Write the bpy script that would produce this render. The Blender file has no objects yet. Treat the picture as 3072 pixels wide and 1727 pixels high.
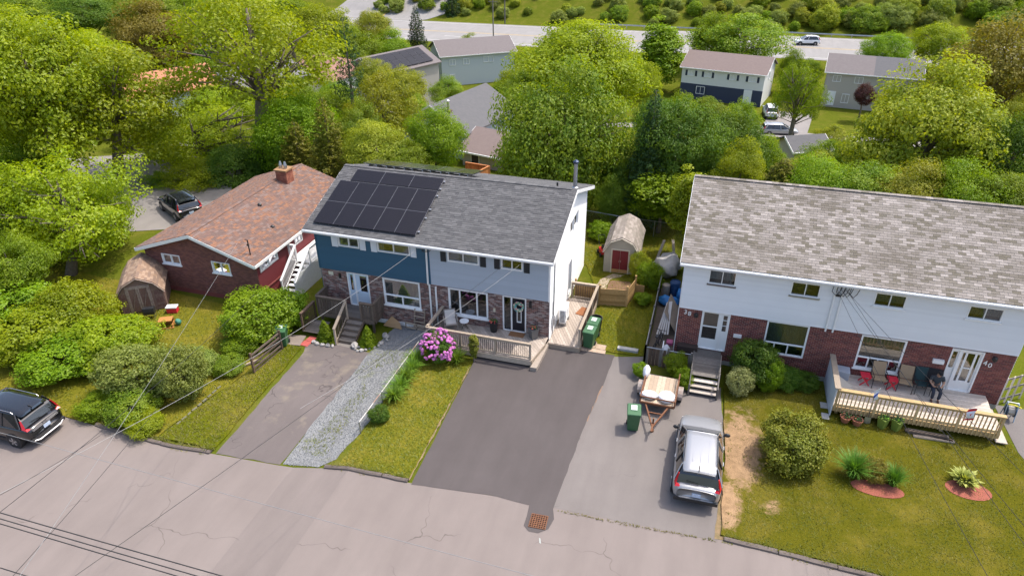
import bpy, bmesh, math, random
import numpy as np
from mathutils import Vector, Matrix
random.seed(7)
SC = bpy.context.scene
COL = SC.collection
R_ = math.radians
# ------------------------------------------------------------------ camera
CP = Vector((6.7317, -28.1608, 20.1722)); YAW, PIT, ROL, FPX = R_(17.0605), R_(30.2882), R_(-0.4553), 2081.05
cF = Vector((-math.sin(YAW)*math.cos(PIT), math.cos(YAW)*math.cos(PIT), -math.sin(PIT)))
cR = Vector((math.cos(YAW), math.sin(YAW), 0)); cU = cR.cross(cF)
cR, cU = cR*math.cos(ROL)+cU*math.sin(ROL), cU*math.cos(ROL)-cR*math.sin(ROL)
cam = bpy.data.cameras.new('camera'); camo = bpy.data.objects.new('camera', cam); COL.objects.link(camo)
cam.sensor_fit = 'HORIZONTAL'; cam.sensor_width = 36; cam.lens = FPX*36/3072; cam.clip_start = .5; cam.clip_end = 3000
mw = Matrix((cR, cU, -cF)).transposed().to_4x4(); mw.translation = CP
camo.matrix_world = mw; SC.camera = camo
SC.render.resolution_x, SC.render.resolution_y = 1024, 575
# ------------------------------------------------------------------ light
SUNV = Vector((.385, .30, 1)).normalized()
W = bpy.data.worlds.new('World'); SC.world = W; W.use_nodes = True
nt = W.node_tree; bg = nt.nodes['Background']; sky = nt.nodes.new('ShaderNodeTexSky')
sky.sky_type = 'NISHITA'; sky.sun_disc = False; sky.sun_elevation = math.asin(SUNV.z); sky.sun_rotation = math.atan2(SUNV.x, SUNV.y)
sky.air_density = 1.0; sky.dust_density = 4.0; sky.ozone_density = 1.0
nt.links.new(sky.outputs[0], bg.inputs[0]); bg.inputs[1].default_value = .15
sl = bpy.data.lights.new('sun', 'SUN'); so = bpy.data.objects.new('sun', sl); COL.objects.link(so)
sl.energy = 2.0; sl.angle = R_(.53); sl.color = (1, .94, .85)
so.rotation_euler = SUNV.to_track_quat('Z', 'Y').to_euler(); so.location = (30, 30, 60)
SC.view_settings.view_transform = 'Standard'; SC.view_settings.look = 'None'; SC.view_settings.gamma = 1
SC.view_settings.exposure = 1.05; SC.view_settings.use_curve_mapping = False
# ------------------------------------------------------------------ terrain profile and picking points
XB = [-400, -60, -8, -7.5, -7, -6.5, -6, -5.5, 400]; XV = [-.4, -.4, -.4, -.32, -.24, -.16, -.08, 0, 0]
YB = [-60, 16, 24, 32, 40, 50, 60, 70, 78, 86, 100, 108, 116, 142, 146, 152, 160, 175, 200, 260, 700]
YV = [0, 0, -.5, -1.4, -2.8, -5, -7.2, -9.3, -10.2, -10.5, -10.4, -9.4, -9, -9, -8.2, -6, -2.8, 1, 6, 14, 40]
def hz(x, y): return float(np.interp(x, XB, XV)+np.interp(y, YB, YV))
def ray(px, py): return cF+cR*((px-1536)/FPX)-cU*((py-863.5)/FPX)
def pz(px, py, z=0.): d = ray(px, py); return CP+d*((z-CP.z)/d.z)
def pY(px, py, y): d = ray(px, py); return CP+d*((y-CP.y)/d.y)
def pg(px, py):
    "point where a sight line meets the terrain"
    d = ray(px, py); t = 12.
    for _ in range(400):
        p = CP+d*t
        if p.z <= hz(p.x, p.y): break
        t *= 1.01
    a, b = t/1.01, t
    for _ in range(25):
        m = (a+b)/2; p = CP+d*m
        if p.z <= hz(p.x, p.y): b = m
        else: a = m
    return CP+d*b
# ------------------------------------------------------------------ object helpers
def link(name, data, parent=None):
    o = bpy.data.objects.new(name, data); COL.objects.link(o)
    if parent is not None: o.parent = parent
    return o
def tag(o, label=None, cat=None, group=None, kind=None):
    if label: o['label'] = label
    if cat: o['category'] = cat
    if group: o['group'] = group
    if kind: o['kind'] = kind
    return o
def thing(name, label, cat, loc=(0, 0, 0), rz=0, group=None):
    o = link(name, None); o.location = loc; o.rotation_euler = (0, 0, rz); o.empty_display_size = .2
    return tag(o, label, cat, group)
def copy_tree(o, parent=None):
    c = o.copy(); COL.objects.link(c); c.parent = parent
    for ch in o.children: copy_tree(ch, c)
    return c
class MB:
    def __init__(s): s.v = []; s.f = []
    def add(s, vs, fs):
        b = len(s.v); s.v += [tuple(v) for v in vs]; s.f += [tuple(i+b for i in f) for f in fs]; return s
    def box(s, c, d, R=None):
        x, y, z = d[0]/2, d[1]/2, d[2]/2; vs = [(-x, -y, -z), (x, -y, -z), (x, y, -z), (-x, y, -z), (-x, -y, z), (x, -y, z), (x, y, z), (-x, y, z)]
        if R is not None:
            if not isinstance(R, Matrix): R = Matrix.Rotation(R, 3, 'Z')
            vs = [R @ Vector(v) for v in vs]
        return s.add([(c[0]+v[0], c[1]+v[1], c[2]+v[2]) for v in vs], [(0, 3, 2, 1), (4, 5, 6, 7), (0, 1, 5, 4), (1, 2, 6, 5), (2, 3, 7, 6), (3, 0, 4, 7)])
    def bb(s, x0, x1, y0, y1, z0, z1): return s.box(((x0+x1)/2, (y0+y1)/2, (z0+z1)/2), (abs(x1-x0), abs(y1-y0), abs(z1-z0)))
    def bar(s, p, q, w, h, up=(0, 0, 1)):
        p, q = Vector(p), Vector(q); a = (q-p); L = a.length; a.normalize(); up = Vector(up)
        b = up.cross(a)
        if b.length < 1e-4: b = Vector((1, 0, 0)).cross(a)
        b.normalize(); c = a.cross(b); R = Matrix((a, b, c)).transposed()
        return s.box((p+q)/2, (L, w, h), R)
    def quad(s, *p): return s.add(p, [tuple(range(len(p)))])
    def prism(s, poly, z0, z1):
        n = len(poly); vs = [(p[0], p[1], z0) for p in poly]+[(p[0], p[1], z1) for p in poly]
        return s.add(vs, [tuple(range(n))[::-1], tuple(range(n, 2*n))]+[(i, (i+1) % n, n+(i+1) % n, n+i) for i in range(n)])
    def ext(s, poly, vec):
        "planar 3d polygon extruded along vec"
        n = len(poly); vec = Vector(vec); a = [Vector(p) for p in poly]; vs = a+[p+vec for p in a]
        return s.add(vs, [tuple(range(n))[::-1], tuple(range(n, 2*n))]+[(i, (i+1) % n, n+(i+1) % n, n+i) for i in range(n)])
    def tube(s, pts, rad, n=6, caps=True):
        pts = [Vector(p) for p in pts]
        if not hasattr(rad, '__len__'): rad = [rad]*len(pts)
        b0 = len(s.v); x = None
        for i, p in enumerate(pts):
            t = (pts[min(i+1, len(pts)-1)]-pts[max(i-1, 0)]).normalized()
            if x is None: x = t.orthogonal().normalized()
            else: x = (x-t*x.dot(t)); x = x.normalized() if x.length > 1e-6 else t.orthogonal().normalized()
            y = t.cross(x)
            for k in range(n):
                a = 2*math.pi*k/n; s.v.append(tuple(p+(x*math.cos(a)+y*math.sin(a))*rad[i]))
        for i in range(len(pts)-1):
            for k in range(n):
                a = b0+i*n+k; b = b0+i*n+(k+1) % n; s.f.append((a, b, b+n, a+n))
        if caps: s.f.append(tuple(b0+k for k in range(n))[::-1]); s.f.append(tuple(b0+(len(pts)-1)*n+k for k in range(n)))
        return s
    def cyl(s, p, q, r, r2=None, n=10): return s.tube([p, q], [r, r if r2 is None else r2], n)
    def lathe(s, c, prof, n=14):
        b = len(s.v)
        for r, z in prof:
            for k in range(n): a = 2*math.pi*k/n; s.v.append((c[0]+r*math.cos(a), c[1]+r*math.sin(a), c[2]+z))
        for i in range(len(prof)-1):
            for k in range(n): p = b+i*n+k; q = b+i*n+(k+1) % n; s.f.append((p, q, q+n, p+n))
        s.f.append(tuple(b+k for k in range(n))[::-1]); s.f.append(tuple(b+(len(prof)-1)*n+k for k in range(n)))
        return s
    def ball(s, c, r, n=10, m=6):
        if not hasattr(r, '__len__'): r = (r, r, r)
        b = len(s.v)
        for i in range(1, m):
            t = math.pi*i/m
            for k in range(n): a = 2*math.pi*k/n; s.v.append((c[0]+r[0]*math.sin(t)*math.cos(a), c[1]+r[1]*math.sin(t)*math.sin(a), c[2]+r[2]*math.cos(t)))
        s.v.append((c[0], c[1], c[2]+r[2])); s.v.append((c[0], c[1], c[2]-r[2])); T = len(s.v)-2
        for i in range(m-2):
            for k in range(n): p = b+i*n+k; q = b+i*n+(k+1) % n; s.f.append((p, p+n, q+n, q))
        for k in range(n): s.f.append((T, b+k, b+(k+1) % n)); s.f.append((T+1, b+(m-2)*n+(k+1) % n, b+(m-2)*n+k))
        return s
    def mesh(s, name, mat=None, smooth=False):
        me = bpy.data.meshes.new(name); me.from_pydata(s.v, [], s.f); me.update()
        if mat: me.materials.append(mat)
        if smooth: me.polygons.foreach_set('use_smooth', [True]*len(me.polygons))
        return me
    def build(s, name, mat, parent=None, smooth=False, bevel=0, seg=2, auto=None):
        me = s.mesh(name, mat, smooth)
        if bevel:
            bm = bmesh.new(); bm.from_mesh(me); bmesh.ops.remove_doubles(bm, verts=bm.verts, dist=1e-5)
            ed = [e for e in bm.edges if len(e.link_faces) == 2 and e.calc_face_angle(0) > R_(20)]
            bmesh.ops.bevel(bm, geom=ed, offset=bevel, segments=seg, profile=.5, affect='EDGES', clamp_overlap=True)
            bmesh.ops.recalc_face_normals(bm, faces=bm.faces); bm.to_mesh(me); bm.free()
            if smooth: me.polygons.foreach_set('use_smooth', [True]*len(me.polygons))
        return link(name, me, parent)
def npmesh(name, V, F, mat):
    "V (n,3) float, F (m,4) int quads"
    me = bpy.data.meshes.new(name); me.vertices.add(len(V)); me.vertices.foreach_set('co', np.asarray(V, np.float32).ravel())
    k = F.shape[1]; me.loops.add(F.size); me.loops.foreach_set('vertex_index', F.astype(np.int32).ravel())
    me.polygons.add(len(F)); me.polygons.foreach_set('loop_start', np.arange(0, F.size, k, dtype=np.int32))
    me.update(calc_edges=True); me.shade_flat(); me.materials.append(mat); return me
UB = {}
BOXV = np.array([(-1, -1, -1), (1, -1, -1), (1, 1, -1), (-1, 1, -1), (-1, -1, 1), (1, -1, 1), (1, 1, 1), (-1, 1, 1)], float)/2
BOXF = np.array([(0, 3, 2, 1), (4, 5, 6, 7), (0, 1, 5, 4), (1, 2, 6, 5), (2, 3, 7, 6), (3, 0, 4, 7)])
def pieces(parent, name, items, R, mat, limit=300):
    "many small boxes: items (center,size); the nearest become objects of their own, the rest one part"
    if not items: return
    M3 = R.copy(); base = parent.matrix_basis
    p = parent.parent
    while p is not None: base = p.matrix_basis @ base; p = p.parent
    d = sorted(items, key=lambda it: ((base @ Vector(it[0]))-CP).length)
    key = (name, mat.name)
    if key not in UB:
        me = bpy.data.meshes.new(name); me.from_pydata(BOXV.tolist(), [], BOXF.tolist()); me.materials.append(mat); UB[key] = me
    for c, s in d[:limit]:
        o = link(name, UB[key], parent)
        o.matrix_basis = Matrix.Translation(c) @ M3.to_4x4() @ Matrix.Diagonal((s[0], s[1], s[2], 1))
    rest = d[limit:]
    if rest:
        C = np.array([tuple(c) for c, s in rest]); S = np.array([s for c, s in rest]); A = np.array(M3)
        V = (BOXV[None]*S[:, None, :]) @ A.T+C[:, None, :]
        F = (BOXF[None]+8*np.arange(len(rest))[:, None, None]).reshape(-1, 4)
        tag(link(name, npmesh(name, V.reshape(-1, 3), F, mat), parent), kind='stuff')
# ------------------------------------------------------------------ materials
MATS = {}
def nodes(name):
    m = bpy.data.materials.new(name); m.use_nodes = True; t = m.node_tree
    return m, t, t.nodes['Principled BSDF'], (lambda ty, **k: _n(t, ty, **k)), t.links.new
def _n(t, ty, **k):
    n = t.nodes.new('ShaderNode'+ty)
    for a, b in k.items():
        if a.startswith('i_'):
            a = a[2:]; n.inputs[int(a) if a.isdigit() else a].default_value = b
        else: setattr(n, a, b)
    return n
def mixc(N, L, fac, a, b, blend='MIX'):
    m = N('Mix', data_type='RGBA', blend_type=blend)
    for s, x in ((0, fac), (6, a), (7, b)):
        if hasattr(x, 'links'): L(x, m.inputs[s])
        elif s == 0: m.inputs[0].default_value = x
        else: m.inputs[s].default_value = (*x, 1)
    return m.outputs[2]
def rnd(N, L):
    g = N('NewGeometry'); o = N('ObjectInfo'); a = N('Math', operation='ADD'); f = N('Math', operation='FRACT')
    L(g.outputs['Random Per Island'], a.inputs[0]); L(o.outputs['Random'], a.inputs[1]); L(a.outputs[0], f.inputs[0]); return f.outputs[0]
def pos(N, L, sc=(1, 1, 1), obj=False):
    m = N('Mapping'); m.inputs['Scale'].default_value = sc
    L(N('TexCoord').outputs['Object'] if obj else N('NewGeometry').outputs['Position'], m.inputs[0]); return m.outputs[0]
def noise(N, L, vec, sc, det=3, rough=.6, lo=.35, hi=.65):
    n = N('TexNoise'); n.inputs['Scale'].default_value = sc; n.inputs['Detail'].default_value = det; n.inputs['Roughness'].default_value = rough
    L(vec, n.inputs['Vector']); r = N('MapRange'); r.inputs[1].default_value = lo; r.inputs[2].default_value = hi; L(n.outputs['Fac'], r.inputs[0]); return r.outputs[0]
def M(name, col, rough=.75, metal=0, ramp=None, var=0, nz=(), bump=None, coat=0, spec=.5, sc=(1, 1, 1), obj=False, emit=None):
    if name in MATS: return MATS[name]
    m, t, B, N, L = nodes(name)
    B.inputs['Roughness'].default_value = rough; B.inputs['Metallic'].default_value = metal
    B.inputs['Coat Weight'].default_value = coat; B.inputs['Coat Roughness'].default_value = .05; B.inputs['Specular IOR Level'].default_value = spec
    c = (*col, 1); out = None
    if ramp or var: r = rnd(N, L)
    if ramp:
        cr = N('ValToRGB'); cr.color_ramp.interpolation = 'CONSTANT' if len(ramp) > 2 else 'LINEAR'; e = cr.color_ramp.elements
        while len(e) < len(ramp): e.new(.5)
        for i, k in enumerate(ramp): e[i].position = i/len(ramp) if len(ramp) > 2 else i; e[i].color = (*k, 1)
        L(r, cr.inputs[0]); out = cr.outputs[0]
    if out is None: rg = N('RGB'); rg.outputs[0].default_value = c; out = rg.outputs[0]
    if var:
        h = N('HueSaturation'); mr = N('MapRange'); mr.inputs[3].default_value = 1-var; mr.inputs[4].default_value = 1+var
        L(r, mr.inputs[0]); L(mr.outputs[0], h.inputs['Value']); L(out, h.inputs['Color']); out = h.outputs[0]
    P = pos(N, L, sc, obj)
    for z in nz:
        f = noise(N, L, P, z[0], lo=z[3] if len(z) > 3 else .35, hi=z[4] if len(z) > 4 else .65)
        k = N('Math', operation='MULTIPLY'); k.inputs[1].default_value = z[1]; L(f, k.inputs[0]); out = mixc(N, L, k.outputs[0], out, z[2])
    L(out, B.inputs['Base Color'])
    if bump:
        n = N('TexNoise'); n.inputs['Scale'].default_value = bump[0]; n.inputs['Detail'].default_value = 4; L(P, n.inputs['Vector'])
        b = N('Bump'); b.inputs['Strength'].default_value = bump[1]; b.inputs['Distance'].default_value = bump[2] if len(bump) > 2 else .02; L(n.outputs['Fac'], b.inputs['Height']); L(b.outputs[0], B.inputs['Normal'])
    MATS[name] = m; return m
def glass(name, tint=(.62, .66, .68), k=.05):
    m, t, B, N, L = nodes(name); t.nodes.remove(B)
    f = N('Fresnel'); f.inputs[0].default_value = 1.5; a = N('MapRange'); a.inputs[3].default_value = k; L(f.outputs[0], a.inputs[0])
    tr = N('BsdfTransparent'); tr.inputs[0].default_value = (*tint, 1); g = N('BsdfGlossy'); g.inputs['Roughness'].default_value = .03; g.inputs[0].default_value = (.9, .92, .95, 1)
    mx = N('MixShader'); L(a.outputs[0], mx.inputs[0]); L(tr.outputs[0], mx.inputs[1]); L(g.outputs[0], mx.inputs[2]); L(mx.outputs[0], t.nodes['Material Output'].inputs[0]); return m
def leafm(name, a, b, tl=.4, far=None):
    "leaf: reflecting and letting light through, colour different from leaf to leaf and from tree to tree"
    m, t, B, N, L = nodes(name); t.nodes.remove(B)
    g = N('NewGeometry'); c = mixc(N, L, g.outputs['Random Per Island'], a, b)
    f = noise(N, L, pos(N, L), .55, 2, lo=.4, hi=.62); c2 = mixc(N, L, f, a, b); c = mixc(N, L, .4, c, c2)
    h = N('HueSaturation'); oi = N('ObjectInfo'); mr = N('MapRange'); mr.inputs[3].default_value = .82; mr.inputs[4].default_value = 1.15; L(oi.outputs['Random'], mr.inputs[0]); L(mr.outputs[0], h.inputs['Value'])
    m2 = N('MapRange'); m2.inputs[3].default_value = .488; m2.inputs[4].default_value = .508; L(oi.outputs['Random'], m2.inputs[0]); L(m2.outputs[0], h.inputs['Hue']); L(c, h.inputs['Color']); c = h.outputs[0]
    d = N('BsdfDiffuse'); tr = N('BsdfTranslucent'); gl = N('BsdfGlossy'); gl.inputs['Roughness'].default_value = .45
    L(c, d.inputs[0]); t2 = mixc(N, L, 1., c, (1.45, 1.35, .4), 'MULTIPLY'); L(t2, tr.inputs[0])
    x = N('MixShader', i_0=tl); L(d.outputs[0], x.inputs[1]); L(tr.outputs[0], x.inputs[2])
    y = N('MixShader', i_0=.02); L(x.outputs[0], y.inputs[1]); L(gl.outputs[0], y.inputs[2]); L(y.outputs[0], t.nodes['Material Output'].inputs[0]); return m
def grassm(name, g1, g2, dry, dryamt=.5, dirt=None, dc=(.25, .165, .095)):
    m, t, B, N, L = nodes(name); B.inputs['Roughness'].default_value = .9; B.inputs['Specular IOR Level'].default_value = 0
    P = pos(N, L); c = mixc(N, L, noise(N, L, P, .9, 3), g1, g2); c = mixc(N, L, noise(N, L, P, 9., 4, lo=.4, hi=.6), c, g2); hf = N('Math', operation='MULTIPLY'); hf.inputs[1].default_value = .55; L(noise(N, L, P, 26., 3, .7, .45, .62), hf.inputs[0]); c = mixc(N, L, hf.outputs[0], c, tuple(x*.45 for x in g1)); h2 = N('Math', operation='MULTIPLY'); h2.inputs[1].default_value = .5; L(noise(N, L, P, 17., 3, .7, .55, .7), h2.inputs[0]); c = mixc(N, L, h2.outputs[0], c, dry)
    f = noise(N, L, P, .55, 5, .7, lo=.48, hi=.70); k = N('Math', operation='MULTIPLY'); k.inputs[1].default_value = dryamt; L(f, k.inputs[0]); c = mixc(N, L, k.outputs[0], c, dry)
    c = mixc(N, L, .35, c, mixc(N, L, rnd(N, L), g1, dry))
    if dirt:   # bare earth showing inside an ellipse (cx,cy,rx,ry)
        for (cx, cy, rx, ry, th) in dirt:
            mp = N('Mapping', vector_type='POINT'); mp.inputs['Location'].default_value = (-cx/rx, -cy/ry, 0); mp.inputs['Scale'].default_value = (1/rx, 1/ry, 0); L(N('NewGeometry').outputs['Position'], mp.inputs[0])
            ln = N('VectorMath', operation='LENGTH'); L(mp.outputs[0], ln.inputs[0]); n = noise(N, L, P, 2.2, 8, .8, lo=.2, hi=.8)
            s = N('Math', operation='ADD'); L(ln.outputs['Value'], s.inputs[0]); L(n, s.inputs[1]); r = N('MapRange'); r.inputs[1].default_value = th+.16; r.inputs[2].default_value = th-.12; L(s.outputs[0], r.inputs[0])
            c = mixc(N, L, r.outputs[0], c, mixc(N, L, noise(N, L, P, 5, 3), dc, tuple(x*1.35 for x in dc)))
    L(c, B.inputs['Base Color'])
    b = N('Bump'); b.inputs['Strength'].default_value = .6; b.inputs['Distance'].default_value = .04; nn = N('TexNoise'); nn.inputs['Scale'].default_value = 22; L(P, nn.inputs['Vector']); L(nn.outputs['Fac'], b.inputs['Height']); L(b.outputs[0], B.inputs['Normal']); return m
def asphalt(name, c1, c2, patch=None, cracks=0, grain=.5):
    m, t, B, N, L = nodes(name); B.inputs['Roughness'].default_value = .88; B.inputs['Specular IOR Level'].default_value = .25
    P = pos(N, L); c = mixc(N, L, noise(N, L, P, .35, 5, .65, .3, .7), c1, c2)
    c = mixc(N, L, noise(N, L, pos(N, L, (1, .18, 1)), 1.3, 4, .6, .4, 1.1), c, tuple(x*.80 for x in c1))
    if patch: c = mixc(N, L, noise(N, L, P, .8, 4, .6, .58, .72), c, patch)
    g = noise(N, L, P, 55, 2, .5, .25, .75); gm = N('Math', operation='MULTIPLY'); gm.inputs[1].default_value = grain*.5; L(g, gm.inputs[0]); c = mixc(N, L, gm.outputs[0], c, tuple(x*1.5 for x in c2))
    g2 = noise(N, L, P, 95, 2, .5, .60, .72); gm = N('Math', operation='MULTIPLY'); gm.inputs[1].default_value = grain*.6; L(g2, gm.inputs[0]); c = mixc(N, L, gm.outputs[0], c, tuple(x*.5 for x in c1))
    if cracks:
        v = N('TexVoronoi', feature='DISTANCE_TO_EDGE'); v.inputs['Scale'].default_value = cracks; n = N('TexNoise'); n.inputs['Scale'].default_value = 1.2; L(P, n.inputs['Vector']); mx = N('VectorMath', operation='ADD'); L(P, mx.inputs[0]); L(n.outputs['Color'], mx.inputs[1]); L(mx.outputs[0], v.inputs['Vector'])
        r = N('MapRange'); r.inputs[1].default_value = .022*cracks; r.inputs[2].default_value = .006*cracks; L(v.outputs[0], r.inputs[0]); mk = noise(N, L, P, .45, 3, .5, .5, .6); k = N('Math', operation='MULTIPLY'); L(r.outputs[0], k.inputs[0]); L(mk, k.inputs[1]); k2 = N('Math', operation='MULTIPLY'); k2.inputs[1].default_value = .6; L(k.outputs[0], k2.inputs[0]); c = mixc(N, L, k2.outputs[0], c, tuple(x*.4 for x in c1))
    L(c, B.inputs['Base Color']); b = N('Bump'); b.inputs['Strength'].default_value = .35; b.inputs['Distance'].default_value = .008; nn = N('TexNoise'); nn.inputs['Scale'].default_value = 70; L(P, nn.inputs['Vector']); L(nn.outputs['Fac'], b.inputs['Height']); L(b.outputs[0], B.inputs['Normal']); return m
def wood(name, c1, c2, rough=.8): return M(name, c1, rough, ramp=[c1, c2], var=.12, nz=[(9, .35, tuple(x*.6 for x in c1))], bump=(30, .25), sc=(1, 1, 1))
WHITE = M('white_vinyl', (.80, .81, .82), .45, var=.02, nz=[(1.5, .12, (.66, .67, .66))])
TRIM = M('white_trim', (.82, .82, .81), .4, nz=[(4, .12, (.62, .62, .6))])
GLASS = glass('window_glass'); CARGLASS = M('car_glass', (.012, .014, .017), .03, spec=.9, coat=.3)
INSIDE = M('dim_interior', (.07, .065, .06), .9); CURT = M('curtain_cloth', (.62, .60, .55), .9, nz=[(2, .3, (.45, .43, .4))])
BLINDM = M('window_blind', (.5, .5, .48), .8); BLK = M('black_metal', (.018, .018, .02), .45); STEEL = M('galvanised_steel', (.45, .46, .48), .35, .85, nz=[(6, .4, (.3, .3, .31))])
RUST = M('rusty_steel', (.20, .085, .04), .8, .2, nz=[(8, .6, (.11, .05, .03))]); PLASTB = M('black_plastic', (.02, .02, .022), .5)
GREENP = M('green_bin_plastic', (.035, .115, .045), .5, nz=[(3, .25, (.05, .14, .065))]); CONC = M('concrete', (.40, .39, .37), .85, nz=[(5, .4, (.28, .27, .25))], bump=(30, .3))
MORTAR = M('pale_mortar', (.42, .38, .34), .95, nz=[(3, .4, (.33, .30, .27))], bump=(60, .3)); MORTD = M('dark_mortar', (.17, .10, .085), .95, nz=[(3, .3, (.12, .08, .07))])
BARK = M('grey_bark', (.19, .155, .125), .95, nz=[(7, .6, (.10, .08, .06))], bump=(14, .6, .05))
RUBBER = M('tyre_rubber', (.02, .02, .021), .8); ALLOY = M('alloy_wheel', (.5, .5, .52), .3, .8); RED = M('red_lamp', (.45, .008, .015), .2, coat=.5); PLATE = M('licence_plate', (.35, .45, .62), .4, nz=[(30, .5, (.75, .78, .82))])
# ================================================================== THE GROUND
def sheet(name, poly, dz, mat, thick=0, kind='structure', parent=None):
    bm = bmesh.new(); f = bm.faces.new([bm.verts.new((p[0], p[1], 0)) for p in poly]); 
    if f.normal.z < 0 or f.calc_area() < 0: pass
    bmesh.ops.triangulate(bm, faces=bm.faces[:])
    xs = [p[0] for p in poly]; ys = [p[1] for p in poly]
    for k, L, lo, hi in ((0, XB, min(xs), max(xs)), (1, YB, min(ys), max(ys))):
        for c in L:
            if lo < c < hi:
                n = Vector((0, 0, 0)); n[k] = 1; co = Vector((0, 0, 0)); co[k] = c
                bmesh.ops.bisect_plane(bm, geom=bm.verts[:]+bm.edges[:]+bm.faces[:], plane_co=co, plane_no=n)
    for v in bm.verts: v.co.z = hz(v.co.x, v.co.y)+dz
    if thick:
        be = [e for e in bm.edges if len(e.link_faces) == 1]
        r = bmesh.ops.extrude_edge_only(bm, edges=be)
        for v in [g for g in r['geom'] if isinstance(g, bmesh.types.BMVert)]: v.co.z -= thick
    bmesh.ops.recalc_face_normals(bm, faces=bm.faces)
    if sum(f.normal.z*f.calc_area() for f in bm.faces) < 0: bmesh.ops.reverse_faces(bm, faces=bm.faces)
    me = bpy.data.meshes.new(name); bm.to_mesh(me); bm.free(); me.materials.append(mat)
    return tag(link(name, me, parent), kind=kind if parent is None else None)
def smooth_poly(poly, amp=.05, step=.35, seed=1):
    "resample an outline with a slightly wandering edge"
    r = random.Random(seed); out = []
    for i, p in enumerate(poly):
        q = poly[(i+1) % len(poly)]; L = math.dist(p, q); n = max(1, int(L/step))
        for k in range(n): t = k/n; j = amp if k else 0; out.append((p[0]+(q[0]-p[0])*t+r.uniform(-j, j), p[1]+(q[1]-p[1])*t+r.uniform(-j, j)))
    return out
DIRT = [(9.35, -5.2, 1.25, 3.0, 1.2), (9.0, -8.3, .75, 1.9, 1.1), (10.5, -8.0, 1.7, 1.1, .62)]
G_LAWN = grassm('lawn_grass', (.0819, .1053, .0047), (.1287, .1365, .0078), (.2340, .1833, .0351), .85)
G_LAWNR = grassm('dry_lawn_grass', (.0472, .0604, .0022), (.0787, .0813, .0044), (.1522, .1233, .0205), .95, DIRT)
G_WILD = grassm('rough_grass', (.062, .092, .007), (.10, .125, .011), (.18, .15, .035), .7)
BLADE = leafm('grass_blade', (.10, .145, .006), (.21, .21, .018), .35); BLADED = leafm('dry_grass_blade', (.09, .12, .006), (.22, .19, .04), .35)
# the whole terrain
xs = sorted(set(XB+[-200, -120, -40, -25, -15, 0, 10, 20, 40, 80, 160])); ys = sorted(set(YB+[-30, -10, 0, 8]))
V = [(x, y, hz(x, y)-.012) for y in ys for x in xs]; n = len(xs)
F = [(j*n+i, j*n+i+1, (j+1)*n+i+1, (j+1)*n+i) for j in range(len(ys)-1) for i in range(n-1)]
tag(MB().add(V, F).build('ground', G_WILD), kind='structure')
# street in front
EDGE = [(-90, -10.4), (-20, -11.0), (-16, -11.25), (-13.6, -11.35), (-11.6, -11.15), (-8.6, -10.95), (-6.5, -10.75), (-2.85, -10.66), (2.8, -10.15), (8.9, -10.02), (14, -10.2), (22, -10.5), (90, -11.5)]
ROADM = asphalt('street_asphalt', (.1715, .1449, .1330), (.2030, .1722, .1582), cracks=.11, grain=.45)
sheet('street', [(-90, -40), (90, -40)]+EDGE[::-1], .0, ROADM)
DRV_OLD = asphalt('worn_asphalt', (.1110, .0947, .0903), (.1443, .1228, .1169), patch=(.1998, .1702, .1332), cracks=.3, grain=.5)
DRV_NEW = asphalt('fresh_asphalt', (.0782, .0672, .0654), (.0952, .0824, .0808), grain=.22)
DRV_MID = asphalt('grey_asphalt', (.1467, .1307, .1227), (.1822, .1627, .1529), cracks=.2, grain=.45)
sheet('worn_driveway', smooth_poly([(-11.55, -11.1), (-8.6, -10.9), (-8.6, -2.75), (-10.4, -2.6), (-12.2, -2.95), (-11.93, -3.6)], .04, .5, 3), .004, DRV_OLD)
newp = [(-3.12, -2.8), (-3.12, -1.8), (-.1, -1.8), (0, -.02), (2.95, -.06), (3.38, -.05), (3.28, -2.2), (3.02, -5), (2.84, -9.2), (2.80, -10.35), (2.95, -10.8), (2.86, -11.3), (2.55, -11.58), (2.2, -11.6), (1.96, -11.4), (1.9, -10.42), (.6, -10.36), (-1, -10.52), (-2.78, -10.72)]
sheet('new_driveway', smooth_poly(newp, .018, .4, 4), .010, DRV_NEW)
sheet('shared_driveway', smooth_poly([(2.7, -10.3), (3.2, -.2), (4.75, .25), (4.85, -1.0), (8.5, -1.2), (8.75, -5), (8.72, -10.1)], .03, .5, 5), .004, DRV_MID)
sheet('side_driveway', [(20.15, 1.0), (20.25, -2.1), (21.0, -5), (22.4, -10.5), (28, -10.7), (28, 1)], .004, asphalt('dull_asphalt', (.13, .118, .115), (.165, .15, .145)))
# gravel strip: a bed with countless chips on it
GRAV = M('gravel_bed', (.1800, .1872, .1872), .95, ramp=[(.1728, .1800, .1836), (.2376, .2412, .2412)], nz=[(18, .5, (.1584, .1656, .1728)), (1.1, .75, (.1368, .1512, .0432), .60, .70), (40, .3, (.3024, .3096, .3096))], bump=(60, .8, .03))
gp = [(-8.7, -2.8), (-8.4, 0), (-6.15, 0), (-6.12, -8.6), (-6.35, -10.2), (-6.9, -10.75), (-8.5, -10.85), (-8.55, -9.9)]
sheet('gravel_strip', smooth_poly(gp, .07, .4, 6), .009, GRAV)
def inside(poly, X, Y):
    r = np.zeros(len(X), bool); n = len(poly)
    for i in range(n):
        x0, y0 = poly[i]; x1, y1 = poly[(i+1) % n]
        c = ((y0 > Y) != (y1 > Y)); r ^= c & (X < (x1-x0)*(Y-y0)/((y1-y0) if y1 != y0 else 1e-9)+x0)
    return r
def scatter(poly, dens, seed):
    g = np.random.default_rng(seed); xs = [p[0] for p in poly]; ys = [p[1] for p in poly]
    n = int((max(xs)-min(xs))*(max(ys)-min(ys))*dens); X = g.uniform(min(xs), max(xs), n); Y = g.uniform(min(ys), max(ys), n)
    k = inside(poly, X, Y); return X[k], Y[k], g
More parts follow.
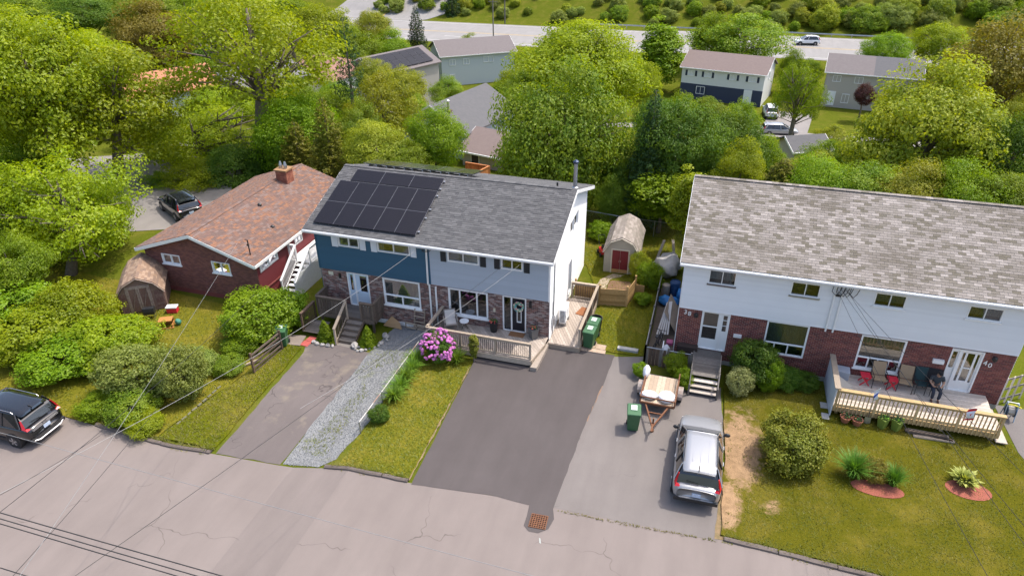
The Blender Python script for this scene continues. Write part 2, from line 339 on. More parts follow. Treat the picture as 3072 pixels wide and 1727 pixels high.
def hzv(X, Y): return np.interp(X, XB, XV)+np.interp(Y, YB, YV)
def grass(name, label, poly, dens, h, mat, dz, seed, keep=None, wid=.014):
    X, Y, g = scatter(poly, dens, seed)
    if keep is not None: k = keep(X, Y, g); X, Y = X[k], Y[k]
    n = len(X); Z = hzv(X, Y)+dz; a = g.uniform(0, 6.283, n); H = h*g.uniform(.5, 1.3, n); ln = g.uniform(.9, 2.2, n)*H; b = a+g.uniform(1.1, 2.0, n)
    w = wid*g.uniform(.7, 1.5, n); V = np.zeros((n, 3, 3))
    V[:, 0] = np.c_[X-np.cos(b)*w, Y-np.sin(b)*w, Z]; V[:, 1] = np.c_[X+np.cos(b)*w, Y+np.sin(b)*w, Z]; V[:, 2] = np.c_[X+np.cos(a)*ln, Y+np.sin(a)*ln, Z+H]
    return tag(link(name, npmesh(name, V.reshape(-1, 3), np.arange(3*n).reshape(-1, 3), mat)), label, 'grass', kind='stuff')
def dirtkeep(X, Y, g):
    k = np.ones(len(X), bool)
    for cx, cy, rx, ry, th in DIRT[:2]: k &= (np.hypot((X-cx)/rx, (Y-cy)/ry) > .85) | ((np.sin(X*7+np.sin(Y*5)*2)*np.cos(Y*6.3+X*2) > .35) & (g.random(len(X)) < .8))
    k &= g.random(len(X)) < .55+.45*np.sin(X*2.1+np.sin(Y*1.7)*1.5)*np.cos(Y*1.9+X)
    return k
LC = [(-6.02, -10.62), (-2.98, -10.5), (-3.02, -8), (-3.1, -5.2), (-3.15, -2.6), (-3.2, -2.0), (-5.95, -2.0)]
LL = [(-14.5, -11.0), (-11.75, -10.95), (-12.05, -6), (-12.2, -3.4), (-13.1, -3.3), (-13.6, -6.2), (-14.2, -9)]
LR = [(8.82, -9.85), (8.80, -5), (8.62, -1.3), (8.6, -.1), (12.9, .3), (13.1, -1.5), (20.0, -1.5), (20.15, -2.2), (20.9, -5), (22.2, -10.3), (14, -10.02)]
LB = [(-34, -10.7), (-16, -11.1), (-14.6, -11.0), (-14.3, -9), (-13.7, -6.2), (-13.9, -.9), (-16.5, -1.1), (-24.5, -.4), (-34, 0)]
LS = [(3.42, .15), (4.7, .3), (4.75, 8), (5, 16), (-4, 16), (-4, 9), (.2, 8.7), (1.8, 4.4), (1.85, .1)]
for nm, poly, mt, th in (('front_lawn', LC, G_LAWN, .07), ('verge_lawn', LL, G_LAWN, .07), ('wide_lawn', LR, G_LAWNR, .08), ('bungalow_lawn', LB, G_LAWN, .05), ('back_lawn', LS, G_LAWN, .03)):
    sheet(nm, smooth_poly(poly, .05, .45, 11), th, mt, th+.06)
grass('grass', 'mown yellowish grass between the wire fence and the new driveway', LC, 420, .05, BLADE, .07, 1)
grass('grass', 'dry mown grass strip left of the worn driveway', LL, 420, .05, BLADED, .07, 2)
grass('grass', 'patchy dry grass with bare earth on the wide lawn', LR, 420, .036, BLADED, .08, 3, dirtkeep)
grass('grass', 'mown grass in front of the brick bungalow', LB, 130, .06, BLADE, .05, 4)
grass('grass', 'bright grass between the two semi-detached houses', LS, 260, .06, BLADE, .03, 5)
X, Y, g = scatter(gp, 420, 9); n = len(X); Z = hzv(X, Y)+.012
r = g.uniform(.012, .032, n); A = g.uniform(0, 6.28, n); T = np.array([(1, 0, .2), (-.5, .85, .1), (-.5, -.85, .3), (0, 0, 1)])
V = np.stack([np.c_[X+r*(T[k, 0]*np.cos(A)-T[k, 1]*np.sin(A)), Y+r*(T[k, 0]*np.sin(A)+T[k, 1]*np.cos(A)), Z+r*T[k, 2]] for k in range(4)], 1)
F = (np.array([(0, 1, 3), (1, 2, 3), (2, 0, 3)])[None]+4*np.arange(n)[:, None, None]).reshape(-1, 3)
tag(link('gravel', npmesh('gravel', V.reshape(-1, 3), F, M('gravel_chip', (.4, .42, .43), .9, ramp=[(.19, .195, .20), (.28, .285, .29)]))), 'loose grey gravel chips beside the worn driveway', 'gravel', kind='stuff')
grass('weeds', 'thin weeds growing through the gravel strip', [(-8.3, -10), (-6.9, -10.2), (-7.1, -6), (-7.6, -5.2)], 110, .07, BLADE, .01, 21)
grass('weeds', 'weeds at the shaded end of the gravel strip', [(-8.6, -4.6), (-8.2, -2.4), (-6.5, -2.2), (-6.6, -3.2)], 70, .08, BLADE, .01, 22)
# kerbs: low rounded asphalt kerb, broken into pieces
KERB = asphalt('kerb_asphalt', (.105, .085, .074), (.15, .124, .11), grain=.5)
def kerb(x0, x1, seed):
    r = random.Random(seed); x = x0
    while x < x1-.2:
        L = min(r.uniform(1.6, 2.6), x1-x); mb = MB(); pts = [(x+L*k/5, ) for k in range(6)]
        ex = [e[0] for e in EDGE]; ey = [e[1] for e in EDGE]; prof = [(-.10, -.03), (-.08, .07), (-.02, .10), (.06, .10), (.10, .06), (.11, -.03)]
        for k in range(6):
            xx = x+(L-.03)*k/5; yy = float(np.interp(xx, ex, ey))+.05+r.uniform(-.015, .015)
            for (py, pz_) in prof: mb.v.append((xx, yy+py, hz(xx, yy)+pz_*r.uniform(.85, 1.1)))
        m = len(prof)
        for k in range(5):
            for q in range(m-1): a = k*m+q; mb.f.append((a, a+m, a+m+1, a+1))
        mb.f.append(tuple(range(m))); mb.f.append(tuple(range(5*m, 6*m))[::-1])
        tag(mb.build('kerb', KERB), kind='structure'); x += L
kerb(-17.8, -11.75, 1); kerb(-6.6, -2.95, 2); kerb(8.95, 20.9, 3); kerb(-60, -20, 4)
# places behind: back street, cul-de-sac, highway, ramp
BACK = asphalt('back_street_asphalt', (.1944, .1800, .1692), (.2304, .2124, .2016)); 
sheet('back_street', [(-70, 54), (-20, 57), (10, 63), (60, 66), (60, 73), (8, 70.5), (-22, 64), (-70, 61)], .05, BACK)
sheet('back_driveway', [(12.5, 70), (18.2, 70.5), (20.0, 84), (13.5, 85)], .06, BACK)
sheet('cul_de_sac', [(-75, 2), (-52, 1), (-38, 3.5), (-31.2, 5.5), (-27.4, 7.2), (-27.8, 12), (-31, 17), (-36, 24), (-42, 26), (-43, 19), (-52, 13.5), (-75, 12)], .02, BACK)
HWY = asphalt('highway_asphalt', (.2175, .2100, .2025), (.2550, .2438, .2363)); PAINTW = M('road_paint', (.5625, .5625, .5475), .7); PAINTY = M('yellow_road_paint', (.4650, .3150, .0900), .7)
sheet('highway', [(-130, 116.5), (130, 116.5), (130, 140), (-130, 140)], .02, HWY)
for i, (y, m) in enumerate(((118.2, PAINTW), (127.6, PAINTY), (128.3, PAINTY), (138.4, PAINTW))): sheet('lane_line', [(-130, y), (130, y), (130, y+.18), (-130, y+.18)], .03, m)
for k in range(26): sheet('lane_dash', [(-125+k*10, 123), (-121+k*10, 123), (-121+k*10, 123.16), (-125+k*10, 123.16)], .03, PAINTW)
sheet('ramp', [(-97, 139.5), (-69, 139.5), (-64, 146), (-66, 160), (-72, 185), (-84, 230), (-100, 230), (-92, 185), (-90, 165), (-94, 150)], .06, HWY)
sheet('lane_line', [(-80.2, 142), (-79.8, 142), (-78.4, 160), (-84, 200), (-84.5, 200), (-78.9, 160)], .12, PAINTY)

TANE = M('tan_earth_edge', (.24, .165, .09), .95, nz=[(5, .7, (.12, .10, .04))])
sheet('earth_edge', smooth_poly([(-3.16, -3.0), (-3.10, -3.0), (-3.0, -6.5), (-2.90, -10.6), (-2.95, -10.6), (-3.06, -6.5)], .03, .25, 8), .076, TANE)
sheet('earth_edge', smooth_poly([(3.22, -2.6), (3.27, -2.6), (3.10, -4.4), (3.06, -5.2), (3.02, -5.2), (3.08, -4.4)], .025, .2, 9), .013, M('rust_earth_edge', (.22, .14, .095), .95))
sheet('earth_edge', smooth_poly([(8.62, -10.05), (8.95, -10.0), (8.92, -7), (8.75, -7)], .04, .3, 10), .012, TANE)
grass('weeds', 'line of dry weeds in the joint between driveway and street', [(3.0, -10.42), (5, -10.36), (8.7, -10.16), (8.7, -10.08), (5, -10.27), (3.0, -10.33)], 500, .04, BLADED, .01, 41)
PMK = M('faded_survey_paint', (.33, .35, .33), .8)
sheet('paint_mark', [(2.64, -11.78), (2.69, -11.78), (2.77, -12.0), (2.70, -11.98)], .012, PMK)

for nm, x0, x1, sd in (('front lawn', -6.4, -2.95, 51), ('verge lawn', -17.6, -11.7, 52), ('wide lawn', 8.9, 20.8, 53)):
    ex = [e[0] for e in EDGE]; ey = [e[1] for e in EDGE]; xx = np.linspace(x0, x1, 14); yy = np.interp(xx, ex, ey)
    grass('grass', f'long dry grass hanging over the kerb of the {nm}', list(zip(xx, yy+.10))+list(zip(xx, yy+.26))[::-1], 700, .09, BLADED, .06, sd)
    grass('weeds', f'thin weeds in the gutter below the kerb of the {nm}', list(zip(xx, yy-.12))+list(zip(xx, yy-.04))[::-1], 260, .04, BLADED, .0, sd+10, lambda X, Y, g: np.sin(X*2.3)+np.sin(X*5.1) > .2)
# ================================================================== HOUSE BUILDING KIT
ZA = Vector((0, 0, 1))
def wallgrid(mb, O, u, n, Wd, z0, z1, ops=(), depth=.2, top=None):
    us = sorted({0, Wd} | {o[0] for o in ops} | {o[1] for o in ops}); zs = sorted({z0, z1} | {o[2] for o in ops} | {o[3] for o in ops}); zs = [z for z in zs if z0 <= z <= z1]; us = [a for a in us if 0 <= a <= Wd]
    P = lambda a, z, d=0: O+u*a+ZA*z-n*d
    for i in range(len(us)-1):
        for j in range(len(zs)-1):
            a, b, c, d = us[i], us[i+1], zs[j], zs[j+1]
            if any(o[0] <= (a+b)/2 <= o[1] and o[2] <= (c+d)/2 <= o[3] for o in ops): continue
            mb.quad(P(a, c), P(b, c), P(b, d), P(a, d))
    for a, b, c, d in [o[:4] for o in ops]:
        mb.quad(P(a, c), P(a, c, depth), P(b, c, depth), P(b, c)); mb.quad(P(a, d), P(b, d), P(b, d, depth), P(a, d, depth))
        mb.quad(P(a, c), P(a, d), P(a, d, depth), P(a, c, depth)); mb.quad(P(b, c), P(b, c, depth), P(b, d, depth), P(b, d))
    if top: mb.quad(P(0, z1), P(Wd, z1), *[P(*t) for t in top])
def cuts(a, b, z0, z1, ops):
    iv = [(a, b)]
    for o in ops:
        ov = min(z1, o[3])-max(z0, o[2])
        if ov < .3*(z1-z0): continue
        nv = []
        for p, q in iv:
            if o[1] <= p or o[0] >= q: nv.append((p, q)); continue
            if o[0] > p: nv.append((p, o[0]))
            if o[1] < q: nv.append((o[1], q))
        iv = nv
    return [i for i in iv if i[1]-i[0] > .03]
def siding(root, O, u, n, Wd, z0, z1, ops, mat, expo=.115, clip=None, off=.002):
    z = z0; P = lambda a, z, d: O+u*a+ZA*z+n*(d+off)
    while z < z1-.02:
        zt = min(z+expo, z1); a, b = (0, Wd) if clip is None else clip(z)
        if b-a > .05:
            a2, b2 = (a, b) if clip is None else clip(zt)
            for p, q in cuts(a, b, z, zt, ops):
                p2, q2 = max(p, a2), min(q, b2)
                if q2-p2 < .03: continue
                MB().add([P(p, z, .0), P(q, z, .0), P(q2, zt, .0), P(p2, zt, .0), P(p, z, .032), P(q, z, .032), P(q2, zt, .003), P(p2, zt, .003)],
                         [(0, 1, 5, 4), (4, 5, 6, 7), (0, 4, 7, 3), (1, 2, 6, 5), (3, 7, 6, 2)]).build('siding_board', mat, root)
        z = zt
def bricks(root, O, u, n, Wd, z0, z1, ops, mat, limit=300, L=.2, H=.072, seed=1, clip=None):
    r = random.Random(seed); it = []; row = 0; z = z0
    while z+H*.6 < z1:
        h = min(H, z1-z); a, b = (0, Wd) if clip is None else clip(z+h/2)
        for p, q in cuts(a, b, z, z+h, ops):
            x = p-(L/2 if row % 2 else 0)-((p-a) % L if p > a else 0)
            while x < q-.01:
                s, e = max(x, p), min(x+L, q)
                if e-s > .03: it.append((O+u*((s+e)/2)+ZA*(z+h/2)+n*(.006+r.uniform(0, .004)), (e-s-.013, .02, h-.014)))
                x += L
        z += h; row += 1
    pieces(root, 'brick', it, Matrix((u, n, ZA)).transposed(), mat, limit)
def shingles(root, P0, u, w, Wd, L, mat, expo=.142, tab=.305, limit=300, seed=1, jit=0., thick=.012, skip=None):
    n = u.cross(w).normalized(); r = random.Random(seed); it = []; k = 0
    t = math.asin(min(.5, thick*.8/expo)); R = Matrix((u, w*math.cos(t)-n*math.sin(t), n*math.cos(t)+w*math.sin(t))).transposed()
    while k*expo < L-.03:
        x = -(k % 2)*tab/2-r.random()*jit
        while x < Wd:
            tw = tab*(1+r.uniform(-jit, jit)); a, b = max(0, x), min(Wd, x+tw)
            if b-a > .04 and not (skip and skip((a+b)/2, k*expo+expo/2)):
                th = thick*(1+(r.random() < .4)*.5*(jit > 0)); it.append((P0+u*((a+b)/2)+w*min(k*expo+expo*.58, L-expo*.5)+n*(.012+r.uniform(0, .002)+(th-thick)*.5), (b-a-.008, expo*1.16, th)))
            x += tw
        k += 1
    pieces(root, 'shingle', it, R, mat, limit)
def window(root, O, u, n, a, b, z0, z1, rows=((0, 1, (.5,)),), fm=TRIM, fw=.06, proud=.035, curt=None, sill=None, pane=GLASS, curtz=(0, 1), trim=0, name='window'):
    R = Matrix((u, n, ZA)).transposed(); mb = MB(); C = lambda x, z, d: O+u*x+ZA*z+n*d
    def bar(xa, xb, za, zb, d0=-.07, d1=proud): mb.box(C((xa+xb)/2, (za+zb)/2, (d0+d1)/2), (xb-xa, d1-d0, zb-za), R)
    bar(a, b, z1-fw, z1); bar(a, b, z0, z0+fw); bar(a, a+fw, z0+fw, z1-fw); bar(b-fw, b, z0+fw, z1-fw)
    if trim: 
        for q in ((a-trim, b+trim, z1, z1+trim), (a-trim, b+trim, z0-trim, z0), (a-trim, a, z0, z1), (b, b+trim, z0, z1)): bar(*q, .002, proud*.7)
    lites = []; A, B, Z0, Z1 = a+fw, b-fw, z0+fw, z1-fw; H = Z1-Z0; bw = fw*.75
    for i, (f0, f1, vs) in enumerate(rows):
        zz0, zz1 = Z0+H*f0, Z0+H*f1
        if f0 > 0: bar(A, B, zz0-bw/2, zz0+bw/2, -.06, proud-.008); zz0 += bw/2
        if f1 < 1: zz1 -= bw/2
        x = A
        for v in list(vs)+[1.]:
            e = A+(B-A)*v
            if v < 1: bar(e-bw/2, e+bw/2, zz0, zz1, -.06, proud-.01); lites.append((x, e-bw/2, zz0, zz1)); x = e+bw/2
            else: lites.append((x, e, zz0, zz1))
    w = mb.build(name, fm, root)
    for l in lites: MB().box(C((l[0]+l[1])/2, (l[2]+l[3])/2, -.03), (l[1]-l[0]+.01, .008, l[3]-l[2]+.01), R).build('pane', pane, w)
    if sill is not None: MB().box(C((a+b)/2, z0-.03, proud*.8), (b-a+.1, .12, .06), R).build('sill', sill, w)
    if curt:
        for c0, c1, cm in curt:
            k = MB(); nn = max(2, int((c1-c0)*(b-a)/.05)); 
            for i in range(nn+1):
                x = a+(b-a)*(c0+(c1-c0)*i/nn); d = -.13-.02*(i % 2)
                k.v += [tuple(C(x, z0+(z1-z0)*curtz[0], d)), tuple(C(x, z0+(z1-z0)*curtz[1], d))]
            k.f = [(2*i, 2*i+2, 2*i+3, 2*i+1) for i in range(nn)]; k.build('curtain', cm, w)
    return w
def shutter(root, O, u, n, a, b, z0, z1, mat):
    R = Matrix((u, n, ZA)).transposed(); mb = MB(); C = lambda x, z, d: O+u*x+ZA*z+n*d
    s = MB().box(C((a+b)/2, (z0+z1)/2, .025), (b-a, .03, z1-z0), R).build('shutter', mat, root)
    k = z0+.05
    while k < z1-.04: mb.box(C((a+b)/2, k, .044), (b-a-.06, .012, .022), R); k += .045
    mb.build('louvre', mat, s)
def clipg(off, y0, y1, zb, slope_l, ypk):
    "gable outline: range of u available at height z under a symmetric roof"
    def c(z):
        d = max(0, (z-zb)/slope_l); return (y0+d, y1-d)
    return c
def gable_roof(root, x0, x1, y0, y1, ze, zr, mat, th=.12, fascia=TRIM, name='roof', skipf=None, sh=None, limit=300, ridge_y=None, rear=True, seed=1):
    ym = (y0+y1)/2 if ridge_y is None else ridge_y; mb = MB()
    prof = [(y0, ze), (ym, zr), (y1, ze), (y1, ze-th), (ym, zr-th*1.05), (y0, ze-th)]
    mb.ext([(x0, p[0], p[1]) for p in prof][::-1], (x1-x0, 0, 0)); rf = mb.build(name, mat, root)
    for x, s in ((x0, -1), (x1, 1)):
        for (ya, za), (yb, zb) in (((y0, ze), (ym, zr)), ((ym, zr), (y1, ze))):
            MB().ext([(x, ya, za-.01), (x, yb, zb-.01), (x, yb, zb-.20), (x, ya, za-.20)], (.025*s, 0, 0)).build('rake_board', fascia, rf)
    MB().bb(x0, x1, y0-.03, y0-.004, ze-.15, ze-.015).build('fascia', fascia, rf)
    g = MB(); g.bb(x0, x1, y0-.11, y0-.035, ze-.11, ze-.09); g.bb(x0, x1, y0-.125, y0-.11, ze-.11, ze-.035); g.build('gutter', fascia, rf)
    MB().bb(x0+.03, x1-.03, y0+.0, y0+.8, ze-.21, ze-.19).build('soffit', fascia, rf)
    if sh:
        w = Vector((0, ym-y0, zr-ze)); L = w.length; w.normalize(); shingles(rf, Vector((x0, y0, ze)), Vector((1, 0, 0)), w, x1-x0, L, sh['mat'], limit=limit, skip=skipf, seed=seed, **sh.get('k', {}))
        if rear: w2 = Vector((0, ym-y1, zr-ze)).normalized(); shingles(rf, Vector((x1, y1, ze)), Vector((-1, 0, 0)), w2, x1-x0, L, sh['mat'], limit=0, seed=seed+5, **sh.get('k', {}))
        cap = [(Vector((x0+.15+i*.3, ym, zr+.018)), (.31, .24, .016)) for i in range(int((x1-x0)/.3))]; pieces(rf, 'ridge_cap', cap, Matrix.Identity(3), sh['mat'])
    return rf
def downpipe(root, pts, r=.04, mat=TRIM): MB().tube(pts, r, 6).build('downpipe', mat, root)
def textmesh(s, size, depth, mat, name, parent, mtx):
    cu = bpy.data.curves.new(name, 'FONT'); cu.body = s; cu.size = size; cu.extrude = depth; cu.align_x = 'CENTER'; cu.align_y = 'CENTER'
    t = bpy.data.objects.new(name, cu); COL.objects.link(t); bpy.context.view_layer.update()
    me = bpy.data.meshes.new_from_object(t.evaluated_get(bpy.context.evaluated_depsgraph_get())); bpy.data.objects.remove(t); bpy.data.curves.remove(cu)
    me.materials.clear(); me.materials.append(mat); o = link(name, me, parent); o.matrix_basis = mtx; return o
X1, Y1 = Vector((1, 0, 0)), Vector((0, 1, 0)); FR = -Y1
def V3(*a): return Vector(a)
# ================================================================== THE BLUE AND GREY SEMI
BRICK_T = M('antique_brick', (.3, .2, .16), .85, ramp=[(.36, .28, .25), (.24, .12, .10), (.14, .085, .08), (.31, .21, .18), (.22, .11, .09), (.38, .30, .27), (.12, .08, .075), (.27, .15, .12)], var=.12, nz=[(40, .25, (.16, .10, .09))])
BRICK_R = M('red_brick', (.2700, .0810, .0675), .85, ramp=[(.2295, .0743, .0607), (.2700, .0945, .0743), (.1755, .0540, .0486), (.2160, .0675, .0607), (.1215, .0473, .0446), (.2565, .0878, .0675)], var=.15, nz=[(30, .3, (.1080, .0473, .0405))])
BRICK_B = M('brown_brick', (.2015, .0775, .0620), .85, ramp=[(.1938, .0775, .0620), (.2325, .0930, .0697), (.1550, .0651, .0558), (.2093, .0853, .0697)], var=.12)
BLUE = M('blue_siding', (.020, .085, .145), .5, var=.05, nz=[(3, .2, (.022, .085, .14))]); GREYS = M('pale_grey_siding', (.40, .44, .49), .5, var=.03, nz=[(2, .2, (.37, .41, .46))])
SH_G = M('charcoal_shingle', (.1004, .1004, .1004), .95, ramp=[(.0723, .0723, .0753), (.0923, .0923, .0954), (.0583, .0583, .0622), (.0823, .0813, .0844), (.1055, .1045, .1074)], var=.08, nz=[(60, .4, (.1406, .1406, .1456)), (.7, .25, (.0622, .0622, .0643))], bump=(80, .3))
SH_T = M('weathered_tan_shingle', (.3247, .3030, .2814), .95, ramp=[(.2814, .2512, .2295), (.2327, .2078, .1862), (.1732, .1537, .1276), (.1245, .1104, .0822), (.2543, .2273, .2089), (.2056, .1840, .1624), (.3086, .2782, .2576)], var=.1, nz=[(50, .3, (.1515, .1352, .1191)), (.45, .6, (.1352, .1169, .0974), .48, .68)], bump=(80, .3))
SH_B = M('brown_red_shingle', (.2781, .1854, .1599), .95, ramp=[(.1715, .1066, .0873), (.2178, .1159, .0800), (.1390, .0927, .0800), (.2502, .1205, .0693), (.1854, .1297, .1119), (.1575, .0927, .0746)], var=.12, nz=[(50, .3, (.1205, .0788, .0640))], bump=(80, .3))
DARKSH = M('dark_shutter', (.02, .024, .03), .5); WHSH = M('white_shutter', (.72, .74, .77), .5)
ze, zr, Dp, OE, OV, Wd = 5.03, 6.69, 8.58, .62, .30, 12.58
sH = thing('semi_detached_house', 'two-storey semi-detached house with blue siding left, pale grey siding right, brick below', 'house', (0, 0, 0))
ops_low = [(12.55-5.3, 12.55-3.18, .90, 2.47), (12.55-2.4, 12.55-1.18, .44, 2.48), (12.55-11.05, 12.55-9.8, .47, 2.48), (12.55-8.97, 12.55-6.88, .86, 2.47)]
O = V3(-12.55, 0, 0); mb = MB(); wallgrid(mb, O, X1, FR, 12.55, -.5, 2.54, ops_low); mb.build('front_wall', MORTAR, sH)
bricks(sH, O, X1, FR, 12.55, -.12, 2.54, ops_low, BRICK_T, seed=3)
MB().bb(-9.5, -6.2, -.05, -.001, -.35, -.14).build('foundation_ledge', TRIM, sH)
ops_up = [(12.58-a, 12.58-b, 4.02, 4.68) for a, b in ((11.24, 10.04), (9.02, 7.22), (5.2, 3.57), (2.42, 1.34))]
O2 = V3(-12.58, -.06, 0); mb = MB(); wallgrid(mb, O2, X1, FR, 12.58, 2.54, 4.86, ops_up); mb.bb(-12.58, 0, -.06, .1, 2.52, 2.54); mb.build('upper_wall', TRIM, sH)
siding(sH, O2, X1, FR, 6.40, 2.54, 4.84, [o for o in ops_up], BLUE)
siding(sH, O2+X1*6.40, X1, FR, 6.13, 2.54, 4.84, [(o[0]-6.40, o[1]-6.40, o[2], o[3]) for o in ops_up], GREYS)
MB().bb(-.05, .035, -.10, -.062, 2.52, 4.84).build('corner_trim', TRIM, sH); MB().bb(-12.60, -12.53, -.10, -.062, 2.52, 4.84).build('corner_trim', BLUE, sH)
slp = (zr-ze)/(Dp/2+OE); clp = clipg(0, 0, Dp, ze-.14+OE*slp, slp, Dp/2)
cl = lambda z: (0, Dp) if z < ze-.14+OE*slp else clp(z)
so_ = [(4.15, 6.2, 3.92, 4.85), (4.1, 4.95, .44, 2.45)]
mb = MB(); wallgrid(mb, V3(0, 0, 0), Y1, X1, Dp, -.3, 4.95, so_); mb.quad((0, 0, 4.95), (0, Dp, 4.95), (0, Dp, ze-.14+OE*slp), (0, Dp/2, zr-.15), (0, 0, ze-.14+OE*slp))
mb.build('side_wall', WHITE, sH); siding(sH, V3(0, 0, 0), Y1, X1, Dp, .05, 6.5, so_, WHITE, clip=cl)
mb = MB(); mb.quad((-12.58, 0, -.5), (-12.58, Dp, -.5), (-12.58, Dp, 4.95), (-12.58, Dp/2, 6.5), (-12.58, 0, 4.95)); mb.quad((-12.58, Dp, -.5), (0, Dp, -.5), (0, Dp, 4.9), (-12.58, Dp, 4.9)); mb.build('rear_wall', WHITE, sH)
siding(sH, V3(-12.58, Dp, 0), -Y1, -X1, Dp, .0, 6.4, [], BLUE, clip=cl)
MB().bb(-12.2, -.4, .35, Dp-.4, -.3, 4.7).build('dark_core', INSIDE, sH)  # solid core box, its dark colour standing in for unlit rooms
solar_skip = lambda x, s: (.5 < x < 6.0 and .55 < s < 3.7) or (1.1 < x < 6.0 and 3.6 < s < 4.7)
gable_roof(sH, -Wd-OV, OV, -OE, Dp+OE, ze, zr, SH_G, sh=dict(mat=SH_G, k=dict(tab=.26, jit=.35, expo=.145)), skipf=solar_skip, seed=4)
window(sH, O, X1, FR, *ops_low[0], rows=((0, 1, (.27, .74)),), fw=.08, sill=TRIM, proud=.05); window(sH, O, X1, FR, *ops_low[3], rows=((0, .36, (.5,)), (.36, 1, ())), fw=.08, curt=((0, 1, CURT),), curtz=(.05, 1), sill=TRIM)
for o, c in zip(ops_up, (((0, 1, BLINDM),), ((0, .16, CURT), (.5, 1, CURT)), ((.5, 1, CURT),), ((.0, .1, CURT),))): window(sH, O2, X1, FR, *o, fw=.055, curt=c, proud=.05)
for a, b, m in ((11.62, 11.27, WHSH), (10.01, 9.68, WHSH), (9.38, 9.05, WHSH), (7.19, 6.88, WHSH), (5.58, 5.28, DARKSH), (3.5, 3.2, DARKSH), (2.78, 2.49, DARKSH), (1.28, .99, DARKSH)): shutter(sH, O2, X1, FR, 12.58-a, 12.58-b, 3.96, 4.66, m)
window(sH, V3(0, 0, 0), Y1, X1, 4.15, 6.2, 3.92, 4.85, fw=.07, curt=((0, .3, CURT),)); 
def door(root, O, u, n, a, b, z0, z1, slab, fm, side=None, panes=(), name='door', pm=GLASS):
    "framed door: side = (start,end) of a side light; panes as (a0,a1,z0,z1) absolute"
    R = Matrix((u, n, ZA)).transposed(); C = lambda x, z, d: O+u*x+ZA*z+n*d; mb = MB()
    for q in ((a, b, z1-.06, z1), (a, a+.06, z0, z1-.06), (b-.06, b, z0, z1-.06), (a, b, z0, z0+.035)): mb.box(C((q[0]+q[1])/2, (q[2]+q[3])/2, -.02), (q[1]-q[0], .11, q[3]-q[2]), R)
    if side: mb.box(C(side, (z0+z1)/2, -.02), (.07, .10, z1-z0-.1), R)
    d = mb.build('door_frame', fm, root)
    wallp = [(p[0], p[1], p[2], p[3]) for p in panes]; k = MB(); wallgrid(k, O+u*(a+.06)-n*.04, u, n, b-a-.12, z0+.035, z1-.06, [(p[0]-a-.06, p[1]-a-.06, p[2], p[3]) for p in wallp], .05); k.build('door_leaf', slab, d)
    for p in panes: MB().box(C((p[0]+p[1])/2, (p[2]+p[3])/2, -.06), (p[1]-p[0]+.01, .008, p[3]-p[2]+.01), R).build('pane', pm, d)
    return d
DNAVY = M('dark_navy_door', (.012, .014, .022), .35); DBLUE = M('pale_blue_door', (.52, .62, .72), .45)
dr = door(sH, O, X1, FR, *ops_low[1], DNAVY, TRIM, side=12.55-1.94, panes=((12.55-2.32, 12.55-1.99, .55, 2.40), (12.55-1.64, 12.55-1.46, 1.05, 1.75)))
for q in ((-1.67, -1.64, 1.0, 1.8), (-1.46, -1.43, 1.0, 1.8), (-1.64, -1.46, 1.0, 1.05), (-1.64, -1.46, 1.75, 1.8)): MB().bb(q[0], q[1], -.005, .035, q[2], q[3]).build('pane_trim', TRIM, dr)
MB().box((-1.86, -.02, 1.35), (.03, .08, .1)).build('handle', BLK, dr)
wr = thing('door_wreath', 'pastel flower wreath hung on the dark front door', 'wreath', (-1.55, -.03, 1.98))
r = random.Random(5); cols = [M('wreath_teal', (.12, .36, .36), .9), M('wreath_pink', (.62, .25, .28), .9), M('wreath_cream', (.62, .58, .42), .9), M('wreath_green', (.22, .34, .2), .9)]
for ci, cm in enumerate(cols):
    k = MB()
    for i in range(13): a = 6.283*(i+ci*.25)/13+r.uniform(-.1, .1); rr = .20+r.uniform(-.05, .06); k.ball((rr*math.cos(a), -.03-r.uniform(0, .05), rr*math.sin(a)), r.uniform(.035, .06), 6, 4)
    k.build('petal_ring', cm, wr)
dB = door(sH, O, X1, FR, *ops_low[2], DBLUE, TRIM, side=12.55-10.62, panes=((12.55-10.92, 12.55-10.76, 1.35, 2.3), (12.55-10.36, 12.55-9.96, 1.35, 2.3)))
MB().ball((-10.50, -.03, 1.3), .04).build('handle', STEEL, dB)
sd = door(sH, V3(0, 0, 0), Y1, X1, 4.1, 4.95, .44, 2.45, M('grey_side_door', (.34, .37, .42), .5), TRIM)
for p in ([(-6.3, -.13, 4.75), (-6.34, -.14, 2.6), (-6.34, -.10, 2.5)], [(-6.30, -.07, 2.52), (-6.30, -.06, .0)], [(-5.95, -.06, 2.42), (-5.97, -.06, 2.30), (-5.97, -.06, .05)]): downpipe(sH, p, .05)
downpipe(sH, [(.05, .75, 5.0), (.05, .72, 3.0), (.05, .70, .9)], .035, STEEL)
MB().box((-.95, -.07, 2.2), (.12, .12, .32)).tube([(-.95, -.02, 2.4), (-.95, -.1, 2.42), (-.95, -.1, 2.3)], .015).build('wall_lamp', BLK, sH); MB().box((-11.45, -.07, 2.2), (.1, .1, .25)).build('wall_lamp', BLK, sH)
MB().box((-2.84, -.03, 1.55), (.10, .05, .22)).build('mailbox', M('cream_metal', (.6, .55, .42), .5), sH)
MB().box((.07, .55, 1.05), (.12, .32, .45)).tube([(.06, .55, 1.2), (.06, .55, 2.2)], .025).tube([(.06, .55, .8), (.06, .55, .3)], .03).build('electric_meter', STEEL, sH)
textmesh('36', .22, .01, M('number_brass', (.45, .36, .18), .4), 'house_number', sH, Matrix.Translation((-11.95, -.03, 2.26)) @ Matrix.Rotation(R_(90), 4, 'X')) if False else None
MB().box((-12.0, -.02, 2.27), (.28, .03, .2)).build('number_plaque', M('pale_plaque', (.62, .58, .45), .6), sH)
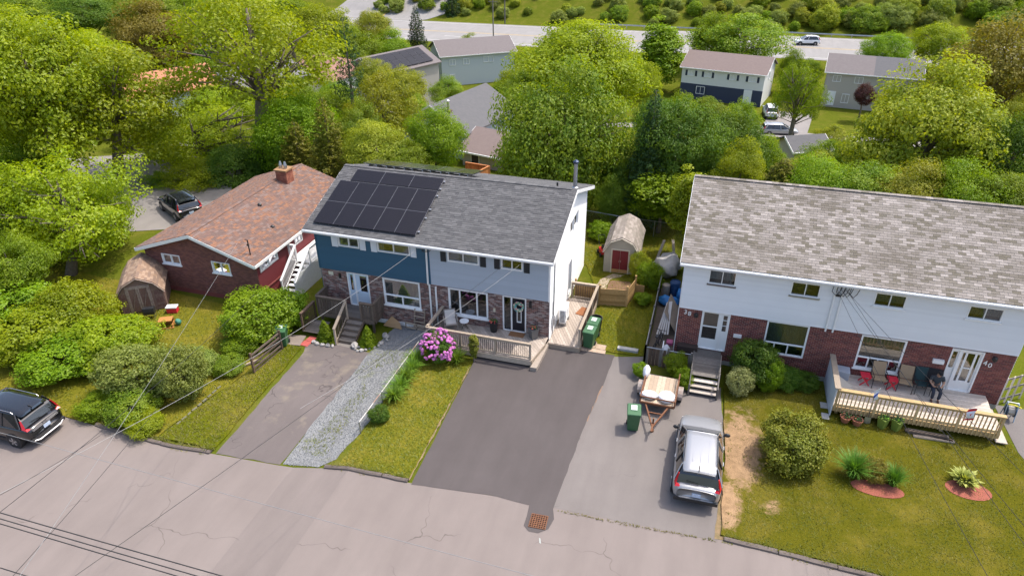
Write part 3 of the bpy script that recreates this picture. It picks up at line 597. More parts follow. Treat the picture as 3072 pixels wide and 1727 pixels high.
def flue(name, label, p, h, r, mat):
    t = thing(name, label, 'flue', p); MB().cyl((0, 0, -.25), (0, 0, h), r).build('pipe', mat, t); MB().lathe((0, 0, h), [(r*.6, 0), (r*1.5, .03), (r*1.5, .12), (r*.5, .2)]).build('cap', M('dark_cap', (.05, .07, .12), .3, .6), t); MB().lathe((0, 0, 0), [(r*2.4, -.1), (r*1.6, .02), (r*1.1, .06)]).build('flashing', STEEL, t); return t
flue('flue_pipe', 'tall galvanised flue pipe on the grey roof ridge', (.02, 5.0, 6.5), 1.3, .10, STEEL)
k = MB().cyl((-.9, 4.9, 6.4), (-.9, 4.9, 6.72), .05); k.build('vent_stack', BLK, sH)
# service entrance on the front wall
sv = MB(); sv.tube([(-6.45, -.15, 4.65), (-6.55, -.3, 4.75), (-6.3, -.42, 4.55), (-6.0, -.4, 4.6), (-5.95, -.3, 4.72)], .02); sv.tube([(-6.4, -.12, 4.6), (-6.45, -.35, 4.5), (-6.2, -.45, 4.6)], .015); sv.build('service_cable_loop', BLK, sH)
# solar panels: their own thing on the roof
PV = M('solar_cell', (.007, .006, .009), .35, nz=[(2.0, .3, (.011, .008, .013))], spec=.3); PVF = M('solar_frame', (.03, .03, .035), .35, .6); PVL = M('solar_gap', (.22, .22, .24), .4, .3)
def solar(label, P0, u, w, rects, mat=PV, lines=True, name='solar_array', lift=0):
    n = u.cross(w).normalized(); P0 = P0+n*lift; t = thing(name, label, 'solar panels', P0); R = Matrix((u, w, n)).transposed()
    for a, b, c, d in rects:
        f = MB(); C = u*((a+b)/2)+w*((c+d)/2)+n*.12; f.box(C, (b-a-.015, d-c-.015, .04), R); p = f.build('solar_panel', PVF, t)
        MB().box(C+n*.021, (b-a-.05, d-c-.05, .004), R).build('cell_sheet', mat, p)
        if lines:
            g = MB(); k = c+.08
            while k < d-.05: g.box(u*((a+b)/2)+w*k+n*.1445, (b-a-.06, .004, .002), R); k += .083
            g.build('cell_line', M('cell_line', (.028, .024, .03), .5), p)
        MB().box(u*((a+b)/2)+w*(d-.004)+n*.139, (b-a-.01, .012, .012), R).box(u*(b-.004)+w*((c+d)/2)+n*.138, (.009, d-c-.02, .012), R).build('frame_edge', PVL, p)
        for q in (a+.3, b-.3): MB().box(u*q+w*((c+d)/2)+n*(.055-lift/2), (.04, d-c-.1, .07+lift), R).build('rail', STEEL, p)
        MB().box(u*(b-.01)+w*((c+d)/2)+n*.147, (.02, .06, .006), R).build('clamp', PVL, p)
    return t
wv = Vector((0, Dp/2+OE, zr-ze)).normalized(); e0 = V3(-Wd-OV, -OE, ze)
rc = [(.45+i*1.132, .45+(i+1)*1.132, .44+j*1.665, .44+(j+1)*1.665) for j in range(2) for i in range(5)]+[(1.0+i*1.70, 1.0+(i+1)*1.70, 3.82, 4.80) for i in range(3)]
sa_ = solar('thirteen black solar panels in three rows on the front roof slope', e0, X1, wv, rc)
n_ = X1.cross(wv).normalized()
for q in (.75, 1.75, 2.4, 3.45, 4.0, 4.6): MB().box(X1*(6.17 if q < 3.8 else 6.15)+wv*q+n_*.07, (.10, .09, .07), Matrix((X1, wv, n_)).transposed()).build('rail_end', STEEL, sa_)
wr_ = Vector((0, -(Dp/2+OE), (zr-ze)*.70)).normalized()
solar('solar panels on the rear roof slope seen edge-on above the ridge', V3(-Wd-OV, Dp+OE, ze+(zr-ze)*.30), -X1, wr_, [(-7.45+i*1.07, -7.45+(i+1)*1.07, 3.05, 4.85) for i in range(6)], M('rear_solar_glass', (.03, .035, .02), .12, spec=.8), lines=False, lift=.05)  # olive base colour stands in for trees reflected in the panel glass
# ================================================================== THE WHITE SEMI ON THE RIGHT (numbers 38 and 40)
YR = .7; rx0, rx1 = 6.13, 20.1; wR = rx1-rx0
rH = thing('semi_detached_house', 'white-sided semi-detached house with red brick below and weathered tan shingle roof', 'house', (rx0, YR, 0))
L_ = lambda x: x-rx0
opsr = [(L_(7.2), L_(8.47), .75, 2.88), (L_(10.1), L_(11.92), 1.06, 2.84), (L_(14.09), L_(15.92), 1.03, 2.80), (L_(17.68), L_(18.92), .62, 2.78)]
O = V3(0, 0, 0); mb = MB(); wallgrid(mb, O, X1, FR, wR, -.1, 2.88, opsr); mb.build('front_wall', MORTAR, rH); bricks(rH, O, X1, FR, wR, .22, 2.88, opsr, BRICK_R, seed=8)
MB().bb(.0, wR, -.03, -.001, -.1, .2).build('foundation', CONC, rH)
opsu = [(L_(7.24), L_(8.42), 4.36, 5.08), (L_(10.76), L_(11.95), 4.34, 5.02), (L_(14.13), L_(15.35), 4.36, 5.02), (L_(17.7), L_(18.97), 4.36, 4.98)]
O2r = V3(0, -.06, 0); mb = MB(); wallgrid(mb, O2r, X1, FR, wR, 2.88, 5.3, opsu); mb.bb(0, wR, -.06, .1, 2.86, 2.88); mb.build('upper_wall', TRIM, rH); siding(rH, O2r, X1, FR, wR, 2.88, 5.26, opsu, M('white_siding', (.76, .765, .77), .5, var=.03, nz=[(1.2, .25, (.68, .685, .69))]))
zeR, zrR, DR = 5.42, 7.72, 9.4; yrR = 4.4; slR = (zrR-zeR)/(yrR+.4)
for x, nn in ((0, -X1), (wR, X1)):
    mb = MB(); mb.quad((x, 0, -.1), (x, DR, -.1), (x, DR, 5.3), (x, yrR, zrR-.15), (x, 0, 5.3)); mb.build('side_wall', WHITE, rH)
cR_ = lambda z: (0, DR) if z < 5.4 else ((z-5.4)/slR, DR-(z-5.4)/slR*1.1)
siding(rH, V3(0, DR, 0), -Y1, -X1, DR, .3, 7.4, [], WHITE, clip=cR_); siding(rH, V3(wR, 0, 0), Y1, X1, DR, .3, 7.4, [], WHITE, clip=cR_)
MB().quad((0, DR, -.1), (wR, DR, -.1), (wR, DR, 5.3), (0, DR, 5.3)).build('rear_wall', WHITE, rH); MB().bb(.3, wR-.3, .35, DR-.4, -.05, 5.1).build('dark_core', INSIDE, rH)
gable_roof(rH, -.2, wR+.25, -.42, DR+.4, zeR, zrR, SH_T, sh=dict(mat=SH_T, k=dict(tab=.305, expo=.142)), ridge_y=yrR+.05, seed=9)
window(rH, O, X1, FR, *opsr[1], rows=((0, .33, (.25, .6)), (.33, 1, ())), fw=.07, curt=((0, 1, M('green_curtain', (.52, .53, .42), .9, nz=[(3, .4, (.36, .38, .3))])),), curtz=(.34, 1), sill=M('brick_sill', (.16, .055, .045), .85))
window(rH, O, X1, FR, *opsr[2], rows=((0, .33, (.27, .5, .76)), (.33, 1, ())), fw=.07, curt=((0, 1, M('olive_curtain', (.5, .49, .4), .9, nz=[(3, .4, (.36, .35, .29))])),), curtz=(.62, 1), sill=TRIM)
for o, c, sl_ in zip(opsu, (((0, 1, CURT),), ((.5, .58, CURT),), ((0, 1, M('green_blind', (.25, .33, .28), .8)),), ((0, 1, M('green_blind', (.25, .33, .28), .8)),)), (M('brown_sill', (.16, .13, .12), .8), STEEL, TRIM, TRIM)): window(rH, O2r, X1, FR, *o, fw=.045, curt=c, sill=sl_, curtz=(.25, 1))
d38 = door(rH, O, X1, FR, *opsr[0], TRIM, TRIM, side=L_(8.05), panes=((L_(7.3), L_(7.95), 1.30, 1.96), (L_(7.3), L_(7.95), 2.02, 2.74), (L_(8.18), L_(8.36), 1.82, 2.12), (L_(8.18), L_(8.36), 2.14, 2.42), (L_(8.18), L_(8.36), 2.44, 2.70)))
d40 = door(rH, O, X1, FR, *opsr[3], TRIM, TRIM, side=L_(18.03), panes=((L_(17.76), L_(17.95), 1.75, 2.6), (L_(18.16), L_(18.26), 1.1, 2.6), (L_(18.34), L_(18.62), 1.15, 1.8), (L_(18.34), L_(18.62), 1.85, 2.6), (L_(18.7), L_(18.8), 1.1, 2.6)))
NUM = M('white_number', (.82, .82, .80), .5)
for s, x, z, sz in (('3', 6.44, 2.64, .32), ('8', 6.63, 2.58, .32), ('4', 19.05, 2.28, .32), ('0', 19.25, 2.20, .32)): textmesh(s, sz, .012, NUM, 'house_number', rH, Matrix.Translation((L_(x), -.045, z)) @ Matrix.Rotation(R_(90), 4, 'X'))
MB().box((L_(8.92), -.08, 1.78), (.36, .12, .14)).build('mailbox', TRIM, rH); MB().box((L_(17.3), -.08, 2.04), (.44, .14, .18)).build('mailbox', TRIM, rH)
for x in (6.93, 19.3): MB().lathe((L_(x), -.14, 2.62), [(.03, .1), (.10, .05), (.11, -.08), (.04, -.14)], 8).build('wall_lamp', BLK, rH)
for x in (12.55, 12.85): downpipe(rH, [(L_(x), -.12, 5.2), (L_(x), -.12, 2.75)], .04, TRIM)
k = MB(); 
for i, x in enumerate((12.45, 12.62, 12.75, 12.9, 13.15)): k.tube([(L_(x), -.1, 5.15), (L_(x)-.06, -.22, 4.85), (L_(x)+.12, -.24, 4.68), (L_(x)+.24, -.2, 4.85), (L_(x)+.3, -.2, 5.1)], .016, 5)
k.box((L_(12.75), -.1, 4.62), (.3, .06, .08)); k.build('service_cable_loop', BLK, rH)
mb = MB(); mb.box((L_(6.75), -.12, .55), (.95, .5, .7)).build('window_well', M('dark_timber', (.045, .03, .025), .9), rH)
# ================================================================== THE BRICK BUNGALOW ON THE LEFT
bx0, bx1, by0, by1 = -24.0, -16.55, -.2, 10.6; bz = -.45; wB = bx1-bx0; dB_ = by1-by0
bH = thing('brick_bungalow', 'low brick bungalow with brown-red shingle roof and dark red side wall', 'house', (bx0, by0, bz))
L_ = lambda x: x-bx0
opb = [(L_(-22.86), L_(-21.62), 1.82, 2.45), (L_(-19.49), L_(-18.29), 1.72, 2.43)]
eh, pk = 2.62, 4.05; mb = MB(); wallgrid(mb, V3(0, 0, 0), X1, FR, wB, -.1, eh, opb); mb.quad((0, 0, eh), (wB, 0, eh), (wB/2, 0, pk-.12)); mb.build('front_wall', MORTD, bH)
slb = (pk-.12-eh)/(wB/2); bricks(bH, V3(0, 0, 0), X1, FR, wB, .32, pk-.2, opb, BRICK_B, seed=12, clip=lambda z: (0, wB) if z < eh else ((z-eh)/slb, wB-(z-eh)/slb))
REDF = M('red_foundation', (.22, .06, .05), .85, nz=[(3, .4, (.15, .045, .04))]); REDW = M('dark_red_stucco', (.16, .022, .028), .75, nz=[(2, .3, (.12, .02, .025))])
MB().bb(-.02, wB+.02, -.03, -.001, -.1, .31).build('foundation', REDF, bH)
ops_s = [(.3, 1.95, 2.02, 2.52), (3.8, 4.55, 2.0, 2.5)]; mb = MB(); wallgrid(mb, V3(wB, 0, 0), Y1, X1, dB_, -.1, eh+.1, ops_s); mb.build('side_wall', REDW, bH); MB().bb(wB+.001, wB+.05, 0, dB_, .85, .93).build('water_table', REDF, bH)
mb = MB(); mb.quad((0, 0, -.1), (0, dB_, -.1), (0, dB_, eh), (0, 0, eh)); mb.quad((0, dB_, -.1), (wB, dB_, -.1), (wB, dB_, eh), (wB/2, dB_, pk-.12), (0, dB_, eh)); mb.build('rear_wall', REDW, bH); MB().bb(.3, wB-.3, .4, dB_-.4, 0, eh-.1).build('dark_core', INSIDE, bH)
for o in opb: window(bH, V3(0, 0, 0), X1, FR, *o, fw=.055, curt=((.0, .35, CURT), (.6, 1, BLINDM)), sill=TRIM, proud=.04)
for o in ops_s: window(bH, V3(wB, 0, 0), Y1, X1, *o, fw=.06, curt=((.0, .4, CURT),), trim=.04)
# roof with its ridge running back from the street
def ridge_back_roof(root, x0, x1, y0, y1, ze, zp, mat, shm, limit=300, th=.14, fascia=TRIM, xm=None, k=None):
    xm = (x0+x1)/2 if xm is None else xm; mb = MB(); prof = [(x0, ze), (x0, ze-th), (xm, zp-th), (x1, ze-th), (x1, ze), (xm, zp)]
    mb.ext([(p[0], y0, p[1]) for p in prof], (0, y1-y0, 0)); rf = mb.build('roof', mat, root)
    for (xa, za), (xb, zb) in (((x0, ze), (xm, zp)), ((xm, zp), (x1, ze))): MB().ext([(xa, y0, za-.01), (xb, y0, zb-.01), (xb, y0, zb-.2), (xa, y0, za-.2)], (0, -.025, 0)).build('rake_board', fascia, rf)
    for x, s in ((x0, -1), (x1, 1)): MB().bb(x+.003*s, x+.06*s, y0, y1, ze-.17, ze-.015).build('gutter', fascia, rf)
    if shm:
        kk = k or {}
        for a, s in ((x1, 1), (x0, -1)):
            w = Vector((xm-a, 0, zp-ze)); L = w.length; w.normalize(); shingles(rf, Vector((a, y0 if s > 0 else y1, ze)), Vector((0, s, 0)), w, y1-y0, L, shm, limit=limit if s > 0 else 0, seed=3+s, **kk)
        pieces(rf, 'ridge_cap', [(Vector((xm, y0+.15+i*.3, zp+.018)), (.24, .31, .016)) for i in range(int((y1-y0)/.3))], Matrix.Identity(3), shm)
    return rf
ridge_back_roof(bH, -.22, wB+.22, -.42, dB_+.35, 2.78, 4.12, SH_B, SH_B, k=dict(tab=.24, jit=.4, expo=.145))
ch = thing('brick_chimney', 'square brick chimney with two metal flues on the bungalow roof', 'chimney', (-19.85, 8.3, 2.9))
MB().bb(-.38, .38, -.38, .38, 0, 1.35).build('stack', MORTD, ch)
for u, n, c in ((X1, FR, V3(-.38, -.38, 0)), (Y1, X1, V3(.38, -.38, 0))): bricks(ch, c, u, n, .76, .3, 1.35, [], M('orange_brick', (.3, .1, .06), .85, ramp=[(.30, .10, .06), (.24, .08, .055), (.34, .13, .08)], var=.12), seed=2)
MB().bb(-.45, .45, -.45, .45, 1.35, 1.45).build('cap', M('rusty_cap', (.30, .17, .08), .8), ch)
for x in (-.17, .17): MB().lathe((x, 0, 1.45), [(.12, 0), (.12, .2), (.06, .42), (.05, .45)], 10).build('flue', STEEL, ch)
MB().ext([(-.75, -.6, .35), (.75, -.6, .16), (.75, .6, .16), (-.75, .6, .35)], (0, 0, .05)).build('flashing', TRIM, ch)
ms = thing('service_mast', 'black service mast standing on the bungalow roof edge', 'mast', (-17.0, .1, 2.42)); MB().tube([(0, 0, 0), (0, 0, 1.05), (-.12, -.05, 1.1)], .035, 6).tube([(0, 0, .05), (-.55, -.25, .02)], .02).box((-.02, 0, .75), (.12, .06, .1)).build('mast_pipe', BLK, ms)
for x, y in ((-17.6, 3.2), (-19.3, 4.6)): MB().lathe((L_(x), y-by0, 2.78+.36*(bx1+.22-x)), [(.12, -.12), (.12, .05), (.06, .1)], 8).build('roof_vent', BLK, bH)
# ================================================================== DECKS
CEDAR = wood('weathered_deck_board', (.36, .30, .25), (.46, .39, .33)); RAILW = wood('tan_rail_timber', (.36, .29, .22), (.44, .36, .28)); OLDW = wood('old_brown_timber', (.10, .073, .056), (.16, .12, .092))
NEWW = wood('new_yellow_timber', (.52, .36, .17), (.62, .45, .24)); PALEW = wood('bleached_deck_board', (.52, .45, .38), (.60, .53, .46)); FENW = wood('honey_fence_board', (.40, .24, .09), (.48, .30, .13)); DKW = wood('dark_stained_timber', (.085, .055, .04), (.14, .09, .06)); GREYW = wood('grey_old_timber', (.14, .125, .112), (.20, .178, .16))
def clip_poly(poly, n, d, keep):
    out = []
    for i in range(len(poly)):
        p, q = poly[i], poly[(i+1) % len(poly)]; a, b = p[0]*n[0]+p[1]*n[1]-d, q[0]*n[0]+q[1]*n[1]-d
        a, b = (a*keep, b*keep)
        if a >= 0: out.append(p)
        if a*b < 0: t = a/(a-b); out.append((p[0]+(q[0]-p[0])*t, p[1]+(q[1]-p[1])*t))
    return out
def boards(root, poly, z, ang, mat, w=.14, gap=.01, th=.035, name='deck_board'):
    n = (-math.sin(ang), math.cos(ang)); ds = [p[0]*n[0]+p[1]*n[1] for p in poly]; d = min(ds)
    while d < max(ds):
        q = clip_poly(clip_poly(poly, n, d, 1), n, d+w-gap, -1)
        if len(q) > 2:
            ar = sum(q[i][0]*q[(i+1) % len(q)][1]-q[(i+1) % len(q)][0]*q[i][1] for i in range(len(q)))/2
            if ar < 0: q = q[::-1]
            if abs(ar) > .004: MB().prism(q, z-th, z).build(name, mat, root)
        d += w
def railing(root, p, q, z0, z1, mat, bmat=None, posts=1.7, bal=.115, bw=.022, cap=(.14, .04), zq0=None, zq1=None, bz0=None, post=.09, ends=(1, 1), bname='baluster'):
    p, q = Vector((*p, 0)), Vector((*q, 0)); L = (q-p).length; u = (q-p)/L; zq0 = z0 if zq0 is None else zq0; zq1 = z1 if zq1 is None else zq1
    A = lambda t, z: p+u*(L*t)+ZA*z; n = max(1, round(L/posts)); top = lambda t: z1+(zq1-z1)*t; bot = lambda t: z0+(zq0-z0)*t
    for i in range(n+1):
        if (i == 0 and not ends[0]) or (i == n and not ends[1]): continue
        t = min(max(i/n, post/2/L), 1-post/2/L); MB().bar(A(t, bot(t)-.1), A(t, top(t)-cap[1]), post, post, (u.x, u.y, 0)).build('post', mat, root)
    MB().bar(A(0, z1), A(1, zq1), cap[0], cap[1]).build('rail_cap', mat, root); MB().bar(A(0, z1-.10), A(1, zq1-.10), .035, .08).build('top_rail', mat, root); MB().bar(A(0, z0+.1), A(1, zq0+.1), .035, .08).build('bottom_rail', mat, root)
    m = int(L/bal)
    for i in range(1, m):
        t = i/m
        MB().bar(A(t, bot(t)+(.08 if bz0 is None else bz0)), A(t, top(t)-.06), bw, bw if bw < .05 else .02, (u.x, u.y, 0) if bw < .05 else (-u.y, u.x, 0)).build(bname, bmat or mat, root)
fd = thing('front_deck', 'timber front deck with diagonal boards and black balusters below the grey house', 'deck', (0, 0, 0))
boards(fd, [(-5.72, -.01), (-5.72, -2.15), (-.32, -2.15), (-.02, -.6), (-.02, -.01)], .42, R_(-50), CEDAR)
MB().bb(-5.72, -.33, -2.19, -2.155, .12, .40).build('rim_joist', RAILW, fd); MB().bb(-5.755, -5.725, -2.15, 0, .0, .4).build('rim_joist', RAILW, fd); MB().bb(-5.7, -.4, -2.0, -.2, -.12, .10).build('skirt', DKW, fd)
MB().ext([(-.325, -2.15, .02), (-.03, -.6, .02), (-.03, -.6, .41), (-.325, -2.15, .41)], (.03, -.006, 0)).build('riser', RAILW, fd)
for y0_ in (-2.42, ): 
    MB().add([(-.30, -2.42, .22), (.02, -2.42, .22), (.10, -.06, .22), (-.0, -.06, .22), (-.30, -2.42, 0), (.02, -2.42, 0), (.10, -.06, 0), (-.0, -.06, 0)], [(0, 1, 2, 3), (4, 5, 1, 0), (5, 6, 2, 1), (7, 4, 0, 3), (6, 7, 3, 2)]).build('step', CEDAR, fd)
railing(fd, (-5.72, -2.1), (-.34, -2.1), .42, 1.32, RAILW, BLK, posts=1.8, bal=.1, bw=.02); railing(fd, (-5.68, -2.1), (-5.62, -.05), .42, 1.32, RAILW, BLK, posts=2.0, bal=.1, bw=.02, ends=(0, 1))
sdk = thing('side_deck', 'narrow side deck with chevron boards along the white gable wall', 'deck', (0, 0, 0))
boards(sdk, [(.06, -.30), (1.64, -.30), (1.64, 4.3), (.06, 4.3)], .30, R_(-62), CEDAR); MB().bb(.06, 1.64, -.34, -.305, .0, .27).build('rim_joist', RAILW, sdk); MB().bb(1.645, 1.68, -.3, 4.3, .0, .27).build('rim_joist', RAILW, sdk)
railing(sdk, (1.60, -.24), (1.66, 4.28), .30, 1.3, RAILW, DKW, posts=1.5, bal=.12, bw=.025); railing(sdk, (1.62, 4.28), (.2, 4.28), .30, 1.3, RAILW, DKW, posts=1.4, bal=.12, bw=.025, ends=(0, 1))
PAV = M('tan_paver', (.42, .32, .24), .9, var=.1, nz=[(6, .4, (.36, .22, .14))]); 
for i, (a, b, c, d) in enumerate(((.02, 1.0, -.12, -.36+.28), (1.0, 2.0, -.12, .18), (1.72, 2.35, .2, .75), (2.02, 2.9, -.14, .16), (2.36, 2.85, .18, .6))): tag(MB().bb(a, b, c, d, -.05, .05+.006*i).build('paving_slab', PAV, None, bevel=.01, seg=1), ['flat wooden threshold slab under the side deck edge', 'tan slab in front of the green bins', 'tan slab under the bins beside the deck', 'reddish slab at the driveway corner right of the bins', 'small tan slab on the grass behind the bins'][i], 'slab', 'paving slabs by the side deck')
bd = thing('entry_deck', 'weathered brown entry deck with boarded railings and stairs to the blue house', 'deck', (0, 0, 0))
boards(bd, [(-12.4, -1.1), (-9.12, -1.1), (-9.12, -.02), (-12.4, -.02)], .45, 0, GREYW); MB().bb(-12.4, -9.12, -1.14, -1.105, .22, .42).build('rim_joist', OLDW, bd)
for p in ((-12.3, -1.0), (-9.25, -1.0), (-10.7, -1.0)): MB().box((p[0], p[1], -.05), (.1, .1, .95)).build('post', OLDW, bd)
for a, b, e in (((-12.42, -1.12), (-10.68, -1.12), (1, 1)), ((-12.40, -.05), (-12.40, -1.1), (1, 0)), ((-9.88, -1.12), (-9.1, -1.12), (1, 1)), ((-9.12, -1.1), (-9.12, -.04), (0, 1))): railing(bd, a, b, .45, 1.42, OLDW, posts=1.9, bal=.145, bw=.12, cap=(.15, .04), bz0=-.3, ends=e, bname='rail_board')
for i in range(5):
    z = .28-.17*i; y = -1.14-.3*i; MB().bb(-10.62, -9.76, y-.31, y-.003, z-.04, z).build('stair_tread', GREYW, bd); MB().bb(-10.62, -9.76, y-.02, y-.004, z, z+.13).build('stair_riser', OLDW, bd)
for x in (-10.65, -9.73): MB().ext([(x, -1.12, .42), (x, -2.66, -.42), (x, -2.3, -.42), (x, -1.12, .2)], (.03, 0, 0)).build('stringer', OLDW, bd)
railing(bd, (-10.64, -1.16), (-10.64, -2.62), .45, 1.42, RAILW, OLDW, posts=1.5, bal=.14, bw=.03, zq0=-.35, zq1=.58)
boards(bd, [(-12.75, -2.3), (-11.75, -2.3), (-11.75, -1.16), (-12.75, -1.16)], -.1, 0, GREYW); railing(bd, (-12.74, -2.26), (-12.74, -.9), -.1, .92, DKW, posts=1.5, bal=.11, bw=.03)
gw = thing('side_gate_ramp', 'grey timber ramp platform with steps in front of door number 38', 'steps', (0, 0, 0))
boards(gw, [(7.08, -1.5), (8.32, -1.5), (8.32, .64), (7.08, .64)], .72, 0, GREYW, w=.1)
for i in range(3): MB().bb(7.1, 8.28, -1.72-.2*i, -1.47-.2*i, .50-.17*i, .54-.17*i).build('stair_tread', PALEW, gw)
for x in (7.08, 8.32): MB().ext([(x-.02, -1.45, .70), (x-.02, -2.12, .12), (x-.02, -2.12, 0), (x-.02, -1.45, .0)], (.04, 0, 0)).build('stringer', GREYW, gw); MB().bar((x, -1.5, .3), (x, -1.5, 1.0), .08, .08).bar((x, -2.15, 0), (x, -2.15, .62), .08, .08).build('post', GREYW, gw); MB().bar((x, -.2, 1.1), (x, -1.5, 1.0), .04, .09).bar((x, -1.5, 1.0), (x, -2.2, .6), .04, .09).build('hand_rail', GREYW, gw)
gd = thing('porch_deck', 'new yellow timber porch deck with slatted railing in front of door number 40', 'deck', (0, 0, 0))
boards(gd, [(13.12, -1.85), (19.42, -1.85), (19.55, .25), (19.55, .66), (13.12, .66)], .62, 0, PALEW); MB().bb(13.12, 19.45, -1.90, -1.86, .34, .585).build('rim_joist', NEWW, gd); MB().bb(19.46, 19.50, -1.85, .4, .3, .58).build('rim_joist', NEWW, gd)
railing(gd, (13.14, -1.92), (19.42, -1.92), .62, 1.52, NEWW, posts=1.6, bal=.155, bw=.04, cap=(.20, .04), bz0=-.28)
MB().bb(19.42, 19.85, -1.95, .3, .18, .22).build('step', PALEW, gd)
for x in (13.3, 15.3, 17.4, 19.3): MB().bb(x, x+.12, -1.7, -1.58, -.1, .34).build('post', NEWW, gd)
MB().bb(13.06, 13.10, -1.95, .62, -.0, 1.55).build('privacy_panel', M('white_board', (.62, .66, .72), .6), gd); MB().bb(13.0, 13.24, -1.98, .62, 1.552, 1.60).build('rail_cap', RAILW, gd)
for y in (-1.2, -1.95): tag(MB().bb(12.75, 13.05, y-.3, y+.1, .0, .1).build('concrete_block', CONC), 'concrete footing block %s of the porch deck' % ('at the front corner' if y < -1.5 else 'halfway along the white side'), 'block')
ws = thing('white_stairs', 'white wooden stairs and landing on the red side of the bungalow', 'stairs', (0, 0, 0))
WHP = M('white_paint_wood', (.80, .80, .79), .6, nz=[(8, .25, (.6, .6, .58))])
boards(ws, [(-16.5, 2.75), (-15.05, 2.75), (-15.05, 6.5), (-16.5, 6.5)], 1.0, 0, WHP)
for i in range(7): MB().bb(-15.95, -15.1, 2.72-.26*(i+1), 2.72-.26*i, .80-.19*i, .84-.19*i).build('stair_tread', WHP, ws)
railing(ws, (-15.98, 2.75), (-15.98, .9), 1.0, 2.0, WHP, posts=2, bal=.12, bw=.03, zq0=-.35, zq1=.65); railing(ws, (-15.07, 2.75), (-15.07, .9), 1.0, 2.0, WHP, posts=2, bal=.12, bw=.03, zq0=-.35, zq1=.65); railing(ws, (-15.07, 6.5), (-15.07, 2.75), 1.0, 2.0, WHP, posts=1.8, bal=.12, bw=.03, ends=(1, 0)); railing(ws, (-16.48, 2.77), (-15.98, 2.77), 1.0, 2.0, WHP, posts=.5, bal=.12, bw=.03, ends=(1, 0))
MB().bb(-15.09, -15.06, .95, 6.5, -.4, .95).build('skirt', WHP, ws)
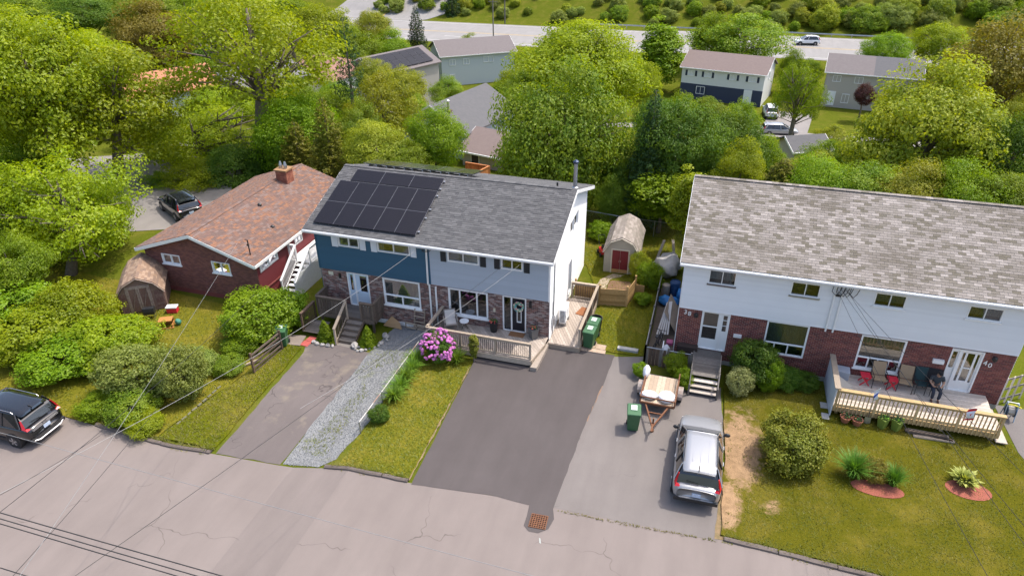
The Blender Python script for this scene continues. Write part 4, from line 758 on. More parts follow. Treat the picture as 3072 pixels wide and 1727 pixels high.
# ================================================================== VEHICLES
def car(name, label, loc, rz, paint, L=4.55, W=1.82, H=1.68, rails=True, group=None, text=None, chrome=False, cat='car'):
    t = thing(name, label, cat, loc, rz, group); k = L/4.55; w = W/1.82; h = H/1.68
    st = [(-2.27, .70, .50, .96), (-2.24, .78, .40, 1.01), (-2.12, .855, .34, 1.05), (-1.7, .90, .30, 1.075), (-1.0, .91, .27, 1.07), (0, .91, .27, 1.045), (.75, .91, .27, 1.03), (1.2, .90, .28, 1.015), (1.6, .885, .29, .975), (1.95, .845, .31, .90), (2.15, .76, .34, .81), (2.25, .66, .40, .72), (2.275, .52, .44, .65)]
    mb = MB(); m = 15
    for x, hw, zb, zt in st:
        half = [(.82*hw, zb), (.97*hw, zb+.10), (hw, zb+.28), (.985*hw, (zb+zt)/2+.1), (.955*hw, zt-.09), (.88*hw, zt-.02), (.6*hw, zt+.01)]
        ring = half+[(0, zt+.025)]+[(-a, b) for a, b in half[::-1]]
        for y, z in ring: mb.v.append((x*k, y*w, z*h))
    for i in range(len(st)-1):
        for j in range(m-1): a = i*m+j; mb.f.append((a, a+1, a+m+1, a+m))
        mb.f.append((i*m+m-1, i*m, (i+1)*m, (i+1)*m+m-1))
    mb.f.append(tuple(range(m))); mb.f.append(tuple(range((len(st)-1)*m, len(st)*m))[::-1]); b = mb.build('body', paint, t, smooth=True)
    md = b.modifiers.new('s', 'SUBSURF'); md.levels = md.render_levels = 1
    S = lambda x, y, z: (x*k, y*w, z*h)
    # glasshouse
    lo, hi = .835, .60; g = MB(); gl = [(-2.10, 1.03), (-1.72, 1.56), (.22, 1.585), (1.18, 1.0)]
    sec = [(-2.06, .80, 1.05, .80, 1.05), (-1.93, .82, 1.06, .70, 1.34), (-1.72, .83, 1.06, .60, 1.57), (-.8, .845, 1.055, .62, 1.60), (.1, .845, 1.04, .60, 1.595), (.36, .84, 1.03, .57, 1.555), (.8, .82, 1.02, .66, 1.27), (1.22, .76, .99, .74, 1.0)]
    for x, a, z0, b_, z1 in sec: g.v += [S(x, a, z0), S(x, b_, z1), S(x, 0, z1+.025), S(x, -b_, z1), S(x, -a, z0)]
    for i in range(len(sec)-1):
        for j in range(4): q = i*5+j; g.f.append((q, q+1, q+6, q+5))
    g.build('window_glass', CARGLASS, t, smooth=False)
    r = MB(); rs = [(-1.98, .56, 1.555), (-1.85, .60, 1.595), (-1.5, .63, 1.635), (-.8, .645, 1.655), (-.1, .635, 1.65), (.16, .61, 1.625), (.27, .575, 1.59)]
    for x, a, z in rs: r.v += [S(x, a, z-.045), S(x, a*.96, z-.006), S(x, a*.55, z+.014), S(x, 0, z+.018), S(x, -a*.55, z+.014), S(x, -a*.96, z-.006), S(x, -a, z-.045)]
    for i in range(len(rs)-1):
        for j in range(6): q = i*7+j; r.f.append((q, q+1, q+8, q+7))
    r.f.append(tuple(range(7))); r.f.append(tuple(range(7*(len(rs)-1), 7*len(rs)))[::-1]); r.build('roof', paint, t, smooth=True)
    for s in (-1, 1):
        for (x0, a0, z0, x1, a1, z1, ww) in ((1.2, .775, 1.0, .25, .60, 1.59, .075), (-.02, .855, 1.04, -.10, .635, 1.60, .06), (-1.0, .86, 1.05, -.98, .63, 1.605, .05), (-1.92, .835, 1.06, -1.62, .615, 1.60, .20)):
            MB().bar(S(x0, s*a0, z0), S(x1, s*a1, z1), ww, .03, (0, -s, .5)).build('pillar', paint if ww > .055 else BLK, t)
        if rails: MB().tube([S(-1.55, s*.60, 1.62), S(-1.45, s*.60, 1.69), S(-.05, s*.60, 1.70), S(.1, s*.595, 1.635)], .017, 6).build('roof_rail', BLK if paint.name.startswith('silver') else STEEL, t)
        mi = MB(); mi.ball(S(.93, s*1.0, 1.08), (.075, .13, .085), 8, 6); mi.bar(S(.9, s*.84, 1.02), S(.92, s*.96, 1.05), .06, .04); mi.build('mirror', BLK if paint.name.startswith('silver') else paint, t)
        for x in (-.55, .35): MB().bar(S(x-.1, s*.905, .90), S(x+.1, s*.905, .90), .03, .025).build('door_handle', paint, t)
        MB().bar(S(-1.45, s*.905, .36), S(1.4, s*.905, .36), .03, .12).build('sill_trim', PLASTB, t)
        tl = MB(); tl.ext([S(-2.16, s*.52, .97), S(-2.20, s*.79, .99), S(-2.02, s*.835, 1.08), S(-1.90, s*.725, 1.40), S(-1.95, s*.69, 1.40), S(-2.11, s*.755, 1.06)], (-.05, s*.012, .005)); tl.build('tail_light', RED, t)
        MB().ext([S(1.98, s*.80, .70), S(2.14, s*.66, .68), S(2.13, s*.60, .76), S(1.92, s*.78, .80)], (.035, s*.012, .015)).build('headlight', M('headlight_lens', (.6, .62, .65), .1, coat=.5), t)
        for x in (-1.38, 1.38):
            MB().cyl(S(x, s*.70, .35), S(x, s*.918, .35), .40*h, n=20).build('wheel_arch', PLASTB, t)
            y0 = s*.70; wl = MB().cyl((x*k, s*.68*w, .335), (x*k, s*.925*w, .335), .335, n=20).build('wheel', RUBBER, t); a = MB().cyl((x*k, s*.92*w, .335), (x*k, s*.932*w, .335), .225, n=16)
            a.build('rim', M('dark_rim', (.05, .05, .055), .4, .5), wl); sp = MB()
            for i in range(5): an = i*1.2566+.3; sp.bar((x*k, s*.938*w, .335), (x*k+.20*math.cos(an), s*.938*w, .335+.20*math.sin(an)), .06, .012, (0, 1, 0))
            sp.build('spoke', ALLOY, wl)
    bp = MB(); bp.ext([S(-2.27, -.80, .33), S(-2.27, .80, .33), S(-2.285, .80, .52), S(-2.285, -.80, .52)], (.12, 0, 0)); bp.build('rear_bumper', PLASTB, t, bevel=.03)
    if chrome: MB().tube([S(-2.24, -.72, .42), S(-2.32, -.5, .36), S(-2.33, .5, .36), S(-2.24, .72, .42)], .035, 6).build('skid_plate', ALLOY, t); MB().bar(S(-2.27, -.6, .86), S(-2.27, .6, .86), .02, .02).build('chrome_strip', ALLOY, t)
    MB().ext([S(2.24, -.45, .42), S(2.24, .45, .42), S(2.30, .45, .60), S(2.30, -.45, .60)], (.01, 0, 0)).build('grille', PLASTB, t)
    MB().box(S(-2.285, 0, .74), (.02, .32, .16)).build('licence_plate', PLATE, t); MB().bar(S(-2.12, -.02, 1.12), S(-2.08, .42, 1.16), .02, .015).build('wiper', BLK, t)
    f = MB(); f.ext([S(-1.95, 0, 1.62), S(-1.70, 0, 1.68), S(-1.67, 0, 1.65)], (0, .03, 0)); f.build('antenna', BLK, t)
    if paint.name.startswith('silver'):
        for y in (-.28, 0.0, .28): MB().bar(S(-1.5, y, 1.668), S(.1, y, 1.664), .012, .012).build('roof_rib', paint, t)
    MB().bar(S(-2.292, -.66, .62), S(-2.292, .66, .62), .01, .012).build('hatch_seam', BLK, t)
    if text: textmesh(text, .15, .006, ALLOY, 'badge_letters', t, Matrix.Translation(S(-2.29, 0, .90)) @ Matrix(((0, 0, -1, 0), (-1, 0, 0, 0), (0, 1, 0, 0), (0, 0, 0, 1))))
    return t
SILV = M('silver_paint', (.36, .365, .38), .34, .5, coat=.4); BLAK = M('black_paint', (.012, .012, .014), .12, .2, coat=1); WPAINT = M('white_paint', (.75, .76, .78), .3, coat=.5); DKP = M('dark_blue_paint', (.012, .014, .022), .15, .2, coat=1)
car('parked_car', 'silver crossover car parked on the grey driveway, rear towards the street', (7.78, -6.63, .006), R_(91.0), SILV)
car('parked_car', 'black crossover car with chrome skid strip parked at the kerb on the left', (-21.35, -12.25, -.395), R_(180), BLAK, 4.7, 1.9, 1.66, text='KIA', chrome=True)
car('parked_car', 'dark car parked behind the brick bungalow in tree shade', (-29.8, 9.2, -.37), R_(150), DKP, 4.5, 1.82, 1.62)
p = pg(2418, 133); car('moving_car', 'white crossover car driving on the highway behind the trees', (p.x, 131, -8.97), R_(190), WPAINT, 4.9, 1.95, 1.8)
p = pg(2308, 350); car('parked_car', 'white van-like car parked beside the far white house', (p.x, p.y, hz(p.x, p.y)+.08), R_(95), WPAINT, 4.6, 1.85, 1.9, rails=False)
p = pg(2335, 405); car('parked_car', 'pale silver car parked on the back street behind the thin tree', (p.x, p.y, hz(p.x, p.y)+.08), R_(10), SILV, 4.6, 1.82, 1.5, rails=False)
# ================================================================== BINS AND YARD THINGS
def bin_(label, loc, rz, group=None, mat=GREENP, s=1.):
    t = thing('wheelie_bin', label, 'bin', loc, rz, group); b = MB(); 
    b.add([(-.22, -.24, .06), (.22, -.24, .06), (.22, .22, .06), (-.22, .22, .06), (-.285, -.33, .98), (.285, -.33, .98), (.285, .30, .98), (-.285, .30, .98)], [(0, 3, 2, 1), (0, 1, 5, 4), (1, 2, 6, 5), (2, 3, 7, 6), (3, 0, 4, 7), (4, 5, 6, 7)]); b.build('bin_body', mat, t, bevel=.025)
    l = MB(); l.add([(-.30, -.37, .985), (.30, -.37, .985), (.30, .33, 1.03), (-.30, .33, 1.03), (-.27, -.34, 1.03), (.27, -.34, 1.03), (.27, .30, 1.085), (-.27, .30, 1.085)], [(0, 3, 2, 1), (0, 1, 5, 4), (1, 2, 6, 5), (2, 3, 7, 6), (3, 0, 4, 7), (4, 5, 6, 7)]); lid = l.build('lid', mat, t, bevel=.015)
    MB().box((0, .05, 1.085), (.26, .3, .012), Matrix.Rotation(R_(4.5), 3, 'X')).build('lid_sticker', M('pale_sticker', (.45, .55, .47), .6), lid); MB().bar((-.24, .38, 1.0), (.24, .38, 1.0), .035, .035).build('handle', mat, t)
    for x in (-.24, .24): MB().cyl((x-.03, .26, .1), (x+.03, .26, .1), .1, n=12).build('wheel', RUBBER, t)
    return t
bin_('green wheelie bin beside the side deck railing, nearer the driveway', (2.02, .28, .065), R_(-6)); bin_('green wheelie bin behind the other one beside the side deck', (2.06, 1.08, .065), R_(-6))
bin_('green wheelie bin standing alone on the grey driveway by the trailer', (4.98, -5.08, .01), R_(8)); bin_('green wheelie bin behind the brown slatted fence on the left', (-13.22, -3.42, -.35), R_(20))
bn = thing('black_drum', 'open black plastic drum behind the green bins', 'drum', (2.05, 1.85, .02)); MB().lathe((0, 0, 0), [(.26, 0), (.32, .75), (.34, .78), (.30, .78), (.28, .5)], 16).build('drum_shell', PLASTB, bn)
hp = thing('heat_pump', 'white outdoor heat pump unit with fan grille on the side deck', 'heat pump', (.38, 1.75, .32))
MB().bb(-.16, .16, -.45, .45, .18, .98).build('casing', WHITE, hp, bevel=.02); gr = MB().cyl((.16, -.08, .58), (.175, -.08, .58), .31, n=20).build('fan_grille', M('dark_grille', (.10, .10, .11), .6), hp); q = MB()
for i in range(9): q.bb(.175, .185, -.40, .24, .26+i*.08, .275+i*.08)
q.build('grille_bar', WHITE, gr); q = MB(); [q.bb(-.12, .12, -.458, -.45, .25+i*.075, .29+i*.075) for i in range(9)]; q.build('side_louvre', M('dark_grille', (.10, .10, .11), .6), hp)
for y in (-.35, .35): MB().bb(-.2, .2, y-.03, y+.03, 0, .18).build('foot', STEEL, hp)
tag(MB().box((1.15, 3.0, .322), (.55, .8, .016), R_(-15)).build('doormat', M('rust_mat', (.30, .12, .05), .95, nz=[(30, .4, (.2, .08, .03))])), 'rust orange mat on the side deck by the wall', 'mat'); tag(MB().box((-1.6, -.24, .432), (.78, .42, .02)).build('doormat', M('coir_mat', (.24, .12, .055), .95, nz=[(40, .4, (.16, .08, .04))])), 'brown coir doormat in front of the dark front door', 'mat')
def planter(label, loc, square, mat, fl, h=.55, r0=.16, r1=.22):
    t = thing('planter', label, 'planter', loc); n = 4 if square else 14; k = 1.3 if square else 1; MB().lathe((0, 0, 0), [(r0*k, 0), (r1*k, h), (r1*k*1.06, h), (r1*k*1.06, h+.03), (r1*k*.9, h+.03), (r1*k*.88, h-.04)], n).build('pot', mat, t)
    MB().lathe((0, 0, h-.06), [(r1*k*.88, 0), (.01, .02)], n).build('soil', M('dark_soil', (.05, .035, .025), .95), t); rr = random.Random(len(label)); a, b = MB(), MB()
    for i in range(26):
        an, q = rr.uniform(0, 6.28), rr.uniform(0, r1*.9); c = Vector((q*math.cos(an), q*math.sin(an), h+rr.uniform(.02, .16))); (a if i % 3 else b).ball(c, rr.uniform(.025, .05), 5, 4)
    a.build('leaves', M('planter_leaf', (.06, .12, .03), .8), t); b.build('flowers', fl, t)
FLR = M('coral_flower', (.62, .13, .10), .8); planter('tall black planter with coral flowers left of the dark front door', (-2.82, -.28, .42), 0, BLK, FLR); planter('grey tapered planter with coral flowers right of the dark front door', (-.72, -.30, .42), 1, M('grey_pot', (.12, .12, .12), .6), FLR)
TERRA = M('terracotta', (.42, .16, .09), .8, nz=[(6, .3, (.32, .12, .07))]); DRY = M('dry_stem', (.2, .13, .08), .9)
planter('terracotta pot under the porch railing, left of two', (13.66, -2.18, .08), 0, TERRA, DRY, .26, .14, .22); planter('terracotta pot under the porch railing, right of two', (14.12, -2.24, .08), 0, TERRA, DRY, .26, .14, .22)
LIMEP = M('lime_pot', (.20, .27, .05), .5); LIMEL = M('lime_plant', (.20, .42, .03), .8); planter('square lime green planter under the porch railing, nearer the terracotta pots', (15.12, -2.12, .08), 1, LIMEP, LIMEL, .48, .13, .19); planter('square lime green planter under the porch railing, nearer the timber stack', (15.66, -2.12, .08), 1, LIMEP, LIMEL, .48, .13, .19)
WICK = M('grey_wicker', (.27, .24, .21), .85, nz=[(40, .5, (.16, .14, .12))]); CUSH = M('grey_cushion', (.55, .52, .48), .9)
def armchair(label, loc, rz, fm, cm):
    t = thing('armchair', label, 'chair', loc, rz); MB().box((0, 0, .36), (.62, .6, .07)).build('seat_frame', fm, t, bevel=.01); MB().box((0, -.02, .44), (.54, .54, .12)).build('seat_cushion', cm, t, bevel=.03); MB().box((0, .30, .68), (.6, .08, .56), Matrix.Rotation(R_(-14), 3, 'X')).build('backrest', fm, t, bevel=.02); MB().box((0, .235, .70), (.52, .09, .46), Matrix.Rotation(R_(-14), 3, 'X')).build('back_cushion', cm, t, bevel=.03)
    for x in (-.33, .33): MB().box((x, 0, .60), (.08, .6, .05)).build('armrest', fm, t, bevel=.01); [MB().bar((x, y, 0), (x, y, .6), .05, .05).build('leg', fm, t) for y in (-.27, .27)]
    return t
armchair('grey wicker armchair with cushions on the front deck', (-5.02, -.62, .42), R_(28), WICK, CUSH)
st_ = thing('side_table', 'small round white side table on the front deck beside the armchair', 'table', (-4.35, -.42, .42)); MB().cyl((0, 0, .42), (0, 0, .45), .24, n=18).build('table_top', TRIM, st_)
for i in range(3): a = i*2.09; MB().tube([(.18*math.cos(a), .18*math.sin(a), 0), (.05*math.cos(a), .05*math.sin(a), .25), (.16*math.cos(a), .16*math.sin(a), .42)], .012, 5).build('leg', BLK, st_)
# porch of number 40
TAN = M('tan_sling', (.33, .24, .15), .85, nz=[(30, .3, (.25, .18, .11))])
def sling(label, loc, rz, m, low=0):
    t = thing('patio_chair', label, 'chair', loc, rz); MB().add([(-.27, -.25, .43), (.27, -.25, .43), (.27, .22, .38), (-.27, .22, .38), (-.27, -.25, .45), (.27, -.25, .45), (.27, .22, .40), (-.27, .22, .40)], [(0, 3, 2, 1), (4, 5, 6, 7), (0, 1, 5, 4), (1, 2, 6, 5), (2, 3, 7, 6), (3, 0, 4, 7)]).build('seat', m, t); MB().box((0, .33, .72), (.54, .025, .62), Matrix.Rotation(R_(-18), 3, 'X')).build('backrest', m, t)
    for x in (-.3, .3): MB().tube([(x, -.3, 0), (x, -.27, .62), (x, .2, .64), (x, .3, .6)], .016, 6).tube([(x, .28, 0), (x, .2, .4), (x, .43, 1.02)], .016, 6).build('leg', BLK, t)
    return t
sling('tan sling patio chair between the two red tables', (15.12, .14, .62), R_(4), TAN); sling('tan sling patio chair right of the red tables', (16.18, .16, .62), R_(-6), TAN); sling('dark teal camp chair beside the seated person', (16.86, .22, .62), R_(5), M('teal_canvas', (.02, .05, .055), .9)); sling('black patio chair under the seated person', (17.30, .22, .62), R_(-4), M('black_canvas', (.015, .015, .018), .9))
def redtable(label, loc):
    t = thing('folding_table', label, 'table', loc, R_(3)); m = M('red_plastic', (.62, .02, .045), .5)
    for i in range(6): MB().bb(-.21+i*.071, -.21+i*.071+.062, -.21, .21, .46, .48).build('table_slat', m, t)
    for y in (-.18, .18): MB().bar((-.2, y, 0), (.18, y, .46), .03, .045).build('leg', m, t); MB().bar((.2, y*.85, 0), (-.18, y*.85, .46), .03, .045).build('leg', m, t)
redtable('red slatted folding table left of the tan chair', (14.56, .12, .62)); redtable('red slatted folding table between the two tan chairs', (15.66, .12, .62))
LG = M('blue_grey_vinyl', (.36, .40, .46), .6); tag(MB().box((13.62, .32, .86), (.62, .5, .46), R_(-4)).build('storage_box', LG, bevel=.03), 'grey blue storage box in the porch corner', 'box'); tag(MB().add([(13.3, -.75, .64), (14.0, -.85, .64), (14.05, -.35, .64), (13.4, -.2, .64), (13.3, -.75, .70), (14.0, -.85, .70), (14.05, -.35, .72), (13.32, -.25, 1.15)], [(0, 3, 2, 1), (4, 5, 6, 7), (0, 1, 5, 4), (1, 2, 6, 5), (2, 3, 7, 6), (3, 0, 4, 7)]).build('lounger_cushion', M('stone_cushion', (.45, .42, .37), .9), bevel=.03), 'folded pale cushion against the porch side panel', 'cushion')
def flag(label, base, d, bands, leaf):
    t = thing('flag', label, 'flag', base); tip = Vector(d); MB().tube([(0, 0, 0), tip], .012, 5).build('pole', TRIM, t); n = 9
    for bi, (f0, f1, m) in enumerate(bands):
        q = MB()
        for i in range(n+1):
            s = f0+(f1-f0)*i/n
            for z in range(4): fr = z/3; q.v.append(tuple(tip*(1-.45*fr)+Vector((.03*math.sin(9*s+fr*2), .05*math.sin(7*s+fr), -.62*s-.05*fr))))
        q.f = [(i*4+z, i*4+z+1, i*4+z+5, i*4+z+4) for i in range(n) for z in range(3)]; q.build('flag_band', m, t)
    if leaf: c = tip*.78+Vector((.02, -.035, -.30)); q = MB(); q.add([c+Vector((.0, -.01, .09)), c+Vector((.035, -.01, .03)), c+Vector((.08, -.01, .03)), c+Vector((.04, -.01, -.05)), c+Vector((0, -.01, -.08)), c+Vector((-.04, -.01, -.05)), c+Vector((-.08, -.01, .03)), c+Vector((-.035, -.01, .03))], [tuple(range(8))]); q.build('leaf_emblem', bands[0][2], t)
FR_ = M('flag_red', (.62, .02, .03), .8); FW = M('flag_white', (.75, .76, .8), .8); FB = M('flag_blue', (.08, .11, .38), .8)
flag('red and white flag with leaf hanging from the porch railing', (17.7, -1.95, 1.55), (.45, -.35, .42), ((0, .25, FR_), (.25, .75, FW), (.75, 1, FR_)), True); flag('white and blue flag drooping at the left of the porch railing', (14.35, -1.95, 1.55), (.3, -.1, .45), ((0, .35, FW), (.35, .5, FB), (.5, 1, FW)), False)
tb = thing('timber_stack', 'stack of spare timber planks lying below the porch railing', 'timber', (16.9, -2.2, .08))
for i, (a, b, y, z) in enumerate(((-.8, .9, 0, .03), (-.75, .8, .18, .03), (-.9, .7, .05, .1), (-.6, .95, -.13, .03))): MB().box(((a+b)/2, y, z), (b-a, .15, .06), R_(-3+i*2)).build('plank', RAILW if i % 2 else OLDW, tb)
sp = thing('shovel', 'grey shovel blade leaning under the porch railing', 'shovel', (14.55, -2.05, .08)); MB().add([(-.13, 0, .05), (.13, 0, .05), (.12, .05, .32), (-.12, .05, .32), (0, -.02, 0)], [(0, 4, 1, 2, 3)]).build('blade', STEEL, sp); MB().tube([(0, .05, .3), (.05, .2, 1.0)], .018).build('shaft', OLDW, sp)
hr = thing('hose_reel', 'blue framed garden hose reel standing by the driveway of number 40', 'hose reel', (20.42, .15, .01), R_(-5)); 
for x in (-.2, .2): MB().tube([(x, -.25, 0), (x, -.1, .85), (x, .02, .85), (x, .22, 0)], .022, 6).build('frame', M('pale_blue_steel', (.35, .45, .55), .5), hr); MB().cyl((x*.75-.015, -.04, .45), (x*.75+.015, -.04, .45), .27, n=18).build('reel_disc', M('navy_plastic', (.02, .05, .10), .5), hr)
k = MB(); [k.tube([(-.12+i*.035, -.04+.2*math.cos(a*.7854), .45+.2*math.sin(a*.7854)) for a in range(9)], .018, 5) for i in range(8)]; k.build('hose_coil', M('hose_grey', (.42, .40, .36), .6), hr); MB().bar((-.2, -.04, .86), (.2, -.04, .86), .03, .03).build('handle', TRIM, hr); MB().tube([(-.2, -.12, .78), (0, -.2, .84), (.22, -.1, .74), (.32, -.12, .7)], .03, 6).build('spray_hose', M('yellow_hose', (.62, .55, .04), .5), hr)
gt = thing('wooden_gate', 'leaning grey wooden gate frame at the right end of the white house', 'gate', (20.75, 1.4, .0), R_(35))
for z in (.25, .8, 1.35): MB().bar((-.6, 0, z), (.7, 0, z), .04, .09).build('rail', GREYW, gt)
for x in (-.6, -.2, .2, .7): MB().bar((x, -.03, .0), (x, -.03, 1.45), .09, .04, (0, 1, 0)).build('slat', PALEW, gt)
# ------------------------------------------------------------------ the person on the porch
def skin(name, chain, mat, parent, lv=2):
    vs = []; ed = []; rad = []
    for pts in chain:
        prev = None
        for (co, r) in pts:
            key = next((i for i, v in enumerate(vs) if (Vector(v)-Vector(co)).length < 1e-4), None)
            if key is None: vs.append(co); rad.append(r); key = len(vs)-1
            if prev is not None: ed.append((prev, key))
            prev = key
    me = bpy.data.meshes.new(name); me.from_pydata(vs, ed, []); me.update(); o = link(name, me, parent); o.modifiers.new('skin', 'SKIN'); 
    if not me.skin_vertices: me.attributes.new  # layer is made by the modifier
    bm = bmesh.new(); bm.from_mesh(me); ly = bm.verts.layers.skin.verify()
    for v, r in zip(bm.verts, rad): v[ly].radius = (r, r); v[ly].use_root = v.index == 0
    bm.to_mesh(me); bm.free(); me.materials.append(mat); sb = o.modifiers.new('sub', 'SUBSURF'); sb.levels = sb.render_levels = lv; return o
pe = thing('person', 'person in dark shirt and trousers sitting on the porch looking down at a phone', 'person', (17.32, .02, .62))
SKIN = M('skin_tone', (.38, .22, .15), .6); SHIRT = M('dark_shirt', (.035, .045, .055), .9); TROU = M('navy_trousers', (.022, .03, .05), .9)
bod = [[((0, .12, .55), .15), ((0, .13, .75), .15), ((0, .08, .98), .16), ((0, .04, 1.06), .06), ((0, -.02, 1.13), .055), ((0, -.07, 1.20), .095), ((0, -.08, 1.27), .09)]]
for s in (-1, 1): bod.append([((0, .08, .98), .16), ((s*.2, .07, .97), .065), ((s*.27, -.02, .76), .05), ((s*.15, -.24, .66), .038), ((s*.08, -.30, .70), .03), ((s*.05, -.33, .73), .022)]); bod.append([((0, .12, .55), .15), ((s*.1, .02, .50), .085), ((s*.14, -.38, .50), .065), ((s*.13, -.42, .28), .055), ((s*.12, -.40, .06), .04), ((s*.13, -.52, .04), .035)])
skin('body', bod, SKIN, pe)
sh = [[((0, .12, .52), .165), ((0, .13, .75), .17), ((0, .08, .97), .175), ((0, .05, 1.04), .08)]]+[[((0, .08, .97), .175), ((s*.2, .07, .97), .082), ((s*.265, .0, .80), .068)] for s in (-1, 1)]; skin('shirt', sh, SHIRT, pe)
skin('trousers', [[((0, .12, .52), .14), ((s*.1, .02, .50), .10), ((s*.14, -.38, .50), .08), ((s*.13, -.42, .28), .068), ((s*.12, -.40, .12), .06)] for s in (-1, 1)], TROU, pe)
for s in (-1, 1): MB().ball((s*.13, -.47, .045), (.05, .13, .045), 8, 6).build('shoe', M('brown_shoe', (.08, .04, .03), .7), pe, smooth=True)
hd = MB().ball((0, -.065, 1.275), (.105, .115, .085), 10, 6); hd.build('cap', M('black_cap', (.012, .012, .014), .9), pe, smooth=True); MB().box((0, -.17, 1.255), (.14, .1, .015), Matrix.Rotation(R_(25), 3, 'X')).build('cap_peak', M('black_cap', (.012, .012, .014), .9), pe); MB().ball((0, -.165, 1.19), (.018, .022, .02), 6, 4).build('nose', SKIN, pe)
for s in (-1, 1):
    MB().ball((s*.035, -.155, 1.215), (.012, .008, .008), 6, 4).build('eye', BLK, pe); MB().ball((s*.10, -.06, 1.20), (.015, .03, .035), 6, 4).build('ear', SKIN, pe); f = MB()
    for i in range(4): x = s*(.05-.0); f.tube([(s*.06+s*i*.014, -.32-.006*i, .72), (s*.05+s*i*.010, -.37, .735), (s*.03+s*i*.008, -.385, .76)], .0085, 5)
    f.tube([(s*.05, -.31, .735), (s*.02, -.34, .77)], .010, 5); f.build('hand', SKIN, pe)
ph = tag(MB().box((17.32, -.355, 1.395), (.08, .012, .15), Matrix.Rotation(R_(-50), 3, 'X')).build('phone', BLK), 'dark phone in the hands of the seated person', 'phone')
# ------------------------------------------------------------------ trailer
tr = thing('utility_trailer', 'rusty flat utility trailer with plank bed on the grey driveway', 'trailer', (5.85, -2.85, .01), R_(-1))
for i in range(8): MB().bb(-.70+i*.176, -.70+i*.176+.168, -1.0, 1.0, .53, .56).build('bed_plank', wood('bleached_trailer_plank', (.42, .32, .23), (.52, .41, .31)), tr)
k = MB()
for x in (-.74, .74): k.bar((x, -1.02, .52), (x, 1.05, .52), .06, .09); k.bar((x, -1.0, .80), (x, 1.0, .86), .05, .05); [k.bar((x, y, .5), (x, y, .83), .04, .04) for y in (-1, -.3, .4, 1)]
k.bar((-.74, -1.02, .50), (.74, -1.02, .50), .06, .09); k.bar((-.74, -1.0, .80), (.74, -1.0, .80), .05, .04); k.build('frame', RUST, tr); k = MB()
for x in (-.5, .5): k.bar((x, -1.0, .46), (0, -2.45, .44), .06, .08)
k.bar((-.3, -1.55, .45), (.3, -1.55, .45), .05, .06); k.bar((0, -2.3, .45), (0, -2.75, .45), .08, .08); k.build('tongue', RUST, tr); MB().cyl((0, -2.2, .08), (0, -2.2, .72), .035).cyl((0, -2.2, 0), (0, -2.2, .1), .07).build('jockey_post', RUST, tr); MB().bar((-.8, .2, .35), (.8, .2, .35), .06, .06).build('axle', RUST, tr)
for s in (-1, 1):
    wl = MB().cyl((s*.80, .2, .31), (s*.98, .2, .31), .31, n=18).build('wheel', RUBBER, tr); MB().cyl((s*.975, .2, .31), (s*.985, .2, .31), .16, n=12).build('rim', RUST, wl); MB().add([(s*.78, .2+.38*math.cos(a*.3927), .31+.38*math.sin(a*.3927)) for a in range(9)]+[(s*1.0, .2+.38*math.cos(a*.3927), .31+.38*math.sin(a*.3927)) for a in range(9)], [(a, a+1, a+10, a+9) for a in range(8)]).build('mudguard', M('dull_mudguard', (.30, .27, .25), .6, nz=[(6, .5, (.24, .13, .08))]), tr)
TARP = M('white_tarp', (.78, .78, .80), .55, nz=[(5, .3, (.6, .62, .68))])
def lump(name, label, loc, d, mat, seed, cat, amp=.12):
    mb = MB().ball((0, 0, d[2]), d, 16, 10); g = np.random.default_rng(seed); 
    vs = []
    for v in mb.v:
        n = Vector((v[0]/d[0], v[1]/d[1], (v[2]-d[2])/d[2])); f = 1+amp*(math.sin(5*n.x+seed)+math.sin(7*n.y*1.3+seed*2)+math.sin(6*n.z+n.x*4+seed))*.5+g.uniform(-.03, .03); vs.append((v[0]*f, v[1]*f, max(0.005, d[2]+(v[2]-d[2])*f)))
    mb.v = vs; o = mb.build(name, mat, None, smooth=True); o.location = loc; return tag(o, label, cat)
lump('bagged_load', 'white plastic bag bundle at the front left of the trailer', (5.45, -3.52, .565), (.40, .24, .15), TARP, 1, 'bag'); lump('bagged_load', 'white sheet over a sack at the back left of the trailer', (5.12, -2.05, .57), (.17, .30, .28), TARP, 2, 'bag')
sw = thing('wrapped_tyre', 'spare tyre wrapped in white plastic at the front right of the trailer', 'tyre', (6.2, -3.45, .565)); MB().lathe((0, 0, 0), [(.30, 0), (.36, .06), (.37, .18), (.30, .26), (.16, .25), (.10, .19)], 20).build('tyre', TARP, sw, smooth=True)
# ------------------------------------------------------------------ drain in the street
dg = thing('catch_basin', 'rusty square storm drain grate set in the street', 'drain grate', (2.43, -11.08, .014), R_(3))
for i in range(8): MB().box((-.30+i*.0857, 0, .012), (.03, .62, .022)).build('grate_bar', RUST, dg); MB().box((0, -.30+i*.0857, .013), (.62, .03, .021)).build('grate_bar', RUST, dg)
MB().box((0, 0, .001), (.60, .60, .004)).build('shade_plate', M('drain_shade', (.006, .006, .006), .9), dg)  # flat black plate, the shade inside the drain put into its colour
